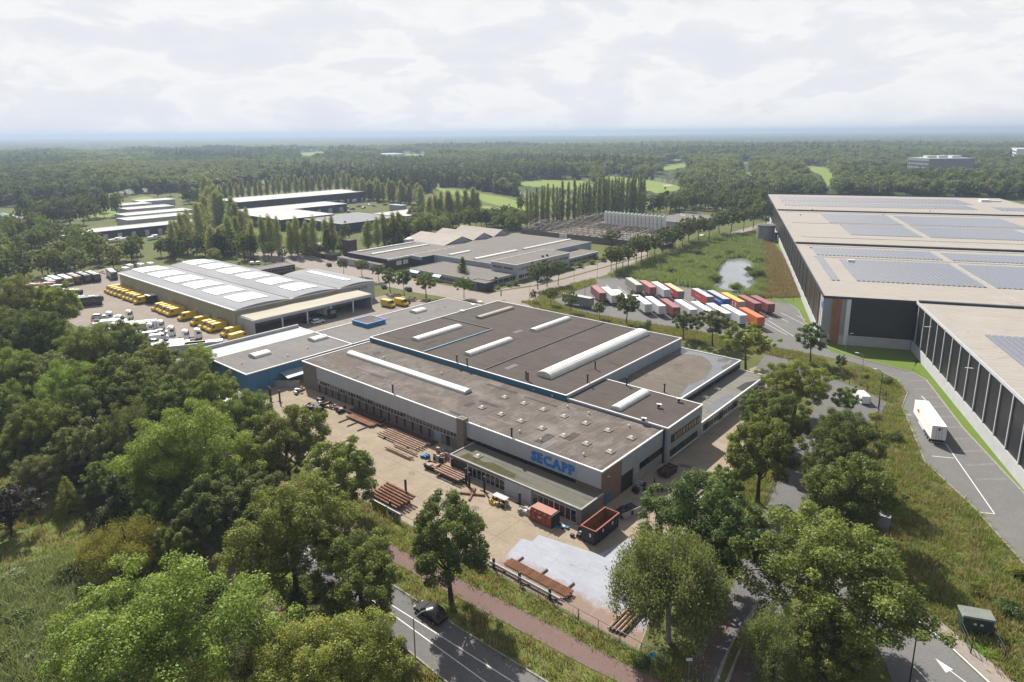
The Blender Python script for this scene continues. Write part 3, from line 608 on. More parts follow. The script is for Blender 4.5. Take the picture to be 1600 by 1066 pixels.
# high hall
block(fac, -86, -22, 20.7, 71.3, 0, 7.6, m_brickG, m_roofB, sides='NEW', name='high_hall_wall')
fac.part('blue_fascia', MB().box(-86.1, -21.9, 20.42, 20.69, 6.52, 7.66), m_teal)
fac.part('fascia_cap', MB().box(-86.1, -21.9, 20.36, 20.72, 7.662, 7.72), m_trim)
panels(fac, 'x+', -22, [20.8+5.05*i for i in range(11)], 5.05, 7.48, m_panelB)
fac.part('roof_upstand', MB().box(-85.8,-65.9,46.3,46.6,7.6,7.8), m_dark); fac.part('roof_upstand', MB().box(-66.0,-65.6,21.0,46.3,7.6,7.85), m_teal)
fac.part('roof_upstand', MB().box(-45.75,-45.4,20.9,71.1,7.6,7.78), m_dark)
for a in ((-76.2,-73.4,26.2,42.6),(-57.0,-54.6,26.2,42.2),(-57.2,-54.9,52.0,68.2)):
    fac.part('barrel_skylight', barrel(*a, 7.6, 'y', 0.62), m_dome, smooth=False)
fac.part('barrel_skylight', barrel(-77.6,-75.4,52.2,67, 7.6, 'y', 0.5), m_domeO)
fac.part('barrel_skylight', barrel(-34.2,-30.0,26,69, 7.6, 'y', 1.15), m_dome, label='largest ribbed white barrel skylight')
fac.part('barrel_skylight', barrel(-81.7,-40.6,9.7,12.0, 6.5, 'x', 0.62), m_dome, label='longest narrow white barrel skylight')
# office block
block(fac, -21.8, 0.9, 20.65, 35, 0, 7.0, m_panelB, m_roofB, sides='NSE', name='office_wall')
fac.part('barrel_skylight', barrel(-12.3,-9.9,21.9,33.4, 7.0, 'y', 0.62), m_dome)
for i in range(10): window(fac, 'x+', 0.9, 22.0+1.18*i, 23.1+1.18*i, 3.7, 5.15, 1, glass=m_blind if i % 4 else m_glass, frame=m_dark)
for i in range(4): window(fac, 'x+', 0.9, 21.8+2.9*i, 24.4+2.9*i, 0.9, 2.2, 2, sill=True, frame=m_dark)
fac.part('downpipe', MB().box(0.13,0.38,20.3,20.55,0,6.7), m_dark)
for p in ((1029.7,637.5),(1006,659.5),(1061,628.5)): add_ac(fac, *M.px(*p, 7.0), 7.0, 0.3)
# rear annex and low strip
block(fac, -21.9, -6, 35.05, 71.4, 0, 5.0, m_panelB, m_roofD, sides='NE', name='annex_wall')
for i in range(10): window(fac, 'x+', -6, 36+3.5*i, 39.4+3.5*i, 3.25, 4.2, 3, frame=m_dark)
fac.part('puddle', MB().sheet([(-21.8,71),(-21.8,66.5),(-19,67),(-15,68.8),(-12,66.5),(-9.5,63),(-8.2,58),(-6.5,52),(-6.3,60),(-6.3,71)], 5.012), m_puddle)
fac.part('puddle', MB().sheet([(-8.4,48),(-7.4,54),(-6.4,52),(-6.3,40),(-7.2,42)], 5.012), m_puddle)
block(fac, -5.98, 0.8, 35.05, 70.2, 0, 3.0, m_panel, m_roofE, sides='NE', name='strip_wall')
fac.part('puddle', MB().sheet([(-1.8,44),(-0.6,40),(0.5,42),(0.5,52),(-1.0,55),(-2.0,49)], 3.012), m_puddle)
fac.part('puddle', MB().sheet([(-1.5,58),(0.5,57),(0.5,66),(-1.2,63)], 3.012), m_dark)
for i in range(14): window(fac, 'x+', 0.8, 36.2+2.4*i, 38.4+2.4*i, 0.9, 2.3, 2, sill=(i % 2 == 0), frame=m_frame if i % 3 else m_dark)
for i in range(3): add_dome(fac, -4.5, 42+6.3*i, 3.0)
# front lean-to
m_roofL = roof_mat('lean_to_felt', (0.15,0.14,0.115), (0.205,0.19,0.16), 0, 2.0, (0.27,0.25,0.21), 0.4, dark=(0.07,0.065,0.03))
block(fac, -28.6, 0.4, -6.3, -0.16, 0, 2.8, m_brickG, m_roofL, m_conc, sides='SEW', name='lean_to_wall')
fac.part('dark_panel', fbox(MB(), 'y-', -6.3, -28.4, -24.2, 0.1, 2.35, 0.006, 0.08), m_brickD)
for i in range(4): window(fac, 'y-', -6.3, -24+2.15*i, -21.9+2.15*i, 0.25, 2.35, 2, sill=False)
fac.part('metal_panel', fbox(MB(), 'y-', -6.3, -15.3, -9.5, 0.05, 2.65, 0.006, 0.18), m_panel)
for i in range(4):
    window(fac, 'y-', -6.3, -9.2+2.2*i, -7.05+2.2*i, 0.15, 2.4, 2, glass=m_brickD if i == 1 else m_glass)
fac.part('mullion', fbox(MB(), 'y-', -6.3, -24.15,-24.0,0,2.6,0.01,0.2), m_trim); fac.part('mullion', fbox(MB(), 'y-', -6.3, -4.85,-4.7,0,2.6,0.01,0.2), m_trim)
fac.part('moss', MB().sheet([(-26.8,-5.8),(-26.5,-3.6),(-22,-4.4),(-20.5,-3.5),(-14.6,-4.2),(-14.0,-5.4),(-18,-5.9),(-22,-5.6)], 2.815), mat('moss', (0.085,0.08,0.02), 0.95, 0.2, 0.8))
add_dome(fac, -24.2, -3.6, 2.8)
for u_ in (32.9,27.75,22.75,17.7,12.65,7.7,2.8): add_dome(fac, -u_, 13.9, 6.5); add_dome(fac, -u_, 6.9, 6.5)
for p in ((887,637),(920,647),(983,667),(812,676),(845,689),(912,712),(834,611),(863,620),(723,610),(690,585),(600,560)): fac.inst('roof_vent', vent_me, m_trim, (*M.px(*p, 6.5), 6.5))
for p, z in (((799.5,684),6.5),((614,614),6.5),((930,577),7.6),((918,598),7.6),((825,595),7.6),((822,593),7.6),((714,567),7.6),((730,572),7.6),((783,463),7.6),((979,603),7.0),((1038,613),5.0)):
    x_, y_ = M.px(*p, z); fac.part('flue_pipe', MB().tube((x_,y_,z),(x_,y_,z+1.7),0.16,8).tube((x_,y_,z+1.7),(x_,y_,z+1.95),0.26,8), m_dark)
for p in ((739,477),(750,473),(722,487)):
    x_, y_ = M.px(*p, 7.6); fac.part('roof_box', MB().box(x_-0.7,x_+0.7,y_-0.6,y_+0.6,7.6,8.0), m_trim)

m_patchA = roof_mat('felt_patch_dark', (0.085,0.075,0.068), (0.12,0.105,0.098), 1, 1.0, (0.17,0.155,0.145), 0.4); m_patchB = roof_mat('felt_patch_pale', (0.21,0.19,0.178), (0.26,0.238,0.222), 1, 1.0, (0.34,0.315,0.295), 0.5)
rpd = random.Random(3)
for i_ in range(34):
    hi_ = i_ % 2; x_, y_, z_ = (rpd.uniform(-84,-24), rpd.uniform(22,69), 7.6) if hi_ else (rpd.uniform(-84,-3), rpd.uniform(0.8,19), 6.5)
    if hi_ and (-35 < x_ < -27 or -79 < x_ < -72 or -59 < x_ < -52): continue
    if not hi_ and 8.5 < y_ < 13 and x_ < -39: continue
    a_, b_ = (rpd.uniform(0.5,1.0), rpd.uniform(1.2,4.5)) if rpd.random() < 0.6 else (rpd.uniform(1.5,4.5), rpd.uniform(0.4,0.9))
    fac.part('felt_patch', MB().box(x_-a_/1, x_+a_/1, y_-b_/2, y_+b_/2, z_+0.002, z_+0.012+0.001*i_), (m_patchA, m_patchB)[rpd.random() < 0.45])
# ------------------------------------------------------------------ blue workshop left of the factory
bw = T('blue_workshop', 'low workshop with blue walls and grey felt roof left of the factory', 'workshop', M, -104, 30)
block(bw, -117.6, -91.6, -11.6, 18.8, 0, 5.0, m_blue, m_roofC, name='blue_wall')
block(bw, -109, -91.6, 18.82, 71.2, 0, 5.0, m_blue, m_roofC, sides='NEW', name='blue_wall')
panels(bw, 'y-', -11.6, [-117.5+5.17*i for i in range(6)], 0.2, 4.8, m_blue, 0.08); panels(bw, 'x+', -91.6, [-11.5+5.5*i for i in range(15)], 0.2, 4.8, m_blue, 0.08)
bw.part('pale_roof_strip', MB().box(-117.3,-109,-11.3,18.5,5.003,5.06), m_concL)
bw.part('side_parapet', MB().box(-118.0,-117.4,-11.6,18.8,4.9,5.9), m_concL)
block(bw, -108.2, -101, 31, 37.8, 5.0, 6.1, m_blue, m_roofA, m_sign, name='roof_house')
for p in ((497,529),(653.5,486),(406,554)):
    x_, y_ = M.px(*p, 5.2); bw.part('barrel_skylight', barrel(x_-1.7,x_+1.7,y_-2.3,y_+2.3,5.0,'y',0.7), m_dome)
for p in ((378,569),(481,545),(450,557),(598,514),(695,480),(654,497),(543,534)): bw.inst('roof_vent', vent_me, m_trim, (*M.px(*p, 5), 5.0))
bw.part('awning', MB().add([(-91.5,-3,3.1),(-88,-3,2.4),(-88,3,2.4),(-91.5,3,3.1),(-91.5,-3,3.2),(-88,-3,2.5),(-88,3,2.5),(-91.5,3,3.2)], [(0,1,2,3),(4,7,6,5),(0,4,5,1),(1,5,6,2),(2,6,7,3),(3,7,4,0)]), m_tank)
x_, y_ = M.px(360, 618, 2.8)
sh = T('flat_roof_shed', 'small shed with white flat roof beside the blue wall', 'shed', M, x_, y_); block(sh, x_-3, x_+3, y_-2.5, y_+2.5, 0, 2.8, m_conc, m_trim, False)
sh.part('door', fbox(MB(), 'y-', y_-2.5, x_-1, x_+0.2, 0, 2.1, 0.005, 0.05), m_dark)

# ------------------------------------------------------------------ depot with curved zinc roofs
dep = T('depot_building', 'beige depot with three shallow curved grey roofs and white roof lights', 'depot', M, -190, 40)
dep.part('wall', MB().box(-237, -144.6, 13.5, 52, 0, 6.6), m_beigeW); dep.part('wall', MB().box(-181, -144.62, 52.02, 68, 0, 6.6), m_greyW)
def vault_z(y, y0, y1, z, h):
    q = (y-y0)/(y1-y0)*2-1
    return z+h*(1-q*q)
def vault(x0, x1, y0, y1, z, h, n=10, th=0.25):
    prof = [(y0+(y1-y0)*i/n, vault_z(y0+(y1-y0)*i/n, y0, y1, z, h)) for i in range(n+1)]
    return MB().extr_x(prof+[(p[0], p[1]-th) for p in prof[::-1]], x0, x1)
V3 = ((-237.4,-144.3,13.2,32.9),(-237.4,-144.3,33.3,51.9),(-181.3,-144.3,52.3,68.3))
for a in V3:
    dep.part('curved_roof', vault(*a, 6.75, 0.8), m_roofS)
    dep.part('gable', MB().extr_x([(a[2]+0.2,6.6)]+[(a[2]+0.2+(a[3]-a[2]-0.4)*i/8, vault_z(a[2]+0.2+(a[3]-a[2]-0.4)*i/8, a[2], a[3], 6.45, 0.8)) for i in range(9)]+[(a[3]-0.2,6.6)], -144.75, -144.62), m_panelB)
def vault_patch(x0, x1, ya, yb, y0, y1, z, h, n=8, th=0.18):
    prof = [(ya+(yb-ya)*i/n, vault_z(ya+(yb-ya)*i/n, y0, y1, z, h)) for i in range(n+1)]
    return MB().extr_x([(p[0], p[1]+th) for p in prof]+[(p[0], p[1]+0.01) for p in prof[::-1]], x0, x1)
for y0, y1, xs in ((13.2,32.9,(-238,-223,-208,-193,-177.5,-162)), (33.3,51.9,(-238,-223,-208,-193,-177.5,-162))):
    for x_ in xs: dep.part('roof_light', vault_patch(x_+0.8, x_+11.6, y0+5, y1-4.2, y0, y1, 6.75, 0.8), m_dome)
dep.part('roof_light', vault_patch(-176, -150, 59.5, 62, 52.3, 68.3, 6.75, 0.8), m_dome)
dep.part('wall_cap', MB().box(-237.3,-144.3,12.9,13.3,6.55,6.95), m_trim); dep.part('gable_cap', MB().box(-144.6,-144.2,13.3,68.3,6.5,6.8), m_trim)
panels(dep, 'y-', 13.5, [-237+6.16*i for i in range(16)], 0.5, 6.4, m_beigeW, 0.06, 0.05)
for x0 in (-222,-212.5,-193,-172,-160): dep.part('loading_door', fbox(MB(), 'y-', 13.5, x0, x0+3.2, 0, 3.4, 0.065, 0.14), m_greyW)
dep.part('dock_house', MB().box(-206,-202.5,10.6,13.4,0,3.0), m_dark); dep.part('dock_roof', MB().box(-206.2,-202.3,10.4,13.4,3.0,3.2), m_trim)
cn = dep.part('canopy_roof', MB().add([(-144.6,14.2,4.75),(-134.2,14.2,5.0),(-134.2,58.6,5.0),(-144.6,58.6,4.75),(-144.6,14.2,5.35),(-134.2,14.2,5.15),(-134.2,58.6,5.15),(-144.6,58.6,5.35)], [(0,3,2,1),(4,5,6,7),(0,1,5,4),(1,2,6,5),(2,3,7,6),(3,0,4,7)]), m_beigeR)
dep.part('canopy_beam', MB().box(-134.7,-134.0,14.1,58.7,4.2,5.0), m_greyW); dep.part('canopy_end_wall', MB().box(-144.6,-134.2,13.9,14.2,0,5.0), m_greyW); dep.part('canopy_end_wall', MB().box(-144.5,-134.2,58.2,58.5,0,4.9), m_panelB)
for y_ in (23.5,32.5,41.5,50.5): dep.part('canopy_column', MB().box(-134.6,-134.2,y_-0.2,y_+0.2,0,4.2), m_trim)
letters(dep, 'HITACHI', 'x+', -144.6, 57.2, 64.6, 4.7, 0.95, m_dkgrey, 0.02, 0.05)
for p in ((203,416),(220,414.5),(235,413),(196,420.5)):
    x_, y_ = M.px(*p, 7.3); dep.part('roof_unit', MB().box(x_-1.8,x_+1.8,y_-0.9,y_+0.9,6.8,8.0), m_trim)

# ------------------------------------------------------------------ white office complex
off = T('office_complex', 'sprawling office and workshop complex with grey flat roofs and white strip skylights', 'office building', M, -160, 150)
block(off, -212, -183, 105.4, 148, 0, 5.0, m_brickD, m_roofF, sides='EW', name='left_hall_wall')
off.part('navy_fascia', MB().box(-212.1,-182.9,105.1,105.38,4.1,5.15), mat('navy_fascia', (0.012,0.035,0.13), 0.5)); off.part('white_lintel', MB().box(-183.0,-182.75,105.4,118.8,4.3,5.15), m_trim)
for i in range(2): window(off, 'x+', -183, 110.5+4*i, 113.6+4*i, 1.4, 3.6, 2, glass=m_trim, frame=m_brickD)
off.part('white_lean_to', MB().box(-216,-184,101.8,105.0,0,2.9), m_concL); off.part('lean_to_roof', MB().box(-216.2,-183.8,101.6,105.05,2.9,3.05), m_roofC)
block(off, -228.3, -222.6, 114, 118.5, 0, 8.6, m_brickD, m_brickD, m_brickD, name='brick_tower')
block(off, -183, -175, 119, 148, 0, 5.01, m_dkgrey, m_roofF, m_panelB, sides='S', name='notch_wall')
block(off, -174.98, -138.6, 126.6, 203, 0, 5.02, m_panelB, m_roofF, m_panelB, sides='SE', name='mid_hall_wall')
panels(off, 'y-', 126.6, [-175+4.55*i for i in range(9)], 2.9, 4.9, m_panelB, 0.1); off.part('notch_fascia', MB().box(-183,-174.9,118.7,118.98,3.6,5.1), m_panelB)
off.part('rear_wall', MB().box(-190,-175,148.02,203,0,4.85), m_panelB); off.part('rear_roof', MB().box(-190,-175,148.02,203,4.85,5.0), m_roofF)
block(off, -137, -123, 124.3, 162, 0, 6.7, m_greyW, m_roofF, m_trim, name='office_wall')
for i in range(2): window(off, 'y-', 124.3, -136.2+6.2*i, -130.9+6.2*i, 4.3, 5.5, 5)
for i in range(9):
    if i in (4,): off.part('red_panel', fbox(MB(), 'x+', -123, 126+3.9*i, 129.4+3.9*i, 3.8, 6.0, 0.005, 0.1), m_brickD); continue
    window(off, 'x+', -123, 126+3.9*i, 129.4+3.9*i, 4.0, 5.4, 3); window(off, 'x+', -123, 126+3.9*i, 129.4+3.9*i, 0.8, 2.4, 3)
block(off, -138.58, -126, 162.02, 190, 0, 3.0, m_panelB, m_roofF, m_trim, sides='NE', name='annex_wall')
for i in range(6): window(off, 'x+', -126, 164+4.2*i, 167.6+4.2*i, 0.8, 2.3, 3)
block(off, -167, -123.6, 104.5, 126.58, 0, 3.0, m_greyW, m_roofF, m_conc, sides='SWE', name='low_front_wall')
for i in range(8): window(off, 'y-', 104.5, -166+4.4*i, -162+4.4*i, 0.7, 2.3, 3)
for i in range(5): window(off, 'x+', -123.6, 106.5+3.6*i, 109.7+3.6*i, 0.5, 2.4, 2)
block(off, -128, -119.5, 101.5, 106.5, 0, 3.3, m_dkgrey, m_roofF, m_dark, name='entrance_wall'); window(off, 'y-', 101.5, -127.3, -124, 0.2, 2.8, 3)
for a, b in ((-166,-160),(-151,-146.5)): off.part('blue_awning', MB().add([(a,104.4,2.8),(b,104.4,2.8),(b,102.7,1.9),(a,102.7,1.9),(a,104.4,2.9),(b,104.4,2.9),(b,102.7,2.0),(a,102.7,2.0)], [(0,3,2,1),(4,5,6,7),(0,1,5,4),(1,2,6,5),(2,3,7,6),(3,0,4,7)]), m_sign)
for x0, x1, y0, y1 in ((-212.5+2.4,-209,109,144.6),(-199.5,-197.6,109,144.6),(-169.4,-167.2,130,143.6),(-153,-150.6,130,158.6),(-152.6,-150.4,163.5,202)): off.part('strip_skylight', barrel(x0,x1,y0,y1,5.0,'y',0.4), m_dome)
for i, (ya, yr, yb) in enumerate(((148,161,169),(169,177.5,185),(185,192.5,200))):
    off.part('gable_roof', MB().extr_x([(ya,5.0),(yr,8.2),(yb,5.0),(yb,4.9),(yr,8.0),(ya,4.9)], -222, -190.3), m_saw)
    off.part('gable_wall', MB().extr_x([(ya+0.3,4.2),(yr,7.95),(yb-0.3,4.2)], -190.6, -190.4), m_panelB)
off.part('gable_base', MB().box(-221.8,-190.6,148.2,199.8,0,4.85), m_panelB)
for p in ((848,402),(855,400.5),(720,415),(775,436)): off.inst('air_unit', ac_me, m_dkgrey, (*M.px(*p, 6.7), 6.7))
for p in ((690,391),(700,410),(664,420),(612,383),(600,397),(756,393)): off.inst('roof_vent', vent_me, m_trim, (*M.px(*p, 5.0), 5.0))
tk = T('roof_tank', 'small white domed tank beside the left office roof', 'tank', M, *M.px(640,379,4)); tk.part('shell', MB().tube((tk.off[0],tk.off[1],0),(tk.off[0],tk.off[1],6),2.2,14).tube((tk.off[0],tk.off[1],6),(tk.off[0],tk.off[1],6.8),2.2,14,0.6), m_trim)
tk.part('band', MB().tube((tk.off[0],tk.off[1],5.4),(tk.off[0],tk.off[1],5.7),2.28,14), m_steel)
bb = T('brick_substation', 'small two storey brick building with a white flat roof', 'brick building', M, -246, 110); block(bb, -251, -242, 105, 115.5, 0, 5.0, m_brick, m_concL)
window(bb, 'y-', 105, -250, -248.5, 1, 2.6, 1); window(bb, 'x+', -242, 107, 108.3, 0.1, 2.3, 1); window(bb, 'x+', -242, 110.5, 112, 1.2, 2.6, 1)
sh2 = T('hedge_roof_shed', 'low dark garage with a mossy roof beside the brick building', 'shed', M, -230, 107); block(sh2, -238, -224.5, 104.5, 110, 0, 2.5, m_brickD, m_roofE, False); sh2.part('door', fbox(MB(), 'y-', 104.5, -233,-230,0,2.1,0.005,0.05), m_dark)
sb = T('low_office', 'low brown office with window band right behind the depot roof', 'office building', M, -216, 70); block(sb, -221, -213, 60, 77.2, 0, 3.5, m_brickD, m_roofC, m_conc)
for i in range(5): window(sb, 'x+', -213, 61+3.2*i, 63.8+3.2*i, 1.2, 2.8, 2)

# ------------------------------------------------------------------ stripped barn and silos
m_woodL = mat('weathered_frame', (0.46,0.42,0.37), 0.95, 0.2, 1.5)
barn = T('barn_skeleton', 'wide barn stripped to bare grey roof frames beside silos', 'barn', M, -165, 250)
barn.part('front_wall', MB().box(-171,-125.2,226,226.4,0,3.6), m_wood); barn.part('front_wall', MB().box(-204,-176,226,226.4,0,3.4), m_wood); barn.part('end_wall', MB().box(-204.4,-204,226,316,0,3.6), m_wood)
barn.part('back_wall', MB().box(-184,-126,278.4,278.8,0,3.4), m_wood)
barn.part('wall_sign', MB().box(-176,-171.5,225.7,226,0.6,3.5), m_trim)
def bay(xa, xb, ya, yb, ze, zr, step):
    yr = (ya+yb)/2; n = int(round((xb-xa)/step))
    for i in range(n+1):
        x = xa+(xb-xa)*i/n
        mb = MB(); mb.tube((x,ya,ze),(x,yr,zr),0.20,4); mb.tube((x,yb,ze),(x,yr,zr),0.20,4); mb.tube((x,ya,0),(x,ya,ze),0.18,4); mb.tube((x,yb,0),(x,yb,ze),0.18,4); mb.tube((x,ya,ze),(x,yb,ze),0.10,4)
        barn.part('roof_frame', mb, m_woodL)
    for k in range(11):
        f = k/5.5-1; y = yr+(yb-ya)/2*f; z = zr-(zr-ze)*abs(f)+0.26
        barn.part('purlin', MB().box(xa, xb, y-0.12, y+0.12, z, z+0.16), m_wood)
    for i in range(0, n-1, 4):
        x = xa+(xb-xa)*i/n; x2 = xa+(xb-xa)*(i+2)/n
        barn.part('brace', MB().tube((x,ya,ze+0.4),(x2,yr,zr+0.4),0.13,4), m_concL)
bay(-204, -125, 226.4, 252, 3.9, 8.4, 4.4); bay(-204, -135, 252.4, 278, 3.4, 4.9, 4.9); bay(-204, -187, 278.9, 316, 3.6, 7.0, 5.5)
barn.part('dirt_floor', MB().sheet([(-203.8,226.5),(-125.4,226.5),(-125.4,278.2),(-187,278.2),(-187,315.5),(-203.8,315.5)], 0.06), mat('bare_earth', (0.33,0.285,0.24), 0.95, 0.2, 0.3))
silo_p = None
for i in range(16):
    x = -181.6+2.74*i
    lab = ('leftmost' if i == 0 else 'rightmost' if i == 15 else ordn(i)+' from the left') + ' of the sixteen grey feed silos in a row'
    if silo_p is None:
        silo_p = T('feed_silo', lab, 'silo', M, x, 284, 0, 'feed silos in a row')
        silo_p.part('shell', MB().tube((x,284,1.2),(x,284,10.0),1.27,16), m_silo); silo_p.part('cone_top', MB().tube((x,284,10.0),(x,284,10.8),1.3,16,0.35), m_concL)
        for q in range(3): silo_p.part('band', MB().tube((x,284,2.8+2.4*q),(x,284,2.9+2.4*q),1.31,16), m_steel)
        for q in (-0.9,0.9):
            for r__ in (-0.9,0.9): silo_p.part('leg', MB().box(x+q-0.1,x+q+0.1,284+r__-0.1,284+r__+0.1,0,1.3), m_steel)
    else:
        c = copy_tree(silo_p.o); c.location = M.w(x, 284+random.uniform(-.15,.15)); c['label'] = lab
lb = T('pale_blue_shed', 'low pale blue shed with brown roof behind the silos', 'shed', M, -148, 335); block(lb, -162.5, -134, 306.5, 351, 0, 4.2, m_panelB, m_roofF, m_trim)
panels(lb, 'y-', 306.5, [-162+4*i for i in range(8)], 0.3, 3.9, m_panelB, 0.08)
for p in ((1067,337),(1085,340)): 
    x_, y_ = M.px(*p, 4.2); lb.part('roof_light', MB().box(x_-2,x_+2,y_-1.6,y_+1.6,4.2,4.5), m_dome)
rw = T('brick_yard_wall', 'long red brown wall with coping before the pale blue shed', 'wall', M, -145, 296); rw.part('wall', MB().box(-160,-129,296,296.5,0,2.6), m_brickD); rw.part('coping', MB().box(-160.2,-128.8,295.8,296.7,2.6,2.8), m_redc)
tkx, tky = M.px(1190.5, 377, 0)
tank = T('water_tank', 'round grey steel water tank beside the pond', 'tank', M, tkx, tky+4.7)
tank.part('shell', MB().tube((tkx,tky+4.7,0),(tkx,tky+4.7,8.6),4.75,28), m_tank, smooth=False)
for q in range(5): tank.part('hoop', MB().tube((tkx,tky+4.7,0.6+1.8*q),(tkx,tky+4.7,0.72+1.8*q),4.81,28), m_tank)
tank.part('rim', MB().tube((tkx,tky+4.7,8.6),(tkx,tky+4.7,8.75),4.9,28), m_steel); tank.part('lid', MB().tube((tkx,tky+4.7,8.75),(tkx,tky+4.7,9.1),4.6,28,1.0), m_roofA)
px_, py_ = M.px(1209, 374, 0)
ph = T('pump_house', 'small dark pump cabin with white frame between tank and warehouse', 'cabin', M, px_, py_); block(ph, px_-1.6, px_+1.6, py_-1.2, py_+1.2, 0, 4.2, m_dkgrey, m_concL, False); ph.part('ladder_frame', fbox(MB(), 'y-', py_-1.2, px_-1.2, px_+1.2, 0.2, 3.6, 0.01, 0.15), m_trim)

# ------------------------------------------------------------------ solar warehouse
wh = T('solar_warehouse', 'huge black warehouse with beige flat roof covered in solar panels', 'warehouse', W, 60, 150)
wh.part('black_wall', MB().box(0.05, 145, 0.05, 327, 0, 13.8), m_black); wh.part('black_wall', MB().box(23.4, 145, -160, 0.04, 0, 13.8), m_black)
wh.part('roof', MB().box(-0.1, 145.1, -0.1, 98, 13.8, 14.0), m_roofW); wh.part('roof', MB().box(-0.1, 145.1, 98.01, 222, 13.8, 14.35), m_roofW); wh.part('roof', MB().box(-0.1, 145.1, 222.01, 327, 13.8, 14.7), m_roofW); wh.part('roof', MB().box(23.3, 145.1, -160, -0.11, 13.8, 13.95), m_roofW)
for y_, z_ in ((98,14.35),(222,14.7)): wh.part('roof_step', MB().box(0.3, 145, y_-1.5, y_, 14.0, z_+0.35), m_dkgrey)
wh.part('roof_step', MB().box(23.6, 145, -1.3, -0.12, 13.95, 14.5), m_dkgrey)
wh.part('roof_edge', MB().box(-0.3,145.3,327,327.3,13.6,15.4), m_dkgrey); wh.part('roof_edge', MB().box(-0.32,-0.11,-0.1,327,13.5,14.25), m_dkgrey); wh.part('roof_edge', MB().box(-0.3,23.2,-0.32,-0.11,13.5,14.2), m_dkgrey); wh.part('roof_edge', MB().box(23.05,23.29,-160,-0.33,13.5,14.15), m_concL)
wh.part('plinth', MB().box(0.3,23.0,-0.2,0.04,0,2.9), m_concL); wh.part('plinth', MB().box(23.15,23.38,-160,-0.2,0,2.9), m_concL); wh.part('plinth', MB().box(-0.2,0.04,4,327,0,2.9), m_concL)
wh.part('corner_cladding', MB().box(-0.12,6.6,-0.14,0.04,0,13.78), m_tank); wh.part('corner_cladding', MB().box(-0.14,0.04,0,4.2,0,13.78), m_tank)
wh.part('copper_band', MB().box(2.2,4.6,-0.26,-0.15,0,13.7), m_copper); wh.part('copper_band', MB().box(-0.26,-0.15,2.6,3.8,0,13.7), m_copper); wh.part('white_band', MB().box(5.9,7.0,-0.3,-0.15,0,13.7), m_trim); wh.part('white_band', MB().box(-0.24,-0.15,0.3,2.4,0,13.7), m_concL); wh.part('white_band', MB().box(-0.24,-0.15,4.0,5.4,2.9,13.7), m_concL)
wh.part('blue_sign', MB().box(-0.3,-0.25,0.4,2.3,10.5,12.3), m_sign)
for i in range(26): wh.part('light_strip', MB().box(23.12,23.36,-3.2-6.02*i,-2.85-6.02*i,2.92,13.3), m_concL)
for i in range(13): wh.part('copper_strip', MB().box(-0.12,0.03,11+24*i*0.5,11.45+24*i*0.5,2.92,13.5), m_copper if i < 3 else m_dkgrey)
for i in range(2): wh.part('wall_lamp', MB().box(21.6,23.1,-16.5-32*i,-16.3-32*i,11.2,11.35), m_trim)
def solar(x0, x1, y0, y1, z, pitch_=1.36):
    n = int((x1-x0)/pitch_); L = y1-y0
    a = MB().add([(0,0,0.12),(0.92,0,0.32),(0.92,L,0.32),(0,L,0.12),(0,0,0.07),(0.92,0,0.26),(0.92,L,0.26),(0,L,0.07)], [(0,1,2,3),(4,7,6,5),(0,4,5,1),(1,5,6,2),(2,6,7,3),(3,7,4,0)]).mesh('solar_row')
    for i in range(n): wh.inst('solar_row', a, m_pv, (x0+pitch_*i, y0, z))
solar(12, 48.0, 24, 63, 14.0); solar(49.6, 75, 24, 62, 14.0); solar(5.4, 48.6, 70, 88, 14.0); solar(50.4, 82, 70, 86, 14.0); solar(4.6, 7.4, 23, 66, 14.0)
solar(25.5, 55, 126, 162, 14.35, 1.5); solar(57, 100, 126, 161, 14.35, 1.5); solar(22, 56, 168, 208, 14.35, 1.5); solar(58, 108, 168, 206, 14.35, 1.5)
solar(6, 112, 246, 270, 14.7, 1.9); solar(6, 118, 276, 310, 14.7, 1.9); solar(121, 140, 244, 262, 14.7, 1.9); solar(30, 60, -62, -31, 13.95); solar(62, 80, -62, -31, 13.95)
wh.part('roof_plant', MB().box(126,131,297,302,14.7,16.2).box(132,138,300,303,14.7,15.6), m_white)
wh.part('roof_hatch', MB().box(14.3,16.5,57.5,58.4,14.0,14.9), m_white)

rpw = random.Random(8)
for i_ in range(30):
    x_, y_ = rpw.uniform(2, 140), rpw.uniform(2, 320)
    z_ = 14.0 if y_ < 96 else 14.35 if 99 < y_ < 220 else 14.7
    if 96 <= y_ <= 99 or 218 < y_ < 224 or (12 < x_ < 76 and 22 < y_ < 90) or (20 < x_ < 110 and 124 < y_ < 210) or y_ > 243: continue
    wh.part('roof_vent', MB().box(x_-0.4, x_+0.4, y_-0.4, y_+0.4, z_, z_+0.7), m_trim)
for y_ in (66.3, 92.5, 164.5, 214.5, 115.0): wh.part('cable_tray', MB().box(4, 140, y_-0.12, y_+0.12, (14.0 if y_ < 98 else 14.35)+0.002, (14.0 if y_ < 98 else 14.35)+0.12), m_steel)
for x_ in (48.9, 56.2): wh.part('walkway', MB().box(x_-0.35, x_+0.35, 6 if x_ < 50 else 104, 92 if x_ < 50 else 216, (14.0 if x_ < 50 else 14.35)+0.002, (14.0 if x_ < 50 else 14.35)+0.05), m_conc)
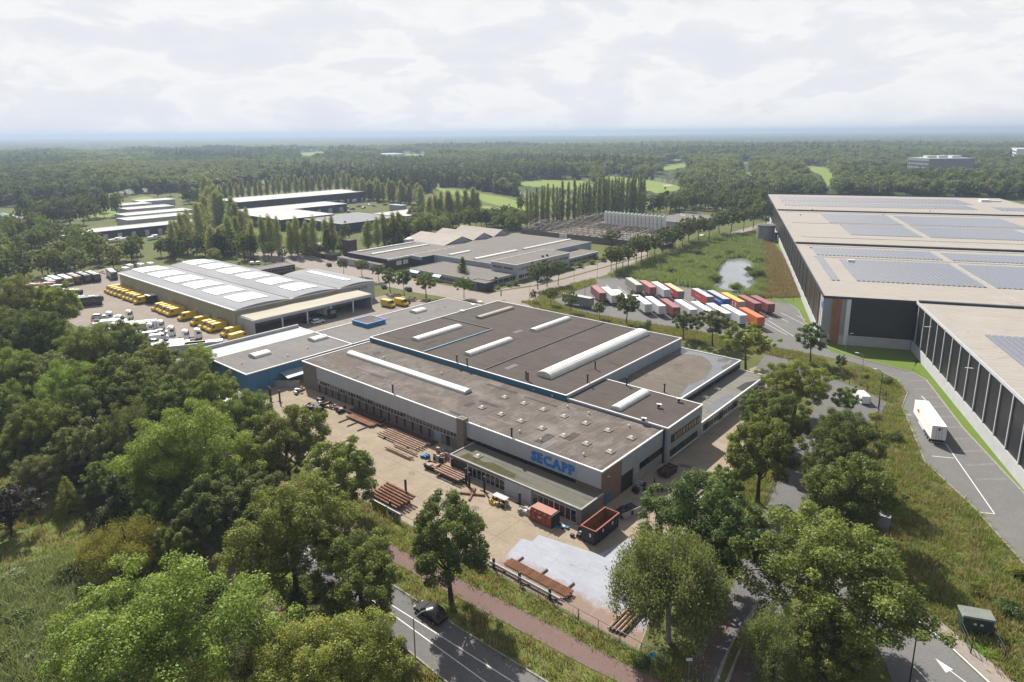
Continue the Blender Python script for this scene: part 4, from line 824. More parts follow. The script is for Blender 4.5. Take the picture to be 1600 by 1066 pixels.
# ------------------------------------------------------------------ far sheds on the left
def shed(name, label, u0, u1, v0, v1, z, wall_m, roof_m, trim=None, doors=0):
    t = T(name, label, 'shed' if z < 7 else 'warehouse', M, -(u0+u1)/2, (v0+v1)/2); block(t, -u1, -u0, v0, v1, 0, z, wall_m, roof_m, trim, wd=0.5)
    n = max(2, int((u1-u0)/7)); panels(t, 'y-', v0, [-u1+(u1-u0)*i/n for i in range(n+1)], 1.0, z-0.4, wall_m, 0.12, 0.15)
    n = max(2, int((v1-v0)/7)); panels(t, 'x+', -u0, [v0+(v1-v0)*i/n for i in range(n+1)], 1.0, z-0.4, wall_m, 0.12, 0.15)
    for i in range(doors): t.part('loading_door', fbox(MB(), 'x+', -u0, v0+(v1-v0)*(i+0.3)/doors, v0+(v1-v0)*(i+0.62)/doors, 0, 3.6, 0.13, 0.2), m_concL)
    return t
m_roofP = mat('pale_gravel_roof', (0.66,0.64,0.61), 0.9, 0.08, 0.1, detail=7)
a_ = shed('long_warehouse', 'longest dark warehouse with a white trimmed pale roof among the far sheds', 452, 490, 178, 300, 9.0, m_dkgrey, m_roofP, doors=16)
a_.part('dock_canopy', MB().box(-452,-448.5,182,268,3.2,3.6), m_panelB)
b_ = shed('pale_roof_hall', 'low hall with long pale roof in front of the longest warehouse', 398, 428, 158, 240, 6.0, m_dkgrey, m_roofP, doors=8)
c_ = shed('dark_end_hall', 'dark hall with square pale roof behind the poplar row', 338, 391, 146, 186, 7.0, m_dkgrey, m_roofP)
d_ = shed('ribbed_roof_hall', 'hall with pale ribbed sloping roof right of the dark hall', 296, 339, 162, 206, 6.0, m_dkgrey, m_roofS)
for i in range(14): d_.part('roof_rib', MB().box(-338+3*i,-337.7+3*i,162.4,205.6,6.0,6.2), m_trim)
e_ = shed('dark_corner_building', 'dark building with white window bands at its right corner', 292, 322, 207, 238, 6.5, m_dkgrey, m_roofP)
e_.part('white_band', fbox(MB(), 'x+', -292, 207.4, 237.6, 1.3, 2.6, 0.13, 0.3), m_trim); e_.part('white_band', fbox(MB(), 'x+', -292, 207.4, 237.6, 4.2, 5.8, 0.13, 0.3), m_trim)
for i in range(6): window(e_, 'x+', -291.7, 208.5+4.8*i, 212.5+4.8*i, 2.8, 4.0, 3)
shed('pale_green_shed', 'small pale green roofed shed beyond the parked lorries', 358, 372, 262, 268, 5.0, m_panelB, mat('mint_roof', (0.42,0.52,0.47)))
f_ = shed('long_low_workshop', 'long low dark workshop with parked vans in front', 386, 404, 48, 118, 5.5, m_dkgrey, m_roofP, doors=9)
g_ = shed('flat_beige_hall', 'beige roofed hall at the left end of the long workshop', 383, 432, 35, 47.5, 5.5, m_dkgrey, m_roofP)
for i, (u_, va, vb) in enumerate(((434,90,134),(465,100,148),(507,117,152),(545,127,150),(566,150,178))):
    s_ = shed('terrace_shed', ['nearest','second nearest','middle','second farthest','farthest'][i]+' of the five low white sheds in rows', u_, u_+20, va, vb, 5.0, m_concL, m_roofP)
    s_.o['group'] = 'five low white sheds'
shed('green_roof_shed', 'shed with a green roof at the far left edge', 515, 560, 25, 50, 5.0, m_concL, mat('green_roof', (0.05,0.22,0.16)))
shed('rusty_roof_shed', 'shed with a rusty red roof at the far left', 488, 522, 40, 60, 4.5, m_brickG, mat('red_roof', (0.33,0.13,0.07)))

# ------------------------------------------------------------------ vehicles (front towards +y, origin on the ground at the centre)
O0 = Frame(0, 0, 0)
wheel_me = {}
def wheel(t, x, y, r, w_=0.24):
    k = (r, w_)
    if k not in wheel_me:
        wheel_me[k] = (MB().tube((-w_/2,0,0),(w_/2,0,0),r,14).mesh('tyre'), MB().tube((-w_/2-0.012,0,0),(w_/2+0.012,0,0),r*0.58,10).mesh('rim'))
    o = t.inst('wheel', wheel_me[k][0], m_tyre, (x, y, r)); t.inst('rim', wheel_me[k][1], m_steel, (0,0,0), o)
def proto(name): return T(name, 'x', 'x', O0, 0, 0)
def place(p, fr, x, y, rot, label, cat, group=None, first=set(), z=0.0):
    o = p.o if p.o.name not in first else copy_tree(p.o)
    first.add(p.o.name)
    o.location = fr.w(x, y, z); o.rotation_euler = (0, 0, fr.ang+R_(rot)); tag(o, label, cat, group); return o
def loft_x(prof, hw):
    """closed side profile (y,z) given half widths; returns a shell"""
    mb = MB(); n = len(prof)
    mb.add([(-h, p[0], p[1]) for p, h in zip(prof, hw)]+[(h, p[0], p[1]) for p, h in zip(prof, hw)], [tuple(range(n)), tuple(range(2*n-1, n-1, -1))]+[(n+i, n+(i+1) % n, (i+1) % n, i) for i in range(n)])
    return mb
def make_van(name, paint, L=6.0, Hh=2.6):
    t = proto(name); h = L/2
    t.part('body', loft_x([(-h,0.35),(-h,Hh-0.25),(-h+0.12,Hh-0.05),(h-1.75,Hh),(h-1.45,Hh-0.08),(h-0.62,1.5),(h-0.1,1.2),(h,0.9),(h,0.38)], [1.0,0.94,0.9,0.9,0.88,0.97,0.95,0.97,1.0]), paint)
    t.part('windscreen', MB().add([(-0.84,h-0.70,1.56),(0.84,h-0.70,1.56),(0.78,h-1.40,Hh-0.14),(-0.78,h-1.40,Hh-0.14)], [(0,1,2,3)]).add([(-0.84,h-0.66,1.58),(0.84,h-0.66,1.58),(0.78,h-1.36,Hh-0.12),(-0.78,h-1.36,Hh-0.12)], [(0,1,2,3)]), m_glass)
    for s in (-1, 1):
        t.part('side_window', MB().add([(s*1.0,h-1.02,1.5),(s*1.0,h-2.0,1.5),(s*0.935,h-2.0,2.15),(s*0.945,h-1.45,2.15)], [(0,1,2,3) if s > 0 else (3,2,1,0)]), m_glass)
        t.part('mirror', MB().box(s*1.02,s*1.2,h-1.25,h-1.1,1.5,1.85), m_dark)
        t.part('headlight', MB().box(s*0.62,s*0.9,h-0.02,h+0.02,0.85,1.08), m_trim)
        t.part('tail_light', MB().box(s*0.86,s*0.97,-h-0.02,-h+0.02,0.9,1.5), m_redc)
    t.part('bumper', MB().box(-0.98,0.98,h-0.3,h+0.06,0.3,0.62), m_dark); t.part('sill', MB().box(-1.01,1.01,-h+1.4,h-1.4,0.3,0.5), m_dark)
    for s in (-0.88, 0.88): wheel(t, s, h-1.0, 0.36); wheel(t, s, -h+1.3, 0.36)
    return t
def make_coach(name, paint, roofm, L=12.0, Hh=3.4):
    t = proto(name); h = L/2
    t.part('body', loft_x([(-h,0.35),(-h,Hh-0.2),(-h+0.25,Hh),(h-0.5,Hh),(h-0.12,Hh-0.35),(h,1.3),(h,0.35)], [1.27,1.22,1.1,1.1,1.2,1.27,1.27]), paint)
    t.part('roof', MB().box(-1.12,1.12,-h+0.3,h-0.6,Hh-0.02,Hh+0.05), roofm)
    for y in (-2.5, 2.2): t.part('roof_unit', MB().taper(-0.8,0.8,y-1.1,y+1.1,Hh+0.05,Hh+0.28,0.15,0.2), m_trim if roofm is not m_dark else m_dkgrey)
    t.part('windscreen', MB().add([(-1.15,h+0.015,1.35),(1.15,h+0.015,1.35),(1.12,h-0.10,Hh-0.42),(-1.12,h-0.10,Hh-0.42)], [(0,1,2,3)]), m_glass)
    t.part('rear_window', MB().box(-1.0,1.0,-h-0.02,-h+0.02,1.9,2.9), m_glass)
    for s in (-1, 1):
        for i in range(6): t.part('side_window', MB().add([(s*1.285,-h+0.9+1.72*i,1.5),(s*1.285,-h+2.5+1.72*i,1.5),(s*1.245,-h+2.5+1.72*i,2.75),(s*1.245,-h+0.9+1.72*i,2.75)], [(0,1,2,3) if s > 0 else (3,2,1,0)]), m_glass)
        wheel(t, s*1.12, h-2.6, 0.5, 0.3); wheel(t, s*1.12, -h+3.2, 0.5, 0.3)
        t.part('mirror', MB().box(s*1.3,s*1.5,h-0.1,h+0.25,2.3,2.8), m_dark)
    t.part('bumper', MB().box(-1.26,1.26,h-0.1,h+0.05,0.3,0.75), m_dark)
    return t
def make_trailer(name, side, roofm, L=13.6, back=None, Hh=4.0):
    t = proto(name); h = L/2
    t.part('box_body', MB().box(-1.27,1.27,-h,h,1.15,Hh-0.03), side); t.part('roof', MB().box(-1.25,1.25,-h+0.02,h-0.02,Hh-0.03,Hh), roofm)
    d = t.part('rear_door', MB().box(-1.22,1.22,-h-0.05,-h-0.005,1.2,Hh-0.1), back or side)
    t.part('door_bar', MB().box(-0.5,-0.44,-h-0.09,-h-0.052,1.25,Hh-0.15).box(0.44,0.5,-h-0.09,-h-0.052,1.25,Hh-0.15).box(-0.03,0.03,-h-0.08,-h-0.052,1.25,Hh-0.15), m_steel, d)
    t.part('chassis', MB().box(-0.5,0.5,-h+0.2,h-0.5,0.85,1.14), m_dark); t.part('bumper', MB().box(-1.2,1.2,-h-0.04,-h+0.1,0.5,0.68), m_steel)
    for s in (-1.0, 1.0):
        for y in (1.6,2.9,4.2): wheel(t, s, -h+y, 0.5, 0.36)
        t.part('landing_leg', MB().box(s*0.75-0.08,s*0.75+0.08,h-3.1,h-2.9,0.05,1.14), m_steel); t.part('side_guard', MB().box(s*1.18,s*1.22,-h+5.4,h-4.2,0.55,0.95), m_trim)
    return t
def make_truck(name, paint, boxm=None, L=8.5, tractor=False):
    t = proto(name); h = L/2
    t.part('cab', loft_x([(h-1.9,0.9),(h-1.9,3.1),(h-1.4,3.35),(h-0.35,3.0),(h-0.05,1.8),(h,0.6),(h-0.4,0.5),(h-1.9,0.6)], [1.2,1.15,1.1,1.12,1.2,1.22,1.22,1.22]), paint)
    t.part('windscreen', MB().add([(-1.05,h-0.03,1.75),(1.05,h-0.03,1.75),(1.0,h-0.27,2.75),(-1.0,h-0.27,2.75)], [(0,1,2,3)]), m_glass)
    for s in (-1, 1):
        t.part('side_window', MB().box(s*1.19,s*1.225,h-1.2,h-0.4,1.8,2.5), m_glass); t.part('mirror', MB().box(s*1.28,s*1.45,h-0.4,h-0.2,1.8,2.5), m_dark)
        wheel(t, s*1.0, h-1.1, 0.48, 0.3); wheel(t, s*1.0, -h+1.6, 0.48, 0.5)
        if tractor: t.part('mudguard', MB().box(s*0.75,s*1.25,-h+0.9,-h+2.3,1.0,1.08), m_dark)
    t.part('bumper', MB().box(-1.22,1.22,h-0.2,h+0.05,0.35,0.75), m_dark); t.part('chassis', MB().box(-0.45,0.45,-h,h-1.2,0.6,0.95), m_dark)
    if boxm:
        b = t.part('cargo_box', MB().box(-1.25,1.25,-h,h-2.05,1.0,3.5), boxm); t.part('dark_edge', MB().box(-1.27,1.27,-h-0.02,-h+0.12,1.0,3.52).box(-1.27,1.27,-0.6,-0.45,1.0,3.52), m_dkgrey, b)
    return t
def make_car(name, paint, L=4.4, Wd=1.8, Hh=1.5, roofm=None):
    t = proto(name); h = L/2; w2 = Wd/2
    lower = [(-h,0.35),(-h-0.02,0.75),(-h+0.15,0.95),(-h*0.3,1.0),(h*0.42,0.98),(h-0.25,0.82),(h,0.62),(h,0.34)]
    t.part('body', loft_x(lower, [w2*0.96,w2*0.97,w2*0.96,w2,w2,w2*0.95,w2*0.88,w2*0.9]), paint)
    cab = [(-h+0.12,0.93),(-h+0.55,Hh-0.08),(-h*0.35,Hh),(h*0.12,Hh-0.03),(h*0.52,0.95)]
    t.part('glasshouse', loft_x(cab, [w2*0.92,w2*0.76,w2*0.74,w2*0.75,w2*0.93]), m_glass)
    t.part('roof', loft_x([(-h+0.5,Hh-0.10),(-h+0.56,Hh-0.05),(-h*0.35,Hh+0.025),(h*0.10,Hh),(h*0.17,Hh-0.07)], [w2*0.79]*5), roofm or paint)
    for s in (-1, 1):
        t.part('pillar', MB().add([(s*w2*0.975,-0.05,0.98),(s*w2*0.975,-0.17,0.98),(s*w2*0.785,-0.2,Hh-0.03),(s*w2*0.785,-0.08,Hh-0.03)], [(0,1,2,3) if s < 0 else (3,2,1,0)]), paint)
        t.part('headlight', MB().box(s*w2*0.5,s*w2*0.86,h-0.06,h+0.015,0.62,0.75), m_trim); t.part('tail_light', MB().box(s*w2*0.6,s*w2*0.95,-h-0.03,-h+0.03,0.72,0.88), m_redc)
        t.part('mirror', MB().box(s*w2*1.0,s*w2*1.14,h*0.34,h*0.44,0.98,1.12), paint)
        wheel(t, s*(w2-0.09), h-0.82, 0.33, 0.22); wheel(t, s*(w2-0.09), -h+0.78, 0.33, 0.22)
    t.part('bumper', MB().box(-w2*0.9,w2*0.9,h-0.12,h+0.04,0.28,0.5).box(-w2*0.9,w2*0.9,-h-0.05,-h+0.1,0.3,0.55), m_dark)
    return t
p_yvan = make_van('delivery_van', m_yellow); p_wvan = make_van('white_van', m_white, 5.4, 2.1)
vans = [236,232.6,229.2,225.6,221.9,217.2,214.3,211.2,206.6,191.2,188.2,185.2,182.2,179.4,170.8,161.6,155.6,152.7,149.8,141.6]
for i, u in enumerate(vans):
    blk = ['in the farthest block of nine' if i < 9 else 'in the middle block of five' if i < 14 else 'standing alone after the block of five' if i == 14 else 'standing alone before the block of three' if i == 15 else 'in the block of three' if i < 19 else 'nearest the canopy, standing alone'][0]
    k = i if i < 9 else i-9 if i < 14 else i-16
    lab = 'yellow delivery van ' + ((ordn(k)+' from the left ' if i not in (14,15,19) else '') + blk)
    place(p_yvan, M, -u, 9.9+random.uniform(-.2,.2), 180+random.uniform(-2,2), lab, 'van', 'yellow vans along the depot wall')
place(p_yvan, M, -134.6, 9.0, 4, 'yellow delivery van parked tail out at the near end of the depot row', 'van')
place(p_yvan, M, -131.2, 63.2, -88, 'yellow van with its nose towards the street, nearer of two behind the canopy', 'van'); place(p_yvan, M, -128.9, 67.4, -88, 'yellow van with its nose towards the street, farther of two behind the canopy', 'van')
cm = {}
def cmat(n, c, rough=0.35): return mat('paint_'+n, c, rough, 0.06, 0.8, spec=0.5)
coach = []
for i, (u, v, rot, pn, rf, lab) in enumerate(((265,-3.6,-90,cmat('slate',(0.10,0.11,0.19)),m_concL,'dark blue coach with pale roof, leftmost of the front row'),(268,-0.6,-90,cmat('green_grey',(0.20,0.25,0.24)),m_white,'grey coach with white roof, second of the row'),(267,2.8,-90,m_white,m_white,'white coach, third of the row'),(267,6.2,-90,cmat('maroon',(0.16,0.06,0.07)),cmat('rose',(0.50,0.22,0.24)),'coach with a faded red roof'),(267,9.6,-90,cmat('black',(0.03,0.032,0.04)),m_dkgrey,'black coach in the row, beside the red roofed one'),(266,12.8,-90,cmat('charcoal',(0.06,0.07,0.08)),m_tank,'dark grey coach at the right end of the row'),(265,20,-100,cmat('blue_grey',(0.13,0.18,0.21)),cmat('ice',(0.50,0.58,0.62)),'teal grey coach with pale roof beside the depot corner'))):
    p = make_coach('coach', pn, rf); place(p, M, -u, v, rot, lab, 'coach', 'coaches at the far yard end')
for i, (u, v, rot, pn, rf, lab) in enumerate(((258,-8.5,-20,m_redc,cmat('red',(0.55,0.08,0.07)),'bright red roofed coach at the tree edge'),(250,-7.5,-20,cmat('cream',(0.55,0.42,0.38)),m_white,'coach with white and pink roof beside the red one'),(236,-6.5,-20,cmat('lime',(0.50,0.52,0.10)),cmat('lime',(0.50,0.52,0.10)),'lime yellow coach by the trees'),(241,-9.5,-20,m_concL,m_white,'pale grey coach behind the lime yellow one'),(222,-9,-20,cmat('sky',(0.10,0.38,0.50)),cmat('sky2',(0.25,0.52,0.62)),'sky blue coach by the trees'),(218,-5.5,-20,cmat('black',(0.03,0.032,0.04)),m_dkgrey,'black coach at the right of the tree edge group'))):
    p = make_coach('coach', pn, rf, 10.5); place(p, M, -u, v, rot, lab, 'coach', 'coaches at the tree edge')
p_tr = make_truck('white_truck', m_white, None, 6.5, True); p_bx = make_truck('box_truck', m_white, m_white, 8.0)
for i, (u, v, rot, p, lab) in enumerate(((190,-9.5,-25,p_tr,'white tractor unit leftmost by the trees'),(187,-4.5,-30,p_tr,'white tractor unit alone at the front of the far truck group'),(166,-3.8,-30,p_bx,'white box truck at the front with dark edged body'),(170,-9.5,-30,p_bx,'white box truck behind, left of the beige one'),(176,-10.5,-30,p_bx,'white box truck half hidden by trees'),(156,-4,-30,p_tr,'white tractor unit beside the two white vans'),(148.6,-3,-30,p_tr,'white tractor unit right of the white vans'),(147,0,-30,p_tr,'foremost white tractor unit near the yellow vans'),(183,-9,-30,p_tr,'white tractor unit second row from the left'))):
    place(p, M, -u, v, rot, lab, 'truck', 'white trucks in the depot yard')
p_bg = make_truck('box_truck', m_white, m_beigeW, 8.0); place(p_bg, M, -165.4, -7.2, -30, 'white truck with beige box', 'truck')
for i, (u, v, rot, lab) in enumerate(((158,-6.5,-28,'white van left of two parked side by side at the trees'),(153.5,-6.3,-28,'white van right of two parked side by side at the trees'),(162,-9.5,-28,'white van half hidden behind the box trucks'),(172,-13,-28,'white van deep among the trees'),(143,-5,-28,'white van nearest the flatbeds'),(138,-6.5,-28,'white van beside the white trailers'),(181,-12.5,-28,'white van at the left among tree tops'))):
    place(p_wvan, M, -u, v, rot, lab, 'van', 'white vans in the depot yard')
p_pc = make_car('car', m_white)
for i, (u, v, l) in enumerate(((186,-7.5,'behind the lone tractor unit'),(180,-5.5,'left of the foremost box truck'),(177,-7,'second left of the foremost box truck'),(174,-5,'next to the foremost box truck'),(160,-3,'just right of the foremost box truck'),(151,-8.5,'below the two white vans'),(146,-8.5,'left of the low trailers'),(192,-6.5,'at the far end of the truck group'),(196,-8.5,'farthest, before the black coach'),(169,-13,'at the tree edge below the box trucks'))):
    place(p_pc, M, -u, v, -28, 'white parked car '+l, 'car', 'white cars in the depot yard')
p_wt = make_trailer('flat_trailer', m_concL, m_white, 10, None, 2.9)
for i, (u, v, lab) in enumerate(((139,-9,'white low trailer left of three by the blue workshop'),(134.5,-6.5,'white low trailer middle of three by the blue workshop'),(132.5,-2.5,'white low trailer right of three by the blue workshop'))): place(p_wt, M, -u, v, -30, lab, 'trailer', 'white trailers by the blue workshop')
# trailers in the truck park
TR = 8.0
def put_trailer(u, v, side, roofm, lab, L=13.6, back=None, txt=None, txc=None):
    p = make_trailer('trailer', side, roofm, L, back)
    c = M.w(-u, v); d = Vector((math.sin(R_(-TR)), math.cos(R_(-TR)))); r = Vector((d.y, -d.x))
    q = Vector((c.x, c.y)) + r*1.27 + d*L/2
    o = place(p, I, q.x, q.y, TR, lab, 'trailer', 'trailers in the truck park')
    if txt:
        letters(p, txt[0], 'x-', -1.27, txt[1], txt[2], txt[3], txt[4], txc or m_trim, 0.03, 0.03)
cB, cR, cM2, cBl, cO, cG, cY = cmat('brown_red',(0.30,0.09,0.085),0.6), cmat('curtain_red',(0.62,0.08,0.09),0.5), cmat('maroon2',(0.40,0.14,0.14),0.6), cmat('curtain_blue',(0.025,0.14,0.60),0.5), cmat('orange',(0.85,0.22,0.06),0.5), cmat('trailer_grey',(0.30,0.31,0.33),0.6), cmat('tan_roof',(0.80,0.60,0.32),0.6)
cTan = cmat('trailer_tan',(0.36,0.34,0.30),0.6)
put_trailer(71.3,133.1,cTan,cmat('grey_roof',(0.56,0.55,0.50),0.6),'grey tan trailer, leftmost of the back row',13.6)
put_trailer(65.4,132.8,cM2,cmat('rust_roof',(0.55,0.20,0.19),0.6),'dark red container trailer second in the back row',12.4)
put_trailer(59.6,132.7,cmat('box_white',(0.85,0.87,0.92)),m_white,'white box trailer in the back row, left of the tan roofed one')
put_trailer(54.4,133.2,cR,cY,'red sided trailer with tan roof and grey doors',13.6,cG,('TRANS',-2.5,2.5,2.2,0.7))
put_trailer(42.7,132.0,cR,m_concL,'red curtain trailer with white roof and white lettering',13.6,cG,('logistic',-1.5,3.0,2.4,0.6))
put_trailer(36.9,132.4,cBl,cmat('cream_roof',(0.62,0.60,0.52),0.6),'blue curtain trailer with cream roof',13.6,cBl,('TRANSPORT',-5.0,1.5,2.2,0.7))
put_trailer(31.5,132.0,cR,cmat('yellow_roof',(0.98,0.60,0.10),0.6),'red trailer with yellow roof and big white letters',13.6,m_concL,('TSR',-5.9,0.2,1.6,1.8))
put_trailer(26.3,133.0,cB,cM2,'brown red container trailer, second from the right of the back row',12.4); put_trailer(22.6,135.0,cB,cM2,'brown red container trailer, rightmost of the back row',12.4)
W1 = cmat('box_white',(0.85,0.87,0.92))
for u, v, lab in ((69.7,113.2,'white trailer second in the front row, beside the dark red one'),(64.2,112.2,'white trailer in the front row behind the lone tree'),(54.2,109.4,'white trailer just right of the lone tree'),(49.5,110.2,'white trailer with grey doors, left of the brown container'),(39.4,112.4,'white trailer right of the brown container, half hidden'),(34.0,113.6,'white trailer behind the pair of small trees'),(29.0,114.6,'white trailer partly hidden, third from the orange one'),(24.2,115.6,'white trailer beside the orange one')):
    put_trailer(u, v, W1, m_white, lab)
put_trailer(74.9,113.5,cB,cM2,'dark red container trailer, leftmost of the front row',12.4); put_trailer(44.9,111.4,cB,cM2,'brown red container trailer in the middle of the front row',12.4); put_trailer(19.1,116.6,cO,cO,'orange container trailer, rightmost of the front row',12.4)
x_, y_ = M.px(905, 482, 0); gtr = make_trailer('trailer', cG, m_concL, 12.2); place(gtr, M, x_-2, y_+2, 88, 'grey container with dark lettering along the hedge', 'container'); letters(gtr, 'MAERSK', 'x+', 1.27, -5.2, 4.8, 1.9, 1.2, m_dkgrey, 0.03, 0.02)
p_big = make_trailer('trailer', m_white, m_white); place(p_big, I, *(G(1455.2,691.6,0.6)+Vector((1.25+6.8*math.sin(R_(17.8)),6.8*math.cos(R_(17.8)),0)))[:2], -17.8, 'lone white trailer parked in the lane beside the warehouse', 'trailer')
p_big.part('emblem', MB().tube((-1.275,3.1,2.9),(-1.30,3.1,2.9),0.42,14).box(-1.30,-1.275,3.2,4.4,2.7,2.95), cmat('emblem',(0.75,0.10,0.05))); p_big.part('rear_emblem', MB().tube((0,-6.86,3.35),(0,-6.885,3.35),0.3,12), cmat('emblem2',(0.55,0.02,0.12)))
# bay lines
def uvl(a): return [tuple(M.w(-u, v)[:2]) for u, v in a]
dTR = Vector((math.sin(R_(-TR)), math.cos(R_(-TR)))); 
for k in range(15):
    for (u0, v0) in ((78.6-5.35*k, 131.5), (80.5-5.05*k, 110.5+0.45*k*(k > 3))):
        a = M.w(-u0, v0); q = Vector((a.x, a.y)); band('bay_line', [tuple(q), tuple(q+dTR*15)], 0.16, 0.052, 0.058, m_mark, lot)
for a in (((1416,648.5),(1424,649)),((1456,713),(1491,716.5)),((1511,798.5),(1554,803.5)),((1478,694),(1554,803.5)),((1200,501),(1240,526)),((1440,619),(1448,628))): band('bay_line', gp(a), 0.17, 0.052, 0.058, m_mark, lot)
for i in range(12):
    a = W.w(21.8, -14-5.6*i); b = W.w(16.8, -16-5.6*i); band('faded_hatch', [tuple(a[:2]), tuple(b[:2])], 0.75, 0.0515, 0.055, m_markO, lot)
# cars
p_suv = make_car('car', cmat('car_black',(0.012,0.013,0.015),0.15), 4.6, 1.9, 1.62); c = (G(655,955)+G(697,980))/2; place(p_suv, M, *M.inv(G(673,963)), 90, 'black car driving on the road at the bottom', 'car')
p_cb = make_car('car', cmat('car_blue',(0.03,0.05,0.14),0.2)); p_cs = make_car('car', cmat('car_silver',(0.45,0.46,0.48),0.25)); p_cw = make_car('car', m_white); p_ck = make_car('car', cmat('car_dark',(0.03,0.032,0.038),0.2)); p_cr = make_car('car', cmat('car_red',(0.35,0.03,0.03),0.25))
for p, q, rot, lab in ((p_cb,(514,416),70,'dark blue car on the forecourt before the offices'),(p_cs,(459,405),80,'silver car parked before the small brick building'),(p_cw,(393,413.5),80,'left white car of two behind the depot roof'),(p_cw,(402,413),80,'right white car of two behind the depot roof'),(p_ck,(636,473),60,'dark car beside the two yellow vans'),(p_ck,(600,450),60,'dark car under the street trees'),(p_cw,(497,505),0,'white car in front of the depot canopy'),(p_ck,(483,503),10,'black car under the depot canopy'),(p_ck,(1047,367),0,'dark car beside the end silo'),(p_cs,(585,373),30,'silver car behind the office trees'),(p_ck,(394,372.5),20,'dark car under the poplars'),(p_cs,(452,388),80,'silver car by the hedge left of the brick building'),(p_cw,(442,387),80,'white car by the hedge left of the brick building')):
    place(p, M, *M.px(*q), rot, lab, 'car')
place(p_wvan, M, *M.px(1097,372.5), 0, 'white van driving along the far tree lined road', 'van'); place(p_wvan, M, *M.px(1345,626), 35, 'small white van parked at the street end by the meadow', 'van'); place(p_ck, M, *M.px(638,454), 70, 'dark car parked between the street trees', 'car')
place(p_bx, M, *M.px(848,438), 0, 'white box truck on the street before the offices', 'truck'); p_dt = make_truck('dark_truck', cmat('truck_dark',(0.05,0.06,0.07)), m_dkgrey, 10); place(p_dt, M, *M.px(1042,391), 0, 'dark truck on the street under the roadside trees', 'truck')
p_ct = make_truck('box_truck', m_dark, m_white, 8.0); place(p_ct, M, -137, 41.5, -90, 'dark truck with white box under the canopy', 'truck')
for i, (q, lab) in enumerate((((188,376),'left'),((196,377),'second'),((238,375),'third'),((244,372),'fourth'),((178,379),'nearest'))): place(p_wvan, M, *M.px(*q), 10, lab+' white van before the long low workshop', 'van', 'vans at the long workshop')
for i, q in enumerate(((536,318),(554,317))): place(p_wt, M, *M.px(*q), 40, ('left' if i == 0 else 'right')+' white lorry trailer behind the pale roofed hall', 'trailer')
p_ft = make_trailer('trailer', m_concL, m_white, 13.6); place(p_ft, M, *M.px(180,408), 60, 'long white trailer behind the trees above the coaches', 'trailer')
k = 0
for q in ((528,329),(535,331),(543,326),(551,328),(560,324),(568,326),(576,321),(585,323),(593,318),(602,321),(545,333),(571,316),(582,314)):
    p = (p_ck, p_cw, p_cs, p_cb, p_cr)[k % 5]; place(p, M, *M.px(*q), 40*k, ordn(k)+' car from the front of the crowded far car park', 'car', 'cars in the far car park'); k += 1

# ------------------------------------------------------------------ yard: steel, containers, racks
def pipes(name, label, cat, group, u0, u1, v0, n, dv, z, r, mt, dz=0.0, sect='tube', jit=0.25):
    L = abs(u1-u0)
    me = (MB().tube((0,0,0),(L,0,0),r,8) if sect == 'tube' else MB().box(0,L,-r,r,-r,-r*0.7).box(0,L,-r,r,r*0.7,r).box(0,L,-r*0.15,r*0.15,-r*0.7,r*0.7)).mesh(name)
    for i in range(n): solo(name, me, mt, M, -max(u0,u1)+random.uniform(-jit,jit), v0+dv*i, z+dz*i, 0, label+', '+ordn(i)+' from the near side' if n > 1 else label, cat, group)
def bearer(u, v0, v1, lab, z=0.0): 
    solo('timber_bearer', MB().box(-0.12,0.12,0,v1-v0,0,0.2).mesh('timber_bearer'), m_rustD, M, -u, v0, z+0.03, 0, lab, 'timber', 'bearers under the steel')
pipes('steel_beam','rusty beam in the stack by the far factory wall','beam','beams by the far factory wall',64.5,52.5,-2.9,6,0.42,0.45,0.16,m_rust,0,'beam')
pipes('steel_beam','rusty top beam of the stack by the far factory wall','beam','beams by the far factory wall',64,53.5,-2.4,4,0.45,0.8,0.16,m_rustD,0,'beam')
pipes('steel_beam','orange rusty beam lying in front of the wall stack','beam','beams before the wall stack',62.5,54,-4.6,4,0.4,0.38,0.15,m_rust,0,'beam')
pipes('steel_pipe','long rusty pipe in the stack right of the beams','pipe','pipes right of the beams',50,38.3,-5.9,6,0.66,0.5,0.2,m_pipe)
pipes('steel_pipe','dark pipe against the factory wall','pipe','dark pipes at the wall',52,38,-2.2,4,0.42,0.4,0.17,m_rustD)
pipes('steel_pipe','single pale pipe lying in front of the pipe stack','pipe','pipes before the stack',44,36.8,-8.8,2,0.45,0.42,0.19,m_pipe); pipes('steel_pipe','pale pipe beside the blue tarpaulin','pipe','pipes before the stack',43.8,37.2,-6.9,1,0.4,0.42,0.2,m_pipe)
pipes('steel_pipe','pale pipe on the low rack before the lean-to','pipe','pipes on the low rack',29.2,23,-9.6,5,0.62,1.0,0.2,m_pipe,0.0); pipes('steel_pipe','lower pipe of the low rack','pipe','pipes on the low rack',29,23.2,-9.3,5,0.5,0.62,0.18,m_rustD)
pipes('steel_pipe','red brown pipe in the rack behind the yellow banner','pipe','pipes behind the banner',31.6,24.4,-22.4,7,0.64,1.0,0.22,m_rust,0.05); pipes('steel_pipe','lower pipe in the rack behind the yellow banner','pipe','pipes behind the banner',31.2,24.8,-22.2,6,0.55,0.6,0.2,m_rustD)
pipes('steel_bar','thin rusty bar beside the long pipe at the fence','bar','bars at the fence corner',2.6,-8.6,-22.0,9,0.22,0.35,0.07,m_pipe,0.0,'beam'); pipes('steel_bar','upper rusty bar in the fence corner stack','bar','bars at the fence corner',2.2,-8.8,-21.6,7,0.24,0.6,0.07,m_rust,0,'beam')
pipes('long_pipe','long pale pipe lying along the fence','pipe',None,4.0,-8.4,-22.55,1,0,0.5,0.22,m_concL)
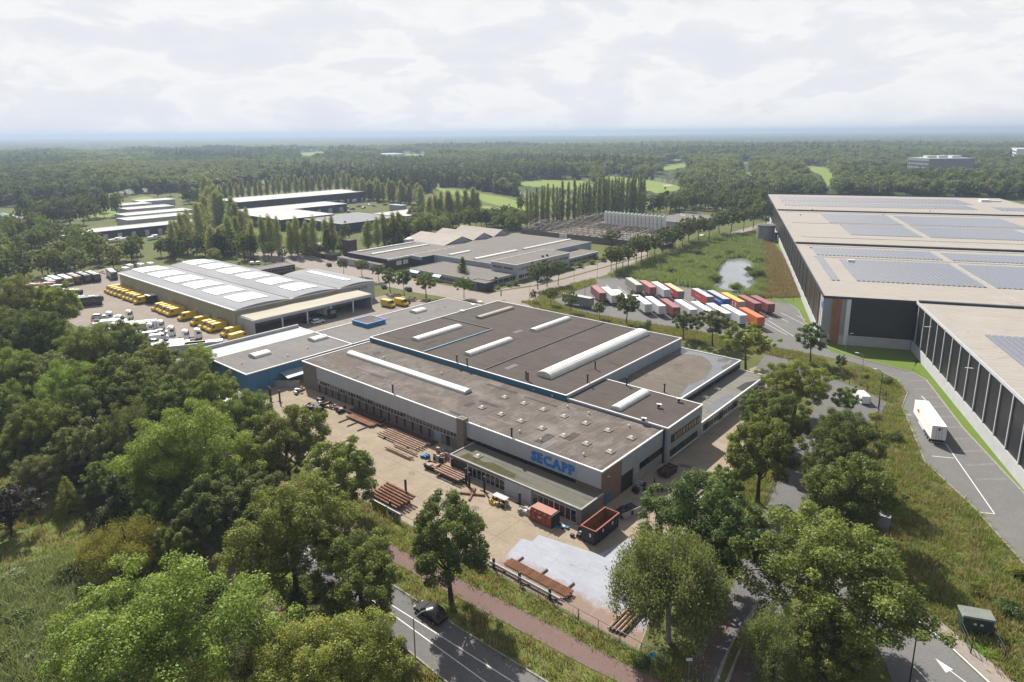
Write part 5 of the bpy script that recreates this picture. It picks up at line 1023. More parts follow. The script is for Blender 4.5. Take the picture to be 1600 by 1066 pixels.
pipes('steel_bar','dark bar in the bundle at the slab end','bar','bars at the slab end',0,0,0,0,0,0,0.05,m_dark)
bundle = MB().box(-0.09,0.09,0,5.2,-0.09,0.09).mesh('steel_bar')
for i in range(8): solo('steel_bar', bundle, m_rustD if i % 2 else m_pipe, M, 15.9+0.26*i, -22.8+0.05*i, 0.3+0.12*(i % 2), 0.0, ordn(i)+' dark bar from the left in the bundle under the birch', 'bar', 'bars at the slab end')
for k_, u in zip(('left','middle','right'), (61.5,58.5,55)): bearer(u,-7.4,-2,k_+' timber bearer sticking out under the rusty beams')
for k_, u in zip(('left','middle','right'), (1.4,-3.0,-7.6)): bearer(u,-22.6,-18.3,k_+' steel bearer under the fence corner bars')
for k_, u in zip(('left','right'), (48,41)): bearer(u,-6.4,-2,k_+' bearer under the long pipe stack')
for k_, u in zip(('left','right'), (28,24.2)): bearer(u,-10.2,-6.8,k_+' bearer of the low pipe rack',0.2)
def post(u, v, h, lab, grp): 
    t = T('rack_post', lab, 'post', M, -u, v, 0, grp); t.part('upright', MB().box(-u-0.14,-u+0.14,v-0.14,v+0.14,0,h), m_dark); t.part('foot', MB().box(-u-0.9,-u+0.9,v-0.12,v+0.12,0,0.16), m_rustD)
for i, (u, v, h, lab) in enumerate(((85.6,-9.4,3.0,'left of three dark rack posts by the blue workshop'),(83.4,-10.4,3.4,'tallest middle of three dark rack posts by the blue workshop'),(81.6,-9.2,2.9,'right of three dark rack posts by the blue workshop'),(27.2,-18.2,3.4,'tall lone rack post behind the red brown pipes'),(30.0,-22.9,2.2,'left rack post behind the yellow banner'),(25.6,-22.9,2.2,'right rack post behind the yellow banner'),(22.6,-8.4,3.0,'tall post at the right end of the low rack'),(21.2,-9.0,3.0,'second tall post right of the low rack'),(27.6,-6.9,2.6,'post at the left of the low rack'),(18.2,-8.4,3.0,'tall post before the lean-to windows'),(3.0,-22.9,1.7,'left dark post holding the fence corner pipes'),(-1.8,-22.95,1.7,'middle dark post holding the fence corner pipes'),(-7.0,-22.95,1.7,'right dark post holding the fence corner pipes'),(11.0,-7.6,2.2,'thin pale post beside the metal panel'))):
    post(u, v, h, lab, 'rack posts in the yard')
solo('t_beam', MB().box(-2.2,2.2,-0.18,0.18,0,0.3).box(-0.15,0.15,-2.0,2.0,0,0.28).mesh('t_beam'), m_rust, M, -19.2, -10.4, 0.04, 0.5, 'rusty crossed beam lying before the lean-to', 'beam')
# container, skips, compactor
def open_box(x0, x1, y0, y1, z0, z1, th=0.12):
    return MB().box(x0,x1,y0,y1,z0,z0+th).box(x0,x0+th,y0,y1,z0+th,z1).box(x1-th,x1,y0,y1,z0+th,z1).box(x0+th,x1-th,y0,y0+th,z0+th,z1).box(x0+th,x1-th,y1-th,y1,z0+th,z1)
rc = T('rolloff_container', 'large open navy blue waste container with rusty inside', 'container', M, 3.9, -6.2)
rc.part('body', open_box(2.6,5.1,-9.4,-2.9,0.3,2.55), m_navy); rc.part('lining', open_box(2.73,4.97,-9.27,-3.03,0.43,2.5,0.02), m_rust)
for i in range(9):
    rc.part('rib', MB().box(5.1,5.2,-9.2+0.75*i,-9.06+0.75*i,0.35,2.45), m_navy); rc.part('rib', MB().box(2.5,2.6,-9.2+0.75*i,-9.06+0.75*i,0.35,2.45), m_navy)
for a in ((2.48,5.22,-9.5,-9.35),(2.48,5.22,-2.95,-2.8)): rc.part('rim', MB().box(*a,2.5,2.62), m_redc)
for a in ((2.48,2.66,-9.35,-2.95),(5.04,5.22,-9.35,-2.95)): rc.part('rim', MB().box(*a,2.5,2.62), m_redc)
rc.part('end_door', MB().box(2.7,5.0,-9.48,-9.405,0.4,2.4), m_navy); rc.part('placard', MB().box(4.1,4.4,-9.50,-9.485,1.3,1.9), m_trim); rc.part('skid', MB().box(3.0,3.25,-9.3,-3,0.03,0.3).box(4.5,4.75,-9.3,-3,0.03,0.3), m_rustD)
for y in (-7.6,-5): rc.part('label_plate', MB().box(5.21,5.22,y,y+0.3,1.6,2.1), m_trim)
cp = T('waste_compactor', 'red waste compactor with ribbed sides beside the lean-to', 'compactor', M, -4.8, -8.8)
cp.part('body', MB().taper(-6.9,-2.7,-10.0,-7.8,0.25,2.1,0.0,0.12), m_redc); cp.part('top', MB().box(-6.8,-2.8,-9.8,-8.0,2.1,2.3), cmat('compactor_top',(0.45,0.15,0.10),0.6))
for i in range(5): cp.part('rib', MB().box(-6.8+0.95*i,-6.66+0.95*i,-10.1,-9.9,0.3,2.0), m_redc)
cp.part('end_plate', MB().box(-2.72,-2.55,-9.9,-7.9,0.2,2.2), m_dark); cp.part('ram_box', MB().box(-7.7,-6.9,-9.7,-8.1,0.3,1.5), m_conc); cp.part('skid', MB().box(-6.8,-2.8,-9.8,-9.6,0.03,0.25).box(-6.8,-2.8,-8.2,-8.0,0.03,0.25), m_rustD); cp.part('stripe', MB().box(-5.1,-4.5,-10.13,-10.1,1.2,1.4), m_trim)
def skip(lab, x, y, rz, mt, fill, L=4.0, wd=1.9, h=1.2):
    t = T('waste_skip', lab, 'skip', M, x, y, 0, 'skips in the yard'); t.o.rotation_euler.z += rz
    mb = MB(); a = (-L/2+0.5, L/2-0.5, -wd/2, wd/2)
    mb.add([(x+a[0],y+a[2],0.1),(x+a[1],y+a[2],0.1),(x+a[1],y+a[3],0.1),(x+a[0],y+a[3],0.1),(x-L/2,y+a[2],h),(x+L/2,y+a[2],h),(x+L/2,y+a[3],h),(x-L/2,y+a[3],h)], [(0,3,2,1),(0,1,5,4),(1,2,6,5),(2,3,7,6),(3,0,4,7)])
    t.part('body', mb, mt); t.part('rim', MB().box(x-L/2-0.06,x+L/2+0.06,y-wd/2-0.06,y-wd/2+0.04,h-0.06,h+0.06).box(x-L/2-0.06,x+L/2+0.06,y+wd/2-0.04,y+wd/2+0.06,h-0.06,h+0.06), mt)
    f = MB()
    for i in range(26): f.box(*sum(([q-0.25-random.random()*0.2, q+0.25+random.random()*0.2] for q in (x+random.uniform(-L/2+0.5,L/2-0.5), y+random.uniform(-wd/2+0.35,wd/2-0.35))), []), 0.3, h-0.35+random.random()*0.45)
    t.part('scrap', f, fill)
skip('skip full of dark scrap behind the navy container', 4.2, 1.2, 1.3, m_conc, m_dark); skip('rusty skip in the shade by the factory side wall', 2.9, 17.2, 1.5, m_rustD, m_rustD); skip('small pale framed skip with scrap left of the low rack', -31.2, -8.4, 0.1, m_dark, m_pipe, 3.0, 1.7, 0.9); skip('dark open skip near the far factory corner', -71.3, -6.6, 0.5, m_dark, m_dark, 4.2, 2.2, 1.2)
def junk(name, lab, cat, x, y, n, sx, sy, h, mts, s=0.4):
    t = T(name, lab, cat, M, x, y)
    for i in range(n):
        cx, cy = x+random.uniform(-sx,sx), y+random.uniform(-sy,sy); a, b, c_ = s*random.uniform(0.4,1.3), s*random.uniform(0.3,1.0), random.uniform(0.3,1)*h; z0 = 0.0 if i % 3 else random.uniform(0,0.4)*h
        t.part('scrap_piece', MB().taper(cx-a,cx+a,cy-b,cy+b,z0,z0+c_,0.06*a,0.05), mts[i % len(mts)])
m_tarp = mat('tarpaulin', (0.03,0.20,0.55), 0.6)
junk('tarpaulin_heap', 'bright blue tarpaulin over a heap by the pipe stack', 'tarpaulin', -35.6, -6.2, 9, 0.55, 0.45, 0.7, [m_tarp], 0.42)
junk('scrap_rack', 'rack of pale boxes and red scraps beside the blue tarpaulin', 'rack', -32.8, -4.9, 22, 1.5, 1.1, 1.5, [m_pipe, m_dark, m_rust, m_pipe, m_conc, m_rustD], 0.35)
junk('gas_bottles', 'grey tubes lying at the factory wall behind the rack', 'tubes', -33.6, -1.6, 9, 2.6, 0.5, 0.5, [m_steel, m_tank], 0.8)
junk('welding_stand', 'cluttered welding bench with white top before the lean-to', 'bench', -13.8, -9.6, 30, 1.9, 1.0, 1.0, [m_dark, m_pipe, m_rustD, m_yellow, m_conc], 0.28)
bt = T('work_table', 'white topped table on the welding bench', 'table', M, -13.6, -9.2); bt.part('top', MB().box(-15.2,-12.4,-9.8,-8.6,1.15,1.25), m_concL)
for q in (-15.0,-12.6):
    for r__ in (-9.7,-8.7): bt.part('leg', MB().box(q-0.05,q+0.05,r__-0.05,r__+0.05,0,1.15), m_dark)
junk('mixer', 'cream drum and small machine left of the red compactor', 'machine', -8.9, -8.9, 12, 0.9, 0.7, 0.9, [mat('cream_paint',(0.60,0.50,0.38)), m_conc, m_dark, m_white], 0.4)
junk('rubbish_bags', 'blue and white bags right of the red compactor', 'bags', -1.5, -8.4, 9, 0.8, 0.6, 0.4, [m_white, cmat('bag_blue',(0.08,0.25,0.55)), m_dark], 0.35)
junk('scrap_heap', 'dark scrap heap at the left end of the navy container', 'scrap', 1.6, -8.4, 16, 0.6, 1.1, 1.0, [m_dark, m_conc, m_rustD], 0.3)
junk('wall_clutter', 'dark machines stored along the far factory wall', 'machines', -70.5, -3.2, 28, 5.0, 1.0, 0.8, [m_dark, m_rustD, m_conc, m_rust, m_tank], 0.6)
junk('corner_clutter', 'small white and red things at the far factory corner', 'clutter', -83.5, -2.8, 12, 1.0, 1.6, 0.9, [m_white, m_rust, m_dark, m_conc], 0.4)
junk('sidewall_clutter', 'dark goods lying in the factory doorway', 'goods', 1.6, 9.6, 10, 0.8, 1.8, 0.8, [m_dark, m_conc], 0.5)
gp_ = T('stacked_gates', 'stack of long dark and pale planks at the yard edge under the trees', 'planks', M, 10.3, 14)
for i in range(6): gp_.part('plank', MB().box(9.0+0.65*i,9.45+0.65*i,10,20.5,0.03,0.35+0.15*(i % 3)), (m_conc, m_dark, m_wood)[i % 3])
# fences
def fence(name, lab, pts, h, post_m, rail=0.05, step=3.0, mid=2, solid=None):
    t = T(name, lab, 'fence', I, *pts[0])
    for a, b in zip(pts[:-1], pts[1:]):
        A, B = Vector(a), Vector(b); L = (B-A).length; n = max(1, int(L/step))
        for i in range(n+1):
            p = A+(B-A)*i/n; t.part('post', MB().box(p.x-0.05,p.x+0.05,p.y-0.05,p.y+0.05,0,h), post_m)
        for k in range(mid):
            z = h-0.04-k*(h-0.3)/max(1, mid-1) if mid > 1 else h-0.04
            t.part('rail', MB().tube((A.x,A.y,z),(B.x,B.y,z),rail,5), post_m)
        if solid:
            d = (B-A).normalized(); nn = Vector((-d.y,d.x))*0.04
            t.part('infill', MB().prism([tuple(A+nn),tuple(B+nn),tuple(B-nn),tuple(A-nn)],0.05,h-0.1), solid)
    return t
mp2 = lambda l: [tuple(M.w(-u, v)[:2]) for u, v in l]
fence('yard_fence', 'metal tube fence along the yard above the cycle path', mp2([(34,-23.6),(19,-23.6),(4,-23.6),(-12,-23.6),(-24,-23.6)]), 1.6, m_steel, 0.06, 3.0, 2)
fence('yard_fence', 'grey fence between blue workshop and yard', mp2([(101,-8.6),(91,-4.5),(86.2,-1.2)]), 1.8, m_steel, 0.05, 2.5, 2, m_conc)
fence('path_fence', 'pale rail fence at the bottom left under the trees', [tuple(G(x,y)[:2]) for x, y in ((352,935),(420,1000),(470,1060))], 1.2, m_concL, 0.05, 2.0, 2)
fence('meadow_fence', 'dark wire fence along the meadow edge', [tuple(G(x,y)[:2]) for x, y in ((1232,572),(1300,592),(1384,622),(1374,634),(1358,745),(1345,800))], 1.8, m_dark, 0.02, 4.0, 3)
fence('lot_fence', 'thin dark fence behind the dead grass bank', [tuple(G(x,y)[:2]) for x, y in ((1188,469),(1240,471),(1254,468))], 1.8, m_dark, 0.02, 3.0, 2)
fence('street_railing', 'dark kerb railing along the shaded side street', [tuple(G(x,y)[:2]) for x, y in ((1262,640),(1228,715),(1196,785),(1176,840))], 0.5, m_dark, 0.05, 4.0, 1)
fence('office_railing', 'pale railing on the forecourt before the brick building', mp2([(238,100),(222,99),(206,98)]), 1.1, m_steel, 0.04, 2.0, 2)
def banner(lab, u0, u1, mt, txt=None):
    t = T('fence_banner', lab, 'banner', M, -u0, -23.75); t.part('cloth', MB().box(-u0,-u1,-23.78,-23.72,0.25,1.5), mt)
    if txt: letters(t, txt, 'y-', -23.78, -u0+0.4, -u1-0.4, 0.5, 0.75, m_dark, 0.02, 0.03)
    t.part('tie_rail', MB().box(-u0,-u1,-23.79,-23.71,1.5,1.56), m_steel)
banner('yellow banner on the yard fence', 29.3, 25.5, mat('banner_yellow',(0.42,0.36,0.035))); banner('white and yellow lettered banner on the yard fence', 25.3, 22.0, m_concL, 'MAT')
# lamps, signs, kiosks
def lamp(lab, x, y, h, rz, arm=1.6, mt=None):
    t = T('street_lamp', lab, 'street lamp', I, x, y); t.o.rotation_euler.z = rz
    mt = mt or m_steel
    t.part('pole', MB().tube((x,y,0),(x,y,h-0.5),0.09,8,0.06), mt); t.part('arm', MB().tube((x,y,h-0.5),(x+arm*0.6,y,h),0.05,6).tube((x+arm*0.6,y,h),(x+arm,y,h+0.05),0.05,6), mt); t.part('lamp_head', MB().taper(x+arm-0.1,x+arm+0.75,y-0.17,y+0.17,h,h+0.14,0.05,0.04), m_trim); t.part('base', MB().tube((x,y,0),(x,y,0.8),0.13,8), mt)
g = G(650,1050); lamp('tall street lamp reaching over the road beside the black car', g.x, g.y, 7.6, R_(25), 1.6)
g = G(1420,1075); lamp('dark street lamp on the lower right road', g.x, g.y, 8.0, R_(-100), 0.8, m_dark)
for q, h, rz, lab in (((1344.4,602.7),8,2.6,'lamp on the grass before the truck lane'),((1372,640),9,2.4,'tall dark lamp at the meadow fence corner'),((1321,549),5,0.3,'lamp at the warehouse lawn edge'),((914,462),7,0.6,'lamp between the small container and the trailers'),((827,477),7,0.4,'lamp on the hedge behind the factory roof'),((897,444),7,0.3,'lamp on the office street'),((933,434),7,0.3,'lamp at the truck park entrance')):
    g = G(*q); lamp(lab, g.x, g.y, h, rz, 1.2, m_dark if 'dark' in lab else None)
g = G(1017,1050); sg = T('road_sign', 'round blue sign on a pole at the cycle path', 'road sign', I, g.x, g.y); sg.part('pole', MB().tube((g.x,g.y,0),(g.x,g.y,2.2),0.04,6), m_steel); sg.part('disc', MB().tube((g.x,g.y-0.03,2.3),(g.x,g.y-0.06,2.3),0.32,14), m_sign)
g = G(1075,1062); sg = T('road_sign', 'pole with pale signs at the bottom under the birch', 'road sign', I, g.x, g.y); sg.part('pole', MB().tube((g.x,g.y,0),(g.x,g.y,2.9),0.05,6), m_steel); sg.part('plate', MB().box(g.x-0.35,g.x+0.35,g.y-0.06,g.y-0.03,2.5,2.9), m_trim)
g = G(1162,992); bo = T('island_bollard', 'yellow bollard with blue disc on the traffic island', 'bollard', I, g.x, g.y); bo.part('post', MB().box(g.x-0.16,g.x+0.16,g.y-0.12,g.y+0.12,0.17,1.2), m_yellow); bo.part('disc', MB().tube((g.x,g.y-0.05,1.55),(g.x,g.y-0.09,1.55),0.34,14), m_sign); bo.part('stem', MB().tube((g.x,g.y,1.2),(g.x,g.y,1.5),0.05,6), m_dark)
g = G(1380,826); kb = T('grey_cabinet', 'tall grey utility cabinet with pale lid among meadow grass', 'cabinet', M, *M.inv(g)); kx, ky = M.inv(g)
kb.part('body', MB().box(kx-0.75,kx+0.75,ky-0.6,ky+0.6,0,2.3), m_tank); kb.part('lid', MB().box(kx-0.85,kx+0.85,ky-0.7,ky+0.7,2.3,2.42), m_concL); kb.part('door', fbox(MB(),'y-',ky-0.6,kx-0.6,kx+0.6,0.2,2.1,0.01,0.05), m_tank)
g = G(1522,985); kx, ky = W.inv(g); kk = T('green_substation', 'dark green substation cabin with pale green roof beside the bright lawn', 'cabin', W, kx, ky)
kk.part('body', MB().box(kx-1.6,kx+1.6,ky-0.9,ky+0.9,0,2.3), m_green); kk.part('roof', MB().taper(kx-1.8,kx+1.8,ky-1.1,ky+1.1,2.3,2.5,0.1,0.1), m_greenR)
for s in (-0.8, 0.8): kk.part('door', fbox(MB(),'y-',ky-0.9,kx+s-0.7,kx+s+0.7,0.1,2.1,0.01,0.06), m_green)
for s in (-0.35, 0.35): kk.part('notice', fbox(MB(),'y-',ky-0.9,kx+s-0.15,kx+s+0.15,1.4,1.65,0.062,0.08), m_trim)
band('lawn_patch', [tuple(W.w(kx, ky-1)[:2]), tuple(W.w(kx, ky-4.4)[:2])], 3.0, 0.02, 0.09, m_lawn, kk.o) if False else None
sheet('mown_patch', [tuple(W.w(kx+a, ky+b)[:2]) for a, b in ((-1.6,-0.9),(1.6,-0.9),(1.6,-4.6),(-1.6,-4.6))], 0.1, mat('bright_lawn', (0.11,0.22,0.015), 1.0, 0.15, 2.0), 'bright green mown patch before the substation cabin', 'lawn')
for s in (-1.7,1.7): fence('cabin_fence', ('left' if s < 0 else 'right')+' dark fence beside the bright green patch', [tuple(W.w(kx+s, ky-0.9)[:2]), tuple(W.w(kx+s, ky-4.6)[:2])], 1.5, m_dark, 0.04, 1.8, 3)
# far buildings
def far_block(lab, cat, pts, z, wall_m, roof_m):
    """building from three roof corners of the photograph at height z"""
    A, B, D = [G(*p, z) for p in pts]; az = math.degrees(math.atan2((A-B).x, (A-B).y))
    fr = Frame(B.x, B.y, az); L = (A-B).length; x2 = fr.inv(D)[0]
    t = T('far_building', lab, cat, fr, x2/2, L/2); block(t, 0, x2, 0, L, 0, z, wall_m, roof_m, m_concL)
    for i in range(4):
        for k in range(9): t.part('window', fbox(MB(),'x-' if x2 > 0 else 'x+',0,L*(k+0.15)/9,L*(k+0.85)/9,z*(0.16+0.2*i),z*(0.26+0.2*i),0.02,0.2), m_dkgrey)
    return t, fr, x2, L
t, fr, x2, L = far_block('grey office block standing above the far right forest', 'office building', ((1419,246),(1452,248),(1498,246)), 24, mat('far_grey', (0.34,0.37,0.40)), m_concL)
for q in (0.25,0.5,0.8): t.part('roof_plant', MB().box(x2*q-6,x2*q+6,L*0.4,L*0.6,24,27), m_trim)
far_block('white block peeking over the forest at the right edge', 'building', ((1581,231),(1589,233),(1600,231)), 26, m_trim, m_concL)
far_block('white farmhouse beside the yellow far field', 'house', ((579,240),(594,241.5),(608,238.5)), 9, m_trim, m_roofP)
t, fr, x2, L = far_block('long white greenhouse roofs near the horizon', 'greenhouse', ((893,210.5),(905,212.4),(1035,210.6)), 14, m_trim, m_white)
far_block('distant tower block on the horizon at the far right', 'tower block', ((1536,202.5),(1540,203.5),(1547,202.7)), 75, mat('hazy_tower', (0.35,0.37,0.40)), m_conc)

# ------------------------------------------------------------------ trees
lm_oak = leaf_mat('oak_leaves', (0.383,0.471,0.100), (0.118,0.172,0.039), 0.50)
lm_lin = leaf_mat('linden_leaves', (0.502,0.641,0.107), (0.202,0.311,0.051), 0.45)
lm_dk = leaf_mat('dark_leaves', (0.252,0.339,0.092), (0.079,0.130,0.039), 0.46)
lm_bir = leaf_mat('birch_leaves', (0.407,0.481,0.182), (0.171,0.231,0.081), 0.42)
lm_con = leaf_mat('conifer_needles', (0.075,0.115,0.04), (0.03,0.052,0.02), 0.2)
lm_yel = leaf_mat('golden_leaves', (0.620,0.512,0.116), (0.326,0.279,0.062), 0.42)
lm_pur = leaf_mat('purple_leaves', (0.116,0.078,0.096), (0.054,0.034,0.046), 0.25)
lm_pop = leaf_mat('poplar_leaves', (0.695,0.760,0.253), (0.359,0.427,0.136), 0.42)
lm_lom = leaf_mat('column_poplar_leaves', (0.652,0.736,0.278), (0.306,0.389,0.132), 0.4)
lm_for = leaf_mat('forest_leaves', (0.328,0.418,0.123), (0.118,0.177,0.056), 0.36, 0.05)
lm_reed = leaf_mat('reed_leaves', (0.521,0.603,0.311), (0.260,0.344,0.166), 0.4)
lm_gr = leaf_mat('grass_blades', (0.42,0.56,0.11), (0.23,0.34,0.06), 0.4)
lm_dry = leaf_mat('dry_blades', (0.681,0.548,0.246), (0.398,0.340,0.133), 0.4)
lm_ded = leaf_mat('dead_blades', (0.574,0.403,0.225), (0.372,0.256,0.132), 0.4)

def leaves_mesh(name, pos, nrm, size, tint, aspect=0.62, droop=None):
    n = len(pos)
    a = rng.normal(size=(n,3)); a -= (a*nrm).sum(1, keepdims=True)*nrm; a /= np.linalg.norm(a, axis=1, keepdims=True)+1e-9
    if droop is not None: a = a*(1-droop)+np.array([0,0,-1.0])*droop; a /= np.linalg.norm(a, axis=1, keepdims=True)+1e-9
    b = np.cross(nrm, a); b /= np.linalg.norm(b, axis=1, keepdims=True)+1e-9
    s = (size*rng.uniform(0.55,1.5,n))[:,None]
    bend = nrm*s*0.18
    v = np.stack([pos-a*s*0.5, pos+b*s*aspect*0.5+bend, pos+a*s*0.5, pos-b*s*aspect*0.5+bend], 1).reshape(-1,3)
    return np_mesh(name, v, np.arange(4*n).reshape(-1,4), tint)
def unit(n):
    d = rng.normal(size=(n,3)); return d/np.linalg.norm(d, axis=1, keepdims=True)
def cluster_leaves(name, cen, rad, n, size, flat=0.92, up=0.35, aspect=0.62, tb=0.35):
    w_ = rad**2; idx = rng.choice(len(cen), n, p=w_/w_.sum())
    d = unit(n); rr = rad[idx]*(0.3+0.7*rng.uniform(0,1,n)**0.5)*(1+0.17*rng.normal(size=n))
    pos = cen[idx]+d*rr[:,None]*np.array([1,1,flat])
    nr = d*0.7+unit(n)*0.75+np.array([0,0,up]); nr /= np.linalg.norm(nr, axis=1, keepdims=True)
    cb = rng.uniform(0,1,len(cen)); tint = np.clip(cb[idx]*tb+rng.uniform(0,1,n)*(1-tb), 0, 1)
    return leaves_mesh(name, pos, nr, size, tint, aspect)
def limbs_mesh(name, segs):
    mb = MB()
    for p, q, r1_, r2_ in segs: mb.tube(p, q, r1_, 7 if r1_ > 0.12 else 5, r2_)
    return mb.mesh(name)
def broadleaf(seed, h=14.0, R=6.0, n=40000, size=0.225, nc=96, trunk=0.3, low=0.2, sep=0.80):
    global rng
    rng = np.random.default_rng(seed); rd = random.Random(seed)
    cz = h*(low+1)/2; rz = h*(1-low)/2; cen = []; rad = []
    k = 0; ph = [rd.uniform(0, 6.28) for _ in range(4)]
    while len(cen) < nc and k < 9000:
        k += 1
        d = unit(1)[0]; out = rng.uniform() < 0.10
        u_ = rng.uniform(0.86,0.97) if out else rng.uniform(0.08,1)**0.45*0.86
        if d[2] < -0.8: continue
        az = math.atan2(d[1], d[0])
        wob = 0.94+0.16*math.sin(2*az+ph[0])+0.13*math.sin(3*az+ph[1])+0.10*math.sin(5*az+ph[2]+3*d[2])
        p = np.array([d[0]*R*u_*wob, d[1]*R*u_*wob, cz+d[2]*rz*u_*(0.93+0.12*math.sin(3*az+ph[3]))])
        r = R*(rng.uniform(0.07,0.12) if out else rng.uniform(0.11,0.22)*(1.1-0.25*u_))
        if any(np.linalg.norm(p-c) < sep*(r+q) for c, q in zip(cen, rad)): continue
        cen.append(p); rad.append(r)
    cen = np.array(cen); rad = np.array(rad)
    crown = cluster_leaves('crown', cen, rad, n, size, tb=0.5)
    segs = []; tr = trunk*h/14; lean = np.array([rd.uniform(-.3,.3), rd.uniform(-.3,.3), 0])
    fork = np.array([0,0,h*low*1.15])+lean; segs.append(((0,0,0), tuple(fork*0.5), tr*1.25, tr)); segs.append((tuple(fork*0.5), tuple(fork), tr, tr*0.8))
    top = np.array([0,0,h*0.72])+lean*2; segs.append((tuple(fork), tuple(top), tr*0.75, tr*0.25))
    order = list(range(len(cen))); rd.shuffle(order)
    hubs = []
    for i in order[:11]:
        c = cen[i]; st = fork+(top-fork)*rd.uniform(0,0.55); mid = (st+c)/2+np.array([0,0,-0.06*h]); mid[:2] *= 0.95
        segs.append((tuple(st), tuple(mid), tr*0.5, tr*0.33)); segs.append((tuple(mid), tuple(c), tr*0.33, tr*0.1)); hubs += [mid, c]
    for i in order[11:34]:
        c = cen[i]; hb = min(hubs, key=lambda q: np.linalg.norm(q-c)); segs.append((tuple(hb), tuple(c), tr*0.17, tr*0.06))
    return limbs_mesh('trunk', segs), crown, h, R
def conifer(seed, h=12.0, R=3.2, n=9000, size=0.34):
    global rng
    rng = np.random.default_rng(seed); cen = []; rad = []
    for i in range(26):
        z = h*(0.06+0.92*i/26); rr = R*(1-i/26)**0.8
        for k in range(max(3, int(9*(1-i/26)))):
            t = rng.uniform(0,6.28); q = rr*rng.uniform(0.55,0.95); cen.append((q*math.cos(t), q*math.sin(t), z-0.15*q)); rad.append(0.32+0.22*rr)
    cr = cluster_leaves('crown', np.array(cen), np.array(rad), n, size, 0.7, 0.3, 0.35)
    return limbs_mesh('trunk', [((0,0,0),(0,0,h*0.95),0.24,0.05)]), cr, h, R
def columnar(seed, h=22.0, R=2.2, n=2600, size=0.75, taperp=0.75, low=0.12, nc=46):
    global rng
    rng = np.random.default_rng(seed); cen = []; rad = []
    for i in range(nc):
        f = (i+0.5)/nc; prof = min(1.0, (f/0.22)**0.6)*(1-max(0, f-0.22)/0.80)**taperp
        t = rng.uniform(0,6.28); q = R*prof*rng.uniform(0.15,0.75); cen.append((q*math.cos(t), q*math.sin(t), h*(low+(0.97-low)*f))); rad.append(R*(0.28+0.36*prof)*rng.uniform(0.7,1.15))
    cr = cluster_leaves('crown', np.array(cen), np.array(rad), n, size, 1.5, 0.2)
    segs = [((0,0,0),(0,0,h*0.5),0.3,0.2),((0,0,h*0.5),(0,0,h*0.95),0.2,0.04)]
    for i in range(5, nc, 5): segs.append(((0,0,cen[i][2]-R),tuple(cen[i]),0.08,0.03))
    return limbs_mesh('trunk', segs), cr, h, R
def weeping(seed, h=15.0, R=5.0, n=17000, size=0.27):
    global rng
    rng = np.random.default_rng(seed); cen = []
    for i in range(150):
        d = unit(1)[0]; f = rng.uniform(0.3,1)**0.6; cen.append((d[0]*R*f, d[1]*R*f, h*0.64+abs(d[2])*h*0.34*f-0.08*h*(1-d[2])))
    cen = np.array(cen); idx = rng.integers(0, len(cen), n); t = rng.uniform(0,1,n)**1.2
    L = rng.uniform(2.0,6.0,len(cen))[idx]; j = rng.normal(size=(n,3))*0.42*(1-0.45*t)[:,None]
    pos = cen[idx]+j; pos[:,2] -= t*L; pos[:,:2] *= (1+0.05*t)[:,None]; pos[:,2] = np.maximum(pos[:,2], h*0.10)
    nr = unit(n)*0.8+np.concatenate([cen[idx][:,:2]/R, np.full((n,1),0.3)], 1)*0.6; nr /= np.linalg.norm(nr, axis=1, keepdims=True)
    cb = rng.uniform(0,1,len(cen)); tint = np.clip(0.4*cb[idx]+0.6*rng.uniform(0,1,n), 0, 1)
    cr = leaves_mesh('crown', pos, nr, size, tint, 0.5, 0.6)
    segs = [((0,0,0),(0.3,0.2,h*0.4),0.26,0.2),((0.3,0.2,h*0.4),(0.1,0,h*0.9),0.2,0.06)]
    for i in range(0, 150, 9): segs.append(((0.2,0.1,h*rng.uniform(0.3,0.6)),tuple(cen[i]),0.1,0.03))
    return limbs_mesh('trunk', segs), cr, h, R
def bush(seed, h=3.0, R=2.5, n=3500, size=0.22):
    global rng
    rng = np.random.default_rng(seed); cen = []; rad = []
    for i in range(26):
        d = unit(1)[0]; d[2] = abs(d[2]); f = rng.uniform(0.2,0.8); cen.append((d[0]*R*f, d[1]*R*f, h*0.25+d[2]*h*0.5*f)); rad.append(R*rng.uniform(0.2,0.34))
    cr = cluster_leaves('crown', np.array(cen), np.array(rad), n, size, 0.75)
    return limbs_mesh('trunk', [((0,0,0),(d_[0]*0.6,d_[1]*0.6,d_[2]*0.6),0.06,0.03) for d_ in cen[:8]]), cr, h, R

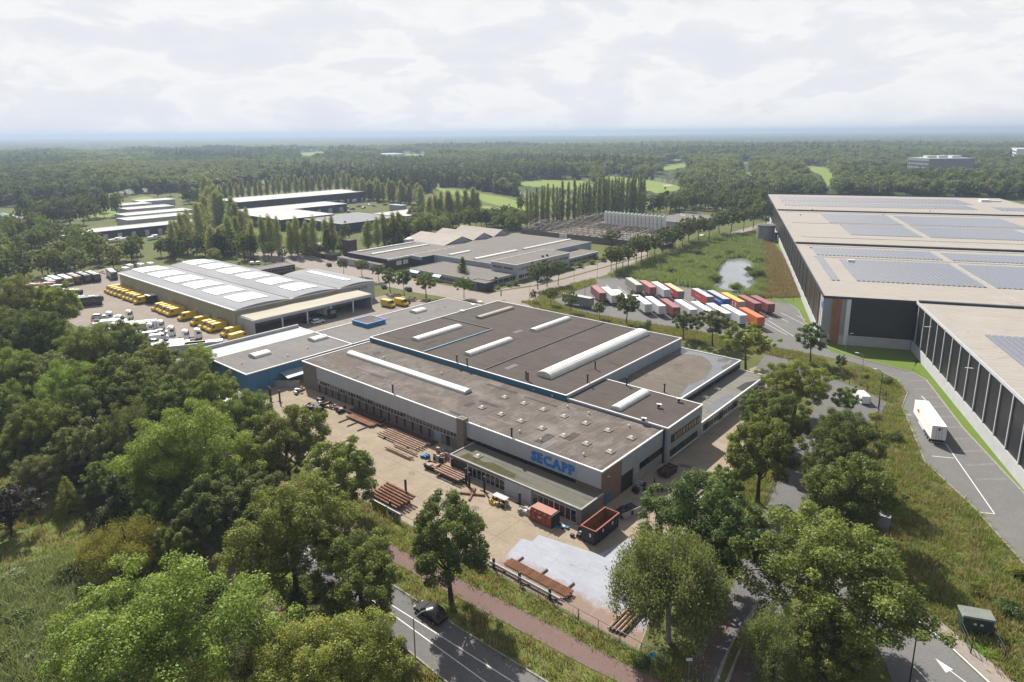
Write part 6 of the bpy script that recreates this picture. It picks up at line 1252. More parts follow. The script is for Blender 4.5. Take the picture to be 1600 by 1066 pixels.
PROTO = {
 'oak': [broadleaf(11), broadleaf(12, 14, 6.4, 50000, 0.20, 112), broadleaf(13, 14, 5.8, 28000, 0.26, 82), broadleaf(14, 14, 6.0, 30000, 0.25, 92, low=0.26), broadleaf(15, 14, 6.2, 33000, 0.255, 98, low=0.14)],
 'linden': [broadleaf(21, 14, 6.4, 66000, 0.165, 135, low=0.10, sep=0.66), broadleaf(22, 14, 6.0, 62000, 0.165, 125, low=0.10, sep=0.66)],
 'birch': [weeping(31, 15, 5.0, 52000, 0.24), weeping(32, 14, 4.6, 44000, 0.23)],
 'conifer': [conifer(41, 12, 3.2, 26000, 0.30), conifer(42, 12, 2.6, 16000, 0.26)],
 'street': [broadleaf(51, 9, 3.4, 5600, 0.28, 52, 0.2, 0.28), broadleaf(52, 9, 3.2, 5200, 0.28, 46, 0.2, 0.26), broadleaf(53, 9, 3.6, 6000, 0.28, 56, 0.2, 0.30)],
 'mid': [broadleaf(61, 13, 5.2, 4200, 0.50, 52, 0.25, 0.06), broadleaf(62, 13, 5.6, 4600, 0.50, 58, 0.25, 0.05), broadleaf(63, 13, 4.8, 4000, 0.50, 48, 0.25, 0.06)],
 'poplar': [columnar(71, 20, 3.4, 4400, 0.52, 0.6, 0.10), columnar(72, 20, 3.2, 4200, 0.52, 0.7, 0.08), columnar(73, 20, 3.7, 4600, 0.52, 0.55, 0.12)],
 'lombardy': [columnar(81, 26, 2.0, 2600, 0.6, 0.8, 0.05), columnar(82, 26, 1.8, 2400, 0.6, 0.7, 0.05), columnar(83, 26, 2.2, 2800, 0.6, 0.85, 0.04)],
 'bush': [bush(91), bush(92, 3, 2.6)],
}
rng = np.random.default_rng(99)
TN = {'oak':'oak_tree','linden':'linden_tree','birch':'birch_tree','conifer':'conifer_tree','street':'street_tree','mid':'broadleaf_tree','poplar':'poplar_tree','lombardy':'column_poplar','bush':'shrub'}
def tree(kind, x, y, h, R, label, leafm, group=None, variant=None, barkm=None, z=0.0):
    v = PROTO[kind][variant if variant is not None else random.randrange(len(PROTO[kind]))]
    o = bpy.data.objects.new(TN[kind], None); C.objects.link(o); o.location = (x, y, z); o.rotation_euler = (0, 0, random.uniform(0, 6.28)); o.scale = (R/v[3], R/v[3], h/v[2])
    tag(o, label, 'shrub' if kind == 'bush' else 'tree', group)
    for nm, me, mt in (('trunk', v[0], barkm or m_bark), ('crown', v[1], leafm)):
        c = bpy.data.objects.new(nm, me); C.objects.link(c); c.parent = o; setmat(c, mt)
    return o
def crown_at(px, py, rpx, ratio, zc=0.6):
    """ground point, height and radius of a tree whose crown is seen at this place and size"""
    R = 5.0
    for _ in range(8):
        P = G(px, py, ratio*R*zc); dep = (P-Vector((0,0,H))).dot(fw); R = rpx*dep/FPX
    return P.x, P.y, ratio*R, R
def tpx(kind, px, py, rpx, ratio, label, leafm, group=None, variant=None, barkm=None):
    x, y, h, R = crown_at(px, py, rpx, ratio); return tree(kind, x, y, h*1.03, R*1.08, label, leafm, group, variant, barkm)
def tbase(kind, px, py, top, rpx, label, leafm, group=None, variant=None):
    """tree standing at a ground point, its top reaching row top"""
    P = G(px, py); dep = (P-Vector((0,0,H))).dot(fw); h = 1.0
    lo, hi = 0.5, 45.0
    for _ in range(30):
        h = (lo+hi)/2; q = Vector((P.x, P.y, h))-Vector((0,0,H)); yy = CY-FPX*q.dot(up)/q.dot(fw)
        if yy > top: lo = h
        else: hi = h
    return tree(kind, P.x, P.y, h, rpx*dep/FPX, label, leafm, group, variant)
NEAR = [
 ('linden',245,985,150,1.75,'large light green tree filling the lower left corner',lm_lin,0),
 ('linden',515,1035,108,1.8,'light green tree at the bottom beside the road',lm_lin,1),
 ('oak',560,900,76,2.1,'olive oak left of the road above the light green tree',lm_oak,0),
 ('oak',455,835,96,2.1,'wide dark oak above the shaded cycle path',lm_oak,1),
 ('oak',532,740,64,2.1,'olive tree over the cycle path before the rusty pipes',lm_oak,2),
 ('oak',447,690,62,2.2,'oak at the left yard end before the pale posts',lm_oak,0),
 ('oak',385,650,44,2.3,'oak below the blue workshop wall',lm_oak,1),
 ('linden',295,700,92,1.9,'broad fresh green tree in the middle of the left wood',lm_lin,0),
 ('oak',352,790,62,2.2,'dark tree with visible trunk right of the conifer',lm_dk,2),
 ('conifer',182,790,44,2.9,'dark pointed conifer at the garden edge',lm_con,0),
 ('conifer',104,768,19,3.4,'small bright green conifer in the garden',lm_lin,1),
 ('mid',8,790,46,1.9,'purple leaved tree at the left edge',lm_pur,0),
 ('birch',195,850,62,1.5,'golden weeping willow at the garden corner',lm_yel,1),
 ('oak',232,805,36,2.2,'yellow green young tree right of the conifer',lm_lin,2),
 ('birch',1050,900,82,2.45,'drooping birch at the yard corner',lm_bir,0),
 ('oak',1095,820,90,2.1,'dark oak behind the drooping birch',lm_dk,0),
 ('oak',1300,900,132,1.7,'biggest olive oak right of the traffic island',lm_oak,1),
 ('birch',1222,1000,52,2.6,'pale green birch between island and big oak',lm_bir,1),
 ('oak',1280,1020,66,1.9,'dark green tree at the bottom right of the island',lm_oak,2),
 ('oak',1332,768,68,2.13,'olive oak left of the grey cabinet',lm_oak,0),
 ('oak',1318,690,54,2.35,'dark tree on the side street above the olive oak',lm_dk,1),
 ('street',1322,625,22,2.6,'small yellowish tree beside the white van',lm_lin,0),
 ('oak',1190,705,58,2.58,'tree on the dry grass left of the side street',lm_oak,2),
 ('oak',1215,655,46,2.58,'darker tree in the row above the dry grass',lm_dk,0),
 ('oak',1245,600,48,1.9,'light green tree arching over the street end',lm_lin,1),
 ('oak',1292,728,40,2.4,'dark tree squeezed between the two street oaks',lm_dk,4),
 ('oak',1130,760,34,2.3,'leafy tree over the stacked planks',lm_oak,2),
 ('oak',1195,640,36,2.58,'dark green tree beside the factory low strip',lm_dk,2),
]
for a in NEAR: tpx(a[0],a[1],a[2],a[3],a[4],a[5],a[6],None,a[7], m_barkB if a[6] is lm_bir else None)
tbase('oak', 705, 942, 772, 74, 'lone dark oak on the verge between road and cycle path', lm_dk, None, 2)
tbase('street', 1165, 577, 503, 42, 'light green tree before the puddle roof corner', lm_lin, None, 0); tbase('street', 1266, 568, 503, 28, 'round tree before the warehouse lawn', lm_dk, None, 1); tbase('street', 1312, 583, 553, 10, 'small dark young tree on the meadow top', lm_dk, None, 2)
tbase('street', 978, 508, 454, 24, 'lone round dark tree before the white trailers', lm_dk, None, 2)
for i, (bx, by, tp, r, l) in enumerate(((1068,531,485,22,'left of the pair of trees before the truck park'),(1113,541,482,30,'right of the pair of trees before the truck park'),(892,490,452,12,'young tree before the grey container'),(861,478,447,10,'young tree at the left end of the hedge'),(936,500,470,12,'young tree right of the grey container'),(833,474,452,7,'smallest young tree at the hedge tip'),(1012,520,498,6,'sapling behind the factory roof edge'))):
    tbase('street', bx, by, tp, r, l, lm_oak if i > 1 else lm_dk)
WOOD = [(30,470,46),(88,478,40),(60,530,50),(135,545,48),(190,535,40),(18,590,50),(108,612,54),(182,600,52),(240,572,42),(292,590,40),(262,636,54),(335,612,40),(205,672,52),(60,672,52),(130,700,46),(20,705,40),(250,735,48),(150,640,48),(330,665,44),(70,590,44),(215,620,44),(310,560,28),(0,520,46),(170,745,36),(60,735,34),(-30,640,55),(390,735,44),(300,770,44),(270,850,36),(420,770,40)]
WL = ['beside the coaches at the edge','at the wood top edge left of the sky blue coach','in the upper left','right of the upper left tree','below the white tractor units','at the left edge, half way down','left of the wood centre','in the wood centre','below the white box trucks','below the white vans','under the white trailers','beside the small white shed','below the centre tree','at the left, above the garden','above the small bright conifer','above the purple tree','right behind the dark conifer','just left of the wood centre','below the small white shed','left, under the upper trees','right of the wood centre','nearest the white trailers','cut by the left border, upper','behind the dark conifer','at the garden top','cut by the left border, lower','over the shaded cycle path','above the shaded path','low beside the dark path','before the yard end trees']
for i, (x, y, r) in enumerate(WOOD):
    tpx('oak' if i % 3 else 'linden', x, y, r, 2.3, 'wood tree ' + WL[i], (lm_oak, lm_lin, lm_dk, lm_oak, lm_bir)[i % 5], 'trees of the left wood')
# poplars and column poplars
def row(kind, pts, n, top_dy, rpx, phrase, leafm, group, jit=2.0):
    for i in range(n):
        f = i/(n-1)*(len(pts)-1); k = min(int(f), len(pts)-2); f -= k
        x = pts[k][0]+(pts[k+1][0]-pts[k][0])*f+random.uniform(-jit,jit); y = pts[k][1]+(pts[k+1][1]-pts[k][1])*f+random.uniform(-jit,jit)*0.3
        tbase(kind, x, y, y-top_dy*random.uniform(0.85,1.12), rpx*random.uniform(0.85,1.2), ordn(i)+' from the left of '+phrase, leafm, group)
row('lombardy', [(822,357),(940,337),(1006,334)], 30, 62, 5.0, 'the tall column poplars behind the barn, front row', lm_lom, 'column poplars front row')
row('lombardy', [(832,350),(1004,327)], 22, 56, 4.8, 'the tall column poplars behind the barn, rear row', lm_lom, 'column poplars rear row')
row('poplar', [(396,400),(522,398)], 10, 58, 10, 'the poplars before the dark hall', lm_pop, 'poplars before the dark hall', 3)
row('poplar', [(335,314),(440,303),(545,297)], 24, 27, 6, 'the poplars behind the longest warehouse', lm_pop, 'poplars behind the longest warehouse')
row('poplar', [(268,398),(300,375),(335,350),(325,325)], 13, 52, 11, 'the poplars along the lane beside the low sheds', lm_pop, 'poplars along the lane', 5)
row('poplar', [(330,402),(365,392),(390,372),(350,352),(335,336)], 14, 52, 11, 'the second file of poplars along the lane', lm_pop, 'poplars along the lane, second file', 5)
row('poplar', [(556,312),(600,314),(660,322)], 15, 32, 8, 'the poplars right of the longest warehouse', lm_pop, 'poplars right of the longest warehouse', 3)
row('poplar', [(672,352),(700,345),(748,342)], 10, 46, 9, 'the poplars behind the office roofs', lm_pop, 'poplars behind the offices', 4)
row('poplar', [(575,388),(600,384),(625,376)], 5, 46, 10, 'the poplars before the ribbed roof hall', lm_pop, 'poplars before the ribbed hall', 3)
row('street', [(955,428),(1015,405),(1085,380),(1195,352)], 20, 42, 15, 'the roadside trees past the pond', lm_dk, 'roadside trees past the pond', 2)
row('street', [(840,452),(870,445)], 3, 42, 16, 'the big street trees before the white offices', lm_dk, 'street trees before the offices', 3)
for x, y, tp, r, l, lmx, kd in ((610,457,418,15,'round street tree right of the curved roof depot',lm_oak,'street'),(632,462,418,14,'dark street tree left of the largest one',lm_dk,'street'),(666,466,424,21,'largest light olive street tree before the low offices',lm_lin,'street'),(723,436,402,9,'narrow dark tree standing on the low office roof edge',lm_dk,'poplar'),(725,466,431,15,'street tree before the dark entrance',lm_lin,'street'),(537,429,402,10,'small tree on the forecourt behind the depot roof',lm_dk,'street'),(566,432,404,13,'olive tree on the forecourt before the white lean-to',lm_oak,'street'),(592,440,412,12,'dark tree beside the curved roof end',lm_dk,'street'),(421,410,375,11,'dark young tree beside the lane behind the depot',lm_dk,'street'),(441,408,388,9,'small round tree beside the silver car',lm_dk,'street'),(955,385,357,18,'bigger round tree before the barn wall',lm_dk,'street'),(515,400,350,13,'dark tree beside the poplars',lm_dk,'mid'),(540,378,345,14,'dark round tree before the ribbed hall',lm_dk,'mid')):
    tbase(kd, x, y, tp, r, l, lmx)
def scatter_trees(poly, n, hpx, rpx, phrase, group, leafs, seed, mind=7.0, avoid=()):
    rd = random.Random(seed); pts = []; k = 0
    xs = [p[0] for p in poly]; ys = [p[1] for p in poly]
    def inside(x, y, pl):
        c = False
        for i in range(len(pl)):
            x1, y1 = pl[i]; x2, y2 = pl[i-1]
            if (y1 > y) != (y2 > y) and x < (x2-x1)*(y-y1)/(y2-y1)+x1: c = not c
        return c
    while len(pts) < n and k < 6000:
        k += 1; x = rd.uniform(min(xs), max(xs)); y = rd.uniform(min(ys), max(ys))
        if not inside(x, y, poly) or any(((x-a)/1.0)**2+((y-b)*2.2)**2 < mind*mind for a, b in pts): continue
        if any(inside(x, y, a) for a in avoid): continue
        pts.append((x, y))
    pts.sort()
    for i, (x, y) in enumerate(pts):
        s = (y-208)/(sum(ys)/len(ys)-208); hp = hpx*s*rd.uniform(0.75,1.25)
        tbase('mid', x, y, y-hp, rpx*s*rd.uniform(0.85,1.25), ordn(i)+' tree from the left of '+phrase, rd.choice(leafs), group)
scatter_trees([(0,392),(120,395),(190,398),(330,402),(345,418),(300,404),(210,412),(180,424),(60,436),(0,446)], 50, 36, 14, 'the belt behind the coaches', 'belt behind the coaches', [lm_dk, lm_oak, lm_dk, lm_pop], 5, 9)
scatter_trees([(0,362),(60,352),(80,372),(130,382),(180,386),(120,394),(0,392)], 26, 34, 13, 'the trees left of the beige hall', 'trees left of the beige hall', [lm_dk, lm_oak, lm_lin], 6, 8)
scatter_trees([(20,350),(60,330),(120,328),(190,322),(188,340),(140,350),(70,358)], 40, 32, 10, 'the trees between the far left sheds', 'trees between the far left sheds', [lm_dk, lm_oak, lm_con], 7, 7)
scatter_trees([(590,385),(640,365),(700,355),(812,352),(816,364),(760,356),(700,362),(650,378),(560,388)], 52, 31, 12, 'the trees behind the office complex', 'trees behind the offices', [lm_dk, lm_oak, lm_pop], 8, 7)
scatter_trees([(740,352),(790,340),(818,330),(822,352),(800,362)], 10, 26, 10, 'the round trees left of the column poplars', 'round trees left of the poplars', [lm_dk, lm_oak], 9, 9)
scatter_trees([(1012,338),(1060,322),(1130,316),(1192,318),(1194,344),(1160,340),(1100,330),(1040,336)], 50, 31, 11, 'the trees right of the column poplars', 'trees right of the poplars', [lm_dk, lm_oak, lm_dk], 10, 7)
scatter_trees([(200,310),(260,304),(330,306),(320,330),(290,318),(225,306)], 12, 24, 9, 'the dark trees behind the low sheds', 'trees behind the low sheds', [lm_dk, lm_con], 12, 8)
scatter_trees([(258,400),(330,385),(395,392),(400,410),(372,406),(335,400),(300,402)], 22, 36, 12, 'the trees at the lane bend behind the depot', 'trees at the lane bend', [lm_dk, lm_oak, lm_dk], 14, 8)
scatter_trees([(640,348),(672,336),(700,330),(740,334),(700,345),(660,352)], 14, 24, 10, 'the dark trees below the left fairway', 'trees below the left fairway', [lm_dk, lm_oak], 15, 7)
scatter_trees([(470,398),(560,394),(580,392),(575,386),(600,388),(520,384),(450,392)], 12, 20, 9, 'the bushes round the brick building', 'bushes round the brick building', [lm_dk, lm_oak], 13, 8)
HB = [(765,455,'beside the office entrance'),(778,452,'second right of the entrance'),(795,448,'before the office corner'),(806,446,'at the office corner'),(735,452,'left of the entrance'),(712,446,'below the narrow tree'),(905,418,'before the office annex'),(925,413,'long one before the annex'),(940,409,'farther before the annex'),(950,404,'at the annex end'),(893,422,'left of the annex hedge'),(930,405,'against the annex'),(1385,600,'beside the truck lane'),(1366,655,'on the meadow fence'),(1372,685,'lower on the meadow fence'),(1398,690,'small lone on the meadow'),(1350,590,'at the lane bend'),(1172,425,'on the pond bank'),(1180,435,'right of the pond'),(1150,455,'on the pond lower edge'),(300,870,'beside the shaded path'),(1000,1040,'under the birch'),(1440,930,'on the meadow above the brick pavement'),(1530,930,'left of the substation'),(1580,960,'right of the substation'),(1590,900,'at the right border'),(240,895,'under the golden willow'),(120,905,'in the reeds'),(615,345,'before the dark corner building'),(1120,408,'at the pond upper end'),(1140,400,'behind the pond'),(1165,398,'behind the pond, right'),(1100,422,'in the reeds left of the pond'),(1075,415,'in the reeds, middle'),(1050,425,'in the reeds near the road'),(1115,440,'on the pond left bank'),(1088,398,'in the upper reeds'),(1060,405,'beside the road trees'),(1186,410,'between pond and dead grass'),(560,985,'on the near road verge'),(445,925,'beside the wide oak trunk'),(462,935,'before the wide oak trunk'),(478,918,'right of the wide oak trunk'),(430,905,'left of the wide oak trunk'),(455,955,'at the red path bend'),(530,955,'beside the near road edge'),(500,930,'under the olive oak'),(470,900,'beside the shaded path end'),(600,1030,'at the near road kerb'),(440,880,'under the wide oak'),(430,1010,'at the pale rail fence'),(455,1040,'at the rail fence end'),(400,975,'left of the rail fence')]
for i, (x, y, l) in enumerate(HB):
    P = G(x, y); R = random.uniform(1.3,2.3)*(1.0 if y > 500 else 1.2); R *= 1.7 if ('pond' in l or 'reeds' in l) else 1.0; tree('bush', P.x, P.y, R*1.15, R, 'green shrub '+l, (lm_dk, lm_lin, lm_oak)[i % 3], 'shrubs')

for i, (x, y, r) in enumerate(((20,915,2.6),(55,935,2.2),(95,915,2.4),(30,975,2.8),(75,985,2.2),(120,950,2.6),(150,920,2.0),(10,1030,2.6),(60,1045,2.4),(110,1010,2.2),(170,895,1.8),(140,985,2.2))):
    P = G(x, y); tree('bush', P.x, P.y, r*0.95, r, ordn(i)+' grey green bush of the lower left thicket', (lm_reed, lm_bir)[i % 2], 'bushes of the lower left thicket')
# ------------------------------------------------------------------ scattered stuff (instanced foliage)
def gn_scatter(name, label, cat, pts, rot, scl, idx, protos):
    me = bpy.data.meshes.new(name); me.vertices.add(len(pts)); me.vertices.foreach_set('co', np.asarray(pts, np.float32).ravel())
    for nm, tp, dat in (('rot','FLOAT',rot),('idx','INT',idx)):
        a = me.attributes.new(nm, tp, 'POINT'); a.data.foreach_set('value', np.asarray(dat))
    a = me.attributes.new('scl', 'FLOAT_VECTOR', 'POINT'); a.data.foreach_set('vector', np.asarray(scl, np.float32).ravel())
    o = bpy.data.objects.new(name, me); C.objects.link(o); tag(o, label, cat, kind='stuff')
    col = bpy.data.collections.new(name+'_kinds')
    for i, (pm, mt) in enumerate(protos):
        ob = bpy.data.objects.new('%s_%02d' % (name, i), pm); col.objects.link(ob)
        if not pm.materials: pm.materials.append(mt)
    ng = bpy.data.node_groups.new(name, 'GeometryNodeTree'); ng.interface.new_socket('Geometry', in_out='INPUT', socket_type='NodeSocketGeometry'); ng.interface.new_socket('Geometry', in_out='OUTPUT', socket_type='NodeSocketGeometry')
    gi = ng.nodes.new('NodeGroupInput'); go = ng.nodes.new('NodeGroupOutput'); ip = ng.nodes.new('GeometryNodeInstanceOnPoints'); ci = ng.nodes.new('GeometryNodeCollectionInfo')
    ci.inputs['Collection'].default_value = col; ci.inputs['Separate Children'].default_value = True; ci.inputs['Reset Children'].default_value = True
    def na(nm, dt):
        n = ng.nodes.new('GeometryNodeInputNamedAttribute'); n.data_type = dt; n.inputs['Name'].default_value = nm; return n.outputs['Attribute']
    cx = ng.nodes.new('ShaderNodeCombineXYZ'); ng.links.new(na('rot','FLOAT'), cx.inputs[2])
    ip.inputs['Pick Instance'].default_value = True
    ng.links.new(gi.outputs[0], ip.inputs['Points']); ng.links.new(ci.outputs[0], ip.inputs['Instance']); ng.links.new(na('idx','INT'), ip.inputs['Instance Index']); ng.links.new(cx.outputs[0], ip.inputs['Rotation']); ng.links.new(na('scl','FLOAT_VECTOR'), ip.inputs['Scale'])
    ng.links.new(ip.outputs[0], go.inputs[0])
    md = o.modifiers.new('scatter', 'NODES'); md.node_group = ng
    return o
def inpoly(P, poly):
    x, y = P[:,0], P[:,1]; c = np.zeros(len(P), bool); n = len(poly)
    for i in range(n):
        x1, y1 = poly[i]; x2, y2 = poly[i-1]
        if y1 == y2: continue
        c ^= ((y1 > y) != (y2 > y)) & (x < (x2-x1)*(y-y1)/(y2-y1)+x1)
    return c
def to_px(P, z):
    d = np.column_stack([P, np.full(len(P), z-H)]); f_ = np.array(fw); r_ = np.array(rt); u_ = np.array(up); w_ = d@f_
    return 800+FPX*(d@r_)/w_, CY-FPX*(d@u_)/w_
# far forest
def low_tree(seed, n=150, size=1.9, nc=16, con=False):
    global rng
    rng = np.random.default_rng(seed)
    if con:
        cen = np.array([(0,0,3+1.9*i) for i in range(8)]); rad = np.array([3.2*(1-i/9) for i in range(8)])
    else:
        d = unit(nc); d[:,2] = np.abs(d[:,2])*1.0-0.25; cen = d*np.array([3.6,3.6,5.0])*rng.uniform(0.5,1,(nc,1))+np.array([0,0,9.0]); rad = rng.uniform(1.5,2.6,nc)
    m_ = cluster_leaves('forest_tree', cen, rad, n, size, 0.8, 0.3, 0.7, 0.5)
    return m_
lm_for2 = leaf_mat('forest_leaves_dark', (0.194,0.272,0.097), (0.068,0.112,0.044), 0.3, 0.03); lm_for3 = leaf_mat('forest_leaves_light', (0.378,0.441,0.126), (0.147,0.199,0.059), 0.36, 0.04)
fp = [(low_tree(200+i, 330, 1.35, 24), (lm_for, lm_for, lm_for2, lm_for2, lm_for3)[i]) for i in range(5)]+[(low_tree(210+i, 220, 1.3, con=True), lm_con) for i in range(2)]
rng = np.random.default_rng(5)
FX = np.array([-60,0,150,215,320,420,540,560,660,700,760,830,940,1010,1100,1190,1290,1600,1660]); FY = np.array([326,324,316,303,300,289,287,298,304,292,300,312,300,318,314,314,312,312,312])
fpoly = [gp(f) for f in FIELDS]
def forest_points(r0, r1, sp):
    th = R_(41.0); n = int((r1*r1-r0*r0)*th/(sp*sp))
    r = np.sqrt(rng.uniform(r0*r0, r1*r1, n)); a = rng.uniform(-th, th, n); P = np.column_stack([r*np.sin(a), r*np.cos(a)])
    x, y = to_px(P, 0.0); k = (x > -70) & (x < 1670) & (y < np.interp(x, FX, FY))
    for zt in (0.0, 4.0, 9.0, 15.0):
        xt, yt = to_px(P, zt); Q = np.column_stack([xt, yt])
        for f in FIELDS[:6]+FIELDS[7:9]: k &= ~inpoly(Q, f)
    for f in fpoly: k &= ~inpoly(P, f)
    wq = (P-np.array(W.o)); wx = wq@np.array(W.ex); wy = wq@np.array(W.ey); k &= ~((wx > -8) & (wx < 150) & (wy > -165) & (wy < 335))
    for cpt in (((1419,246),24),((1452,248),24),((1498,246),24),((594,242),8),((585,242),8),((603,241),8),((1588,233),26)):
        g_ = G(*cpt[0], cpt[1]); dd = P-np.array([g_.x, g_.y]); k &= ~((np.abs(dd[:,0]) < 60) & (dd[:,1] > -45) & (dd[:,1] < 60))
    return P[k]
FPs = [forest_points(430,900,6.6), forest_points(900,1500,8.6), forest_points(1500,2700,13.0)]
def big(P, f=0.004, s=0): return np.sin(P[:,0]*f+s)*np.cos(P[:,1]*f*0.8+1.3*s)+0.6*np.sin(P[:,0]*f*2.7+P[:,1]*f*1.9+s)
pts = []; scl = []; idx = []
for P, s0 in zip(FPs, (1.12,1.35,1.9)):
    s = s0*rng.uniform(0.75,1.25,len(P)); hh = 1.12*s0**0.45*rng.uniform(0.72,1.2,len(P))*(1+0.16*big(P, 0.008)); pts.append(np.column_stack([P, np.full(len(P), -1.0)])); scl.append(np.column_stack([s, s, hh]))
    con_ = (big(P, 0.005, 2.0)+rng.normal(0,0.35,len(P))) > 0.95; st_ = big(P, 0.007, 5.0)+rng.normal(0,0.5,len(P)); bl_ = np.where(st_ > 0.7, 4, np.where(st_ < -0.35, rng.integers(2,4,len(P)), rng.integers(0,2,len(P)))); idx.append(np.where(con_, 5+rng.integers(0,2,len(P)), bl_))
pts = np.concatenate(pts); scl = np.concatenate(scl); idx = np.concatenate(idx)
gn_scatter('forest', 'wide mixed forest stretching to the horizon', 'forest', pts, rng.uniform(0,6.28,len(pts)), scl, idx.astype(np.int32), fp)
# closed canopy beyond and under the far trees
nr_, na_ = 230, 420
rr = 440*np.exp(np.linspace(0, math.log(30000/440), nr_)); aa = np.linspace(-R_(43), R_(43), na_)
Rg, Ag = np.meshgrid(rr, aa, indexing='ij'); P = np.column_stack([(Rg*np.sin(Ag)).ravel(), (Rg*np.cos(Ag)).ravel()])
fr_ = np.clip((Rg.ravel()-1900)/900, 0, 1); zc_ = 4.0+fr_*(9.5+np.clip(rng.normal(0,3.4,len(P)), -6, 7)+1.8*big(P, 0.006))
zc_ += np.clip((Rg.ravel()-3500)/5000, 0, 1)*4*big(P, 0.0009, 1.0)
x, y = to_px(P, 0.0); clear = y > np.interp(x, FX, FY)-2
for f in fpoly: clear |= inpoly(P, f)
clear |= (big(P, 0.0016, 4.0) > 1.1) & (Rg.ravel() > 3000)
for cpt, cz in (((1419,246),24),((1452,248),24),((1498,246),24),((594,242),8),((1588,233),26)):
    g_ = G(*cpt, cz); dd = P-np.array([g_.x, g_.y]); clear |= (np.abs(dd[:,0]) < 50) & (np.abs(dd[:,1]) < 60)
wq = (P-np.array(W.o)); wx = wq@np.array(W.ex); wy = wq@np.array(W.ey); clear |= (wx > -20) & (wx < 165) & (wy > -165) & (wy < 350)
zc_ = np.where(clear, -3.0, zc_)
gi_ = np.arange(nr_*na_).reshape(nr_, na_); q = np.stack([gi_[:-1,:-1], gi_[1:,:-1], gi_[1:,1:], gi_[:-1,1:]], -1).reshape(-1,4)[:, ::-1]
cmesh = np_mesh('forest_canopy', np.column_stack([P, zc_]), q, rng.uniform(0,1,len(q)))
co = bpy.data.objects.new('forest_canopy', cmesh); C.objects.link(co); setmat(co, leaf_mat('canopy_self_shade', (0.13,0.17,0.075), (0.045,0.07,0.034), 0.15, 0.0)); tag(co, 'distant closed forest canopy fading into haze', 'forest', kind='stuff')  # darker leaf colour paints in the canopy's self-shadow
# grass tufts and reeds
def tuft(seed, n=16, h=0.6, w_=0.35, wd=0.05):
    global rng
    rng = np.random.default_rng(seed); b = rng.normal(size=(n,2))*w_; t = b*1.35+rng.normal(size=(n,2))*(0.16*min(1.0, h)+0.10*h*0.5); hh = h*rng.uniform(0.6,1.15,n); d = rng.normal(size=(n,2)); d = d/np.linalg.norm(d, axis=1, keepdims=True)*wd
    z = np.zeros(n); v = np.stack([np.column_stack([b-d, z]), np.column_stack([b+d, z]), np.column_stack([(b+t)/2+d*0.8, hh*0.6]), np.column_stack([t, hh])], 1).reshape(-1,3)
    return np_mesh('tuft', v, np.arange(4*n).reshape(-1,4), rng.uniform(0,1,n))
def scatter_grass(name, label, cat, areas, protos, dens, smin=0.7, smax=1.4, near=0.0):
    P = []
    for poly, dn in areas:
        a = np.array(poly); x0, y0 = a.min(0); x1, y1 = a.max(0); n = int((x1-x0)*(y1-y0)*dn*dens); q = np.column_stack([rng.uniform(x0,x1,n), rng.uniform(y0,y1,n)]); q = q[inpoly(q, poly)]
        px, py = to_px(q, 0.0); q = q[(px > -40) & (px < 1640) & (py > 200) & (py < 1110) & (q[:,1] > 30)]; P.append(q)
    P = np.concatenate(P); n = len(P); s = rng.uniform(smin, smax, n)
    return gn_scatter(name, label, cat, np.column_stack([P, np.full(n, 0.0)]), rng.uniform(0,6.28,n), np.column_stack([s, s, s*rng.uniform(0.8,1.2,n)]), rng.integers(0, len(protos), n).astype(np.int32), protos)
tg = [(tuft(301+i, 18, 0.42, 0.34, 0.05), lm_gr) for i in range(2)]; td = [(tuft(311+i, 18, 0.75, 0.40, 0.05), lm_dry) for i in range(2)]; tb_ = [(tuft(321, 18, 0.9, 0.45, 0.07), lm_ded), (tuft(322, 18, 0.8, 0.45, 0.07), lm_ded)]; trd = [(tuft(331+i, 26, 1.5, 0.5, 0.07), (lm_reed, lm_gr)[i]) for i in range(2)]
tgt = [(tuft(351+i, 18, 0.7, 0.40, 0.05), lm_gr) for i in range(2)]
rng = np.random.default_rng(17)
mead = gp([(1300,577),(1345,573),(1400,596),(1415,614),(1406,635),(1422,673),(1442,723),(1517,793),(1660,955),(1660,1110),(1630,1100),(1576,1056),(1513,1006),(1463,964),(1416,933),(1345,880),(1325,760),(1350,668),(1383,648),(1392,630),(1343,602)])
hedge = gp([(815,472),(862,470),(880,480),(925,492),(980,502),(1060,514),(1150,530),(1215,545),(1280,558),(1300,577),(1240,565),(1195,552),(1150,548),(1060,530),(980,512),(900,497),(840,482)])
hedge2 = gp([(838,474),(870,466),(900,453),(930,443),(928,436),(890,446),(850,456)])
roadv = gp([(950,430),(1015,407),(1100,381),(1180,360),(1182,366),(1105,390),(1040,415),(990,433)])
streetv = gp([(1150,740),(1205,690),(1240,690),(1200,775),(1165,850),(1135,880),(1130,800)])
vb = uv([(120,-23.8),(-20,-23.8),(-27,-21),(-33,-24.4),(-22,-25.9),(-4,-26.8),(14.5,-28.2),(120,-28.4)]); va = uv([(120,-31.4),(13,-31.2),(-15,-29.8),(-32,-28.3),(-32,-32.4),(-15,-34),(-3,-34.3),(120,-34.4)])
scatter_grass('tall_dry_grass', 'tall dry meadow grass and roadside weeds', 'grass', [(mead,1.0),(hedge,1.4),(roadv,1.0),(hedge2,1.4),(streetv,1.0)], [td[0], td[1], tg[0], tg[1], tgt[0], tgt[1]], 2.4)
scatter_grass('verge_grass', 'short tufted grass on the verges', 'grass', [(vb,1.0),(va,0.8),(gp([(-20,900),(40,880),(150,860),(120,790),(60,745),(0,745)]),0.5),(uv([(5,-41.5),(-8,-42),(-40,-46),(-40,-60),(20,-60)]),0.8)], tg+[td[0]], 3.0, 0.6, 1.2)
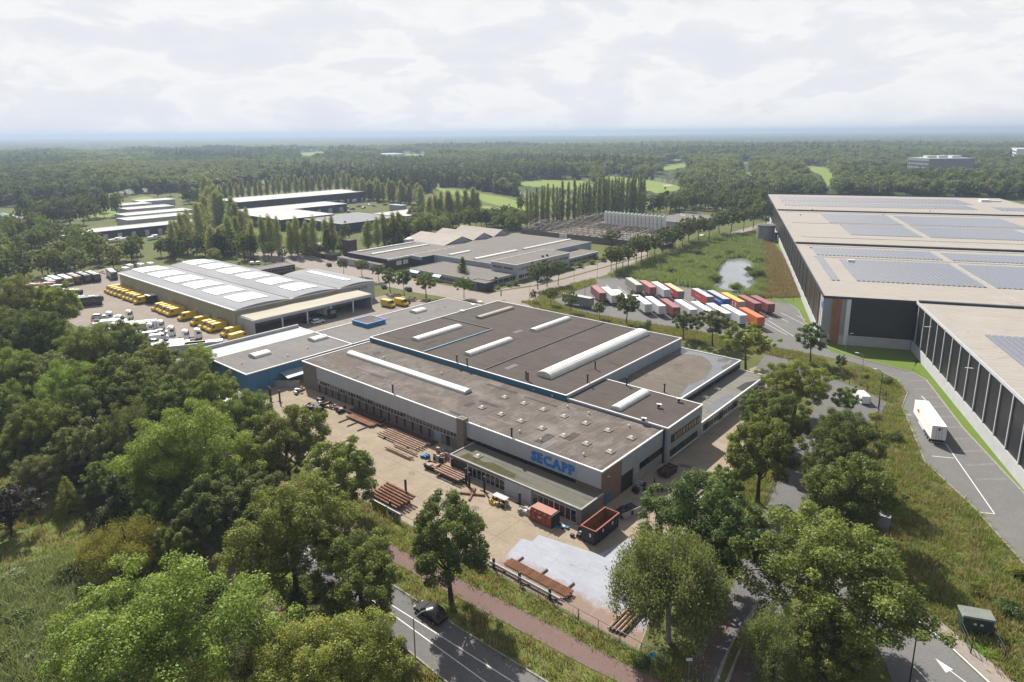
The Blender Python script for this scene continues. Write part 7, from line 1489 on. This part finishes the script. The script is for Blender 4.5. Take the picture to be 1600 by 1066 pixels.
scatter_grass('dead_grass', 'dead brown grass on the bank', 'grass', [(gp([(1183,378),(1204,376),(1262,456),(1250,466),(1188,466),(1192,430)]),1.0)], tb_, 1.3, 0.8, 1.5)
mar = [tuple(p) for p in gp([(1010,408),(1100,372),(1178,364),(1190,380),(1196,430),(1192,466),(1150,461),(1060,446),(985,434),(960,426)])]
pondp = gp([(1124,415),(1135,405),(1150,402),(1166,403),(1179,409),(1178,418),(1183,432),(1183,445),(1170,456),(1150,463),(1125,459),(1108,449),(1122,438),(1116,424)])
def scatter_marsh():
    a = np.array(mar); x0, y0 = a.min(0); x1, y1 = a.max(0); n = int((x1-x0)*(y1-y0)*0.7); q = np.column_stack([rng.uniform(x0,x1,n), rng.uniform(y0,y1,n)]); q = q[inpoly(q, mar) & ~inpoly(q, pondp)]; n = len(q); s = rng.uniform(0.7,1.5,n)*(1+0.35*big(q, 0.12))
    gn_scatter('pond_reeds', 'reeds and rushes round the pond', 'reeds', np.column_stack([q, np.zeros(n)]), rng.uniform(0,6.28,n), np.column_stack([s,s,s]), rng.integers(0,2,n).astype(np.int32), trd)
scatter_marsh()
scatter_grass('reed_bed', 'blue green reed bed at the lower left', 'reeds', [(gp([(-40,920),(60,890),(130,868),(215,880),(200,960),(110,1080),(-60,1100)]),1.0)], [(tuft(341+i, 70, 1.15, 0.8, 0.022), lm_reed) for i in range(4)]+[(tuft(345, 60, 0.9, 0.8, 0.025), lm_gr), (tuft(346, 60, 1.5, 0.5, 0.03), lm_bir)], 2.8, 0.5, 1.6)

# ------------------------------------------------------------------ people
def person(lab, x, y, rz, shirt, legs, bike=False):
    t = T('person', lab, 'person', I, x, y); o = t.o; o.rotation_euler.z = rz
    me = bpy.data.meshes.new('body')
    if bike: J = [(0,-0.15,0.95),(0,0.0,1.2),(0,0.15,1.45),(0,0.2,1.58),(0,0.24,1.72),(0.2,0.16,1.4),(0.24,0.35,1.15),(0.22,0.55,1.02),(-0.2,0.16,1.4),(-0.24,0.35,1.15),(-0.22,0.55,1.02),(0.12,-0.12,0.92),(0.14,0.25,0.75),(0.12,0.1,0.35),(0.12,0.25,0.3),(-0.12,-0.12,0.92),(-0.14,0.28,0.85),(-0.12,0.18,0.48),(-0.12,0.33,0.45)]
    else: J = [(0,0,0.92),(0,0,1.15),(0,0,1.42),(0,0.01,1.54),(0,0.03,1.68),(0.2,0,1.4),(0.26,0.03,1.12),(0.25,0.14,0.9),(-0.2,0,1.4),(-0.27,0.02,1.12),(-0.25,0.12,0.88),(0.1,0,0.88),(0.12,0.06,0.48),(0.12,0.02,0.07),(0.13,0.17,0.05),(-0.1,0,0.88),(-0.12,-0.04,0.48),(-0.12,-0.1,0.07),(-0.13,0.05,0.05)]
    E = [(0,1),(1,2),(2,3),(3,4),(2,5),(5,6),(6,7),(2,8),(8,9),(9,10),(0,11),(11,12),(12,13),(13,14),(0,15),(15,16),(16,17),(17,18)]
    rad = [0.15,0.15,0.16,0.06,0.1,0.075,0.05,0.04,0.075,0.05,0.04,0.1,0.07,0.05,0.04,0.1,0.07,0.05,0.04]
    me.from_pydata(J, E, []); b = bpy.data.objects.new('body', me); C.objects.link(b); b.parent = o; setmat(b, shirt)
    sk = b.modifiers.new('skin', 'SKIN'); 
    for i, v in enumerate(me.skin_vertices[0].data): v.radius = (rad[i], rad[i]); v.use_root = (i == 0)
    ss = b.modifiers.new('sub', 'SUBSURF'); ss.levels = ss.render_levels = 1
    hd = MB()
    for i in range(5):
        a0, a1 = math.pi*(i/5-0.5), math.pi*((i+1)/5-0.5); hd.tube((0,J[4][1]-0.01,J[4][2]+0.05+0.11*math.sin(a0)),(0,J[4][1]-0.01,J[4][2]+0.05+0.11*math.sin(a1)),0.1*max(0.05,math.cos(a0)),10,0.1*max(0.05,math.cos(a1)))
    h_ = bpy.data.objects.new('hair', hd.mesh('hair')); C.objects.link(h_); h_.parent = o; setmat(h_, m_dark)
    return t
m_cloth = mat('dark_cloth', (0.03,0.035,0.05), 0.9); m_skinc = mat('grey_cloth', (0.25,0.26,0.28), 0.9)
x_, y_ = M.w(3.4, 11.5)[:2]; person('person in dark clothes standing at the factory side door', x_, y_, 1.2, m_cloth, m_cloth)
for i, (q, mt, l) in enumerate((((1258,676),m_cloth,'left'),((1266,672),m_skinc,'right'))):
    g = G(*q); bz = R_(-30); bk = T('bicycle', l+' bicycle on the shaded side street', 'bicycle', I, g.x, g.y); bk.o.rotation_euler.z = bz
    person(l+' cyclist riding along the shaded side street', g.x, g.y, bz, mt, m_cloth, True)
    for y_ in (-0.52, 0.52):
        mbw = MB()
        for k in range(16):
            a0, a1 = 2*math.pi*k/16, 2*math.pi*(k+1)/16; mbw.tube((g.x, g.y+y_+0.34*math.cos(a0), 0.36+0.34*math.sin(a0)), (g.x, g.y+y_+0.34*math.cos(a1), 0.36+0.34*math.sin(a1)), 0.02, 5)
        bk.part('wheel', mbw, m_tyre)
    bk.part('frame', MB().tube((g.x,g.y-0.52,0.36),(g.x,g.y-0.15,0.85),0.02,5).tube((g.x,g.y-0.15,0.85),(g.x,g.y+0.4,0.85),0.02,5).tube((g.x,g.y+0.4,0.95),(g.x,g.y+0.52,0.36),0.02,5).tube((g.x,g.y-0.05,0.3),(g.x,g.y+0.4,0.8),0.02,5).tube((g.x,g.y-0.05,0.3),(g.x,g.y-0.15,0.85),0.02,5), m_dark); bk.part('handlebar', MB().tube((g.x-0.25,g.y+0.45,1.0),(g.x+0.25,g.y+0.45,1.0),0.02,5), m_dark); bk.part('saddle', MB().box(g.x-0.07,g.x+0.07,g.y-0.3,g.y-0.05,0.87,0.93), m_dark)

# ------------------------------------------------------------------ haze
hz = MB().box(-32000, 32000, -32000, 32000, -1.5, 92).mesh('haze'); ho = bpy.data.objects.new('haze', hz); C.objects.link(ho); tag(ho, 'thin pale blue summer haze over the land', 'haze', kind='stuff')
hm = bpy.data.materials.new('haze'); hm.use_nodes = True; ht = hm.node_tree; ht.nodes.clear(); pv = N(ht, 'ShaderNodeVolumePrincipled'); pv.inputs['Color'].default_value = (0.40,0.49,0.63,1); pv.inputs['Density'].default_value = 0.00021; pv.inputs['Anisotropy'].default_value = 0.2
oo = N(ht, 'ShaderNodeOutputMaterial'); ht.links.new(pv.outputs[0], oo.inputs['Volume']); hm.cycles.homogeneous_volume = True if hasattr(hm.cycles, 'homogeneous_volume') else None
ho.data.materials.append(hm)
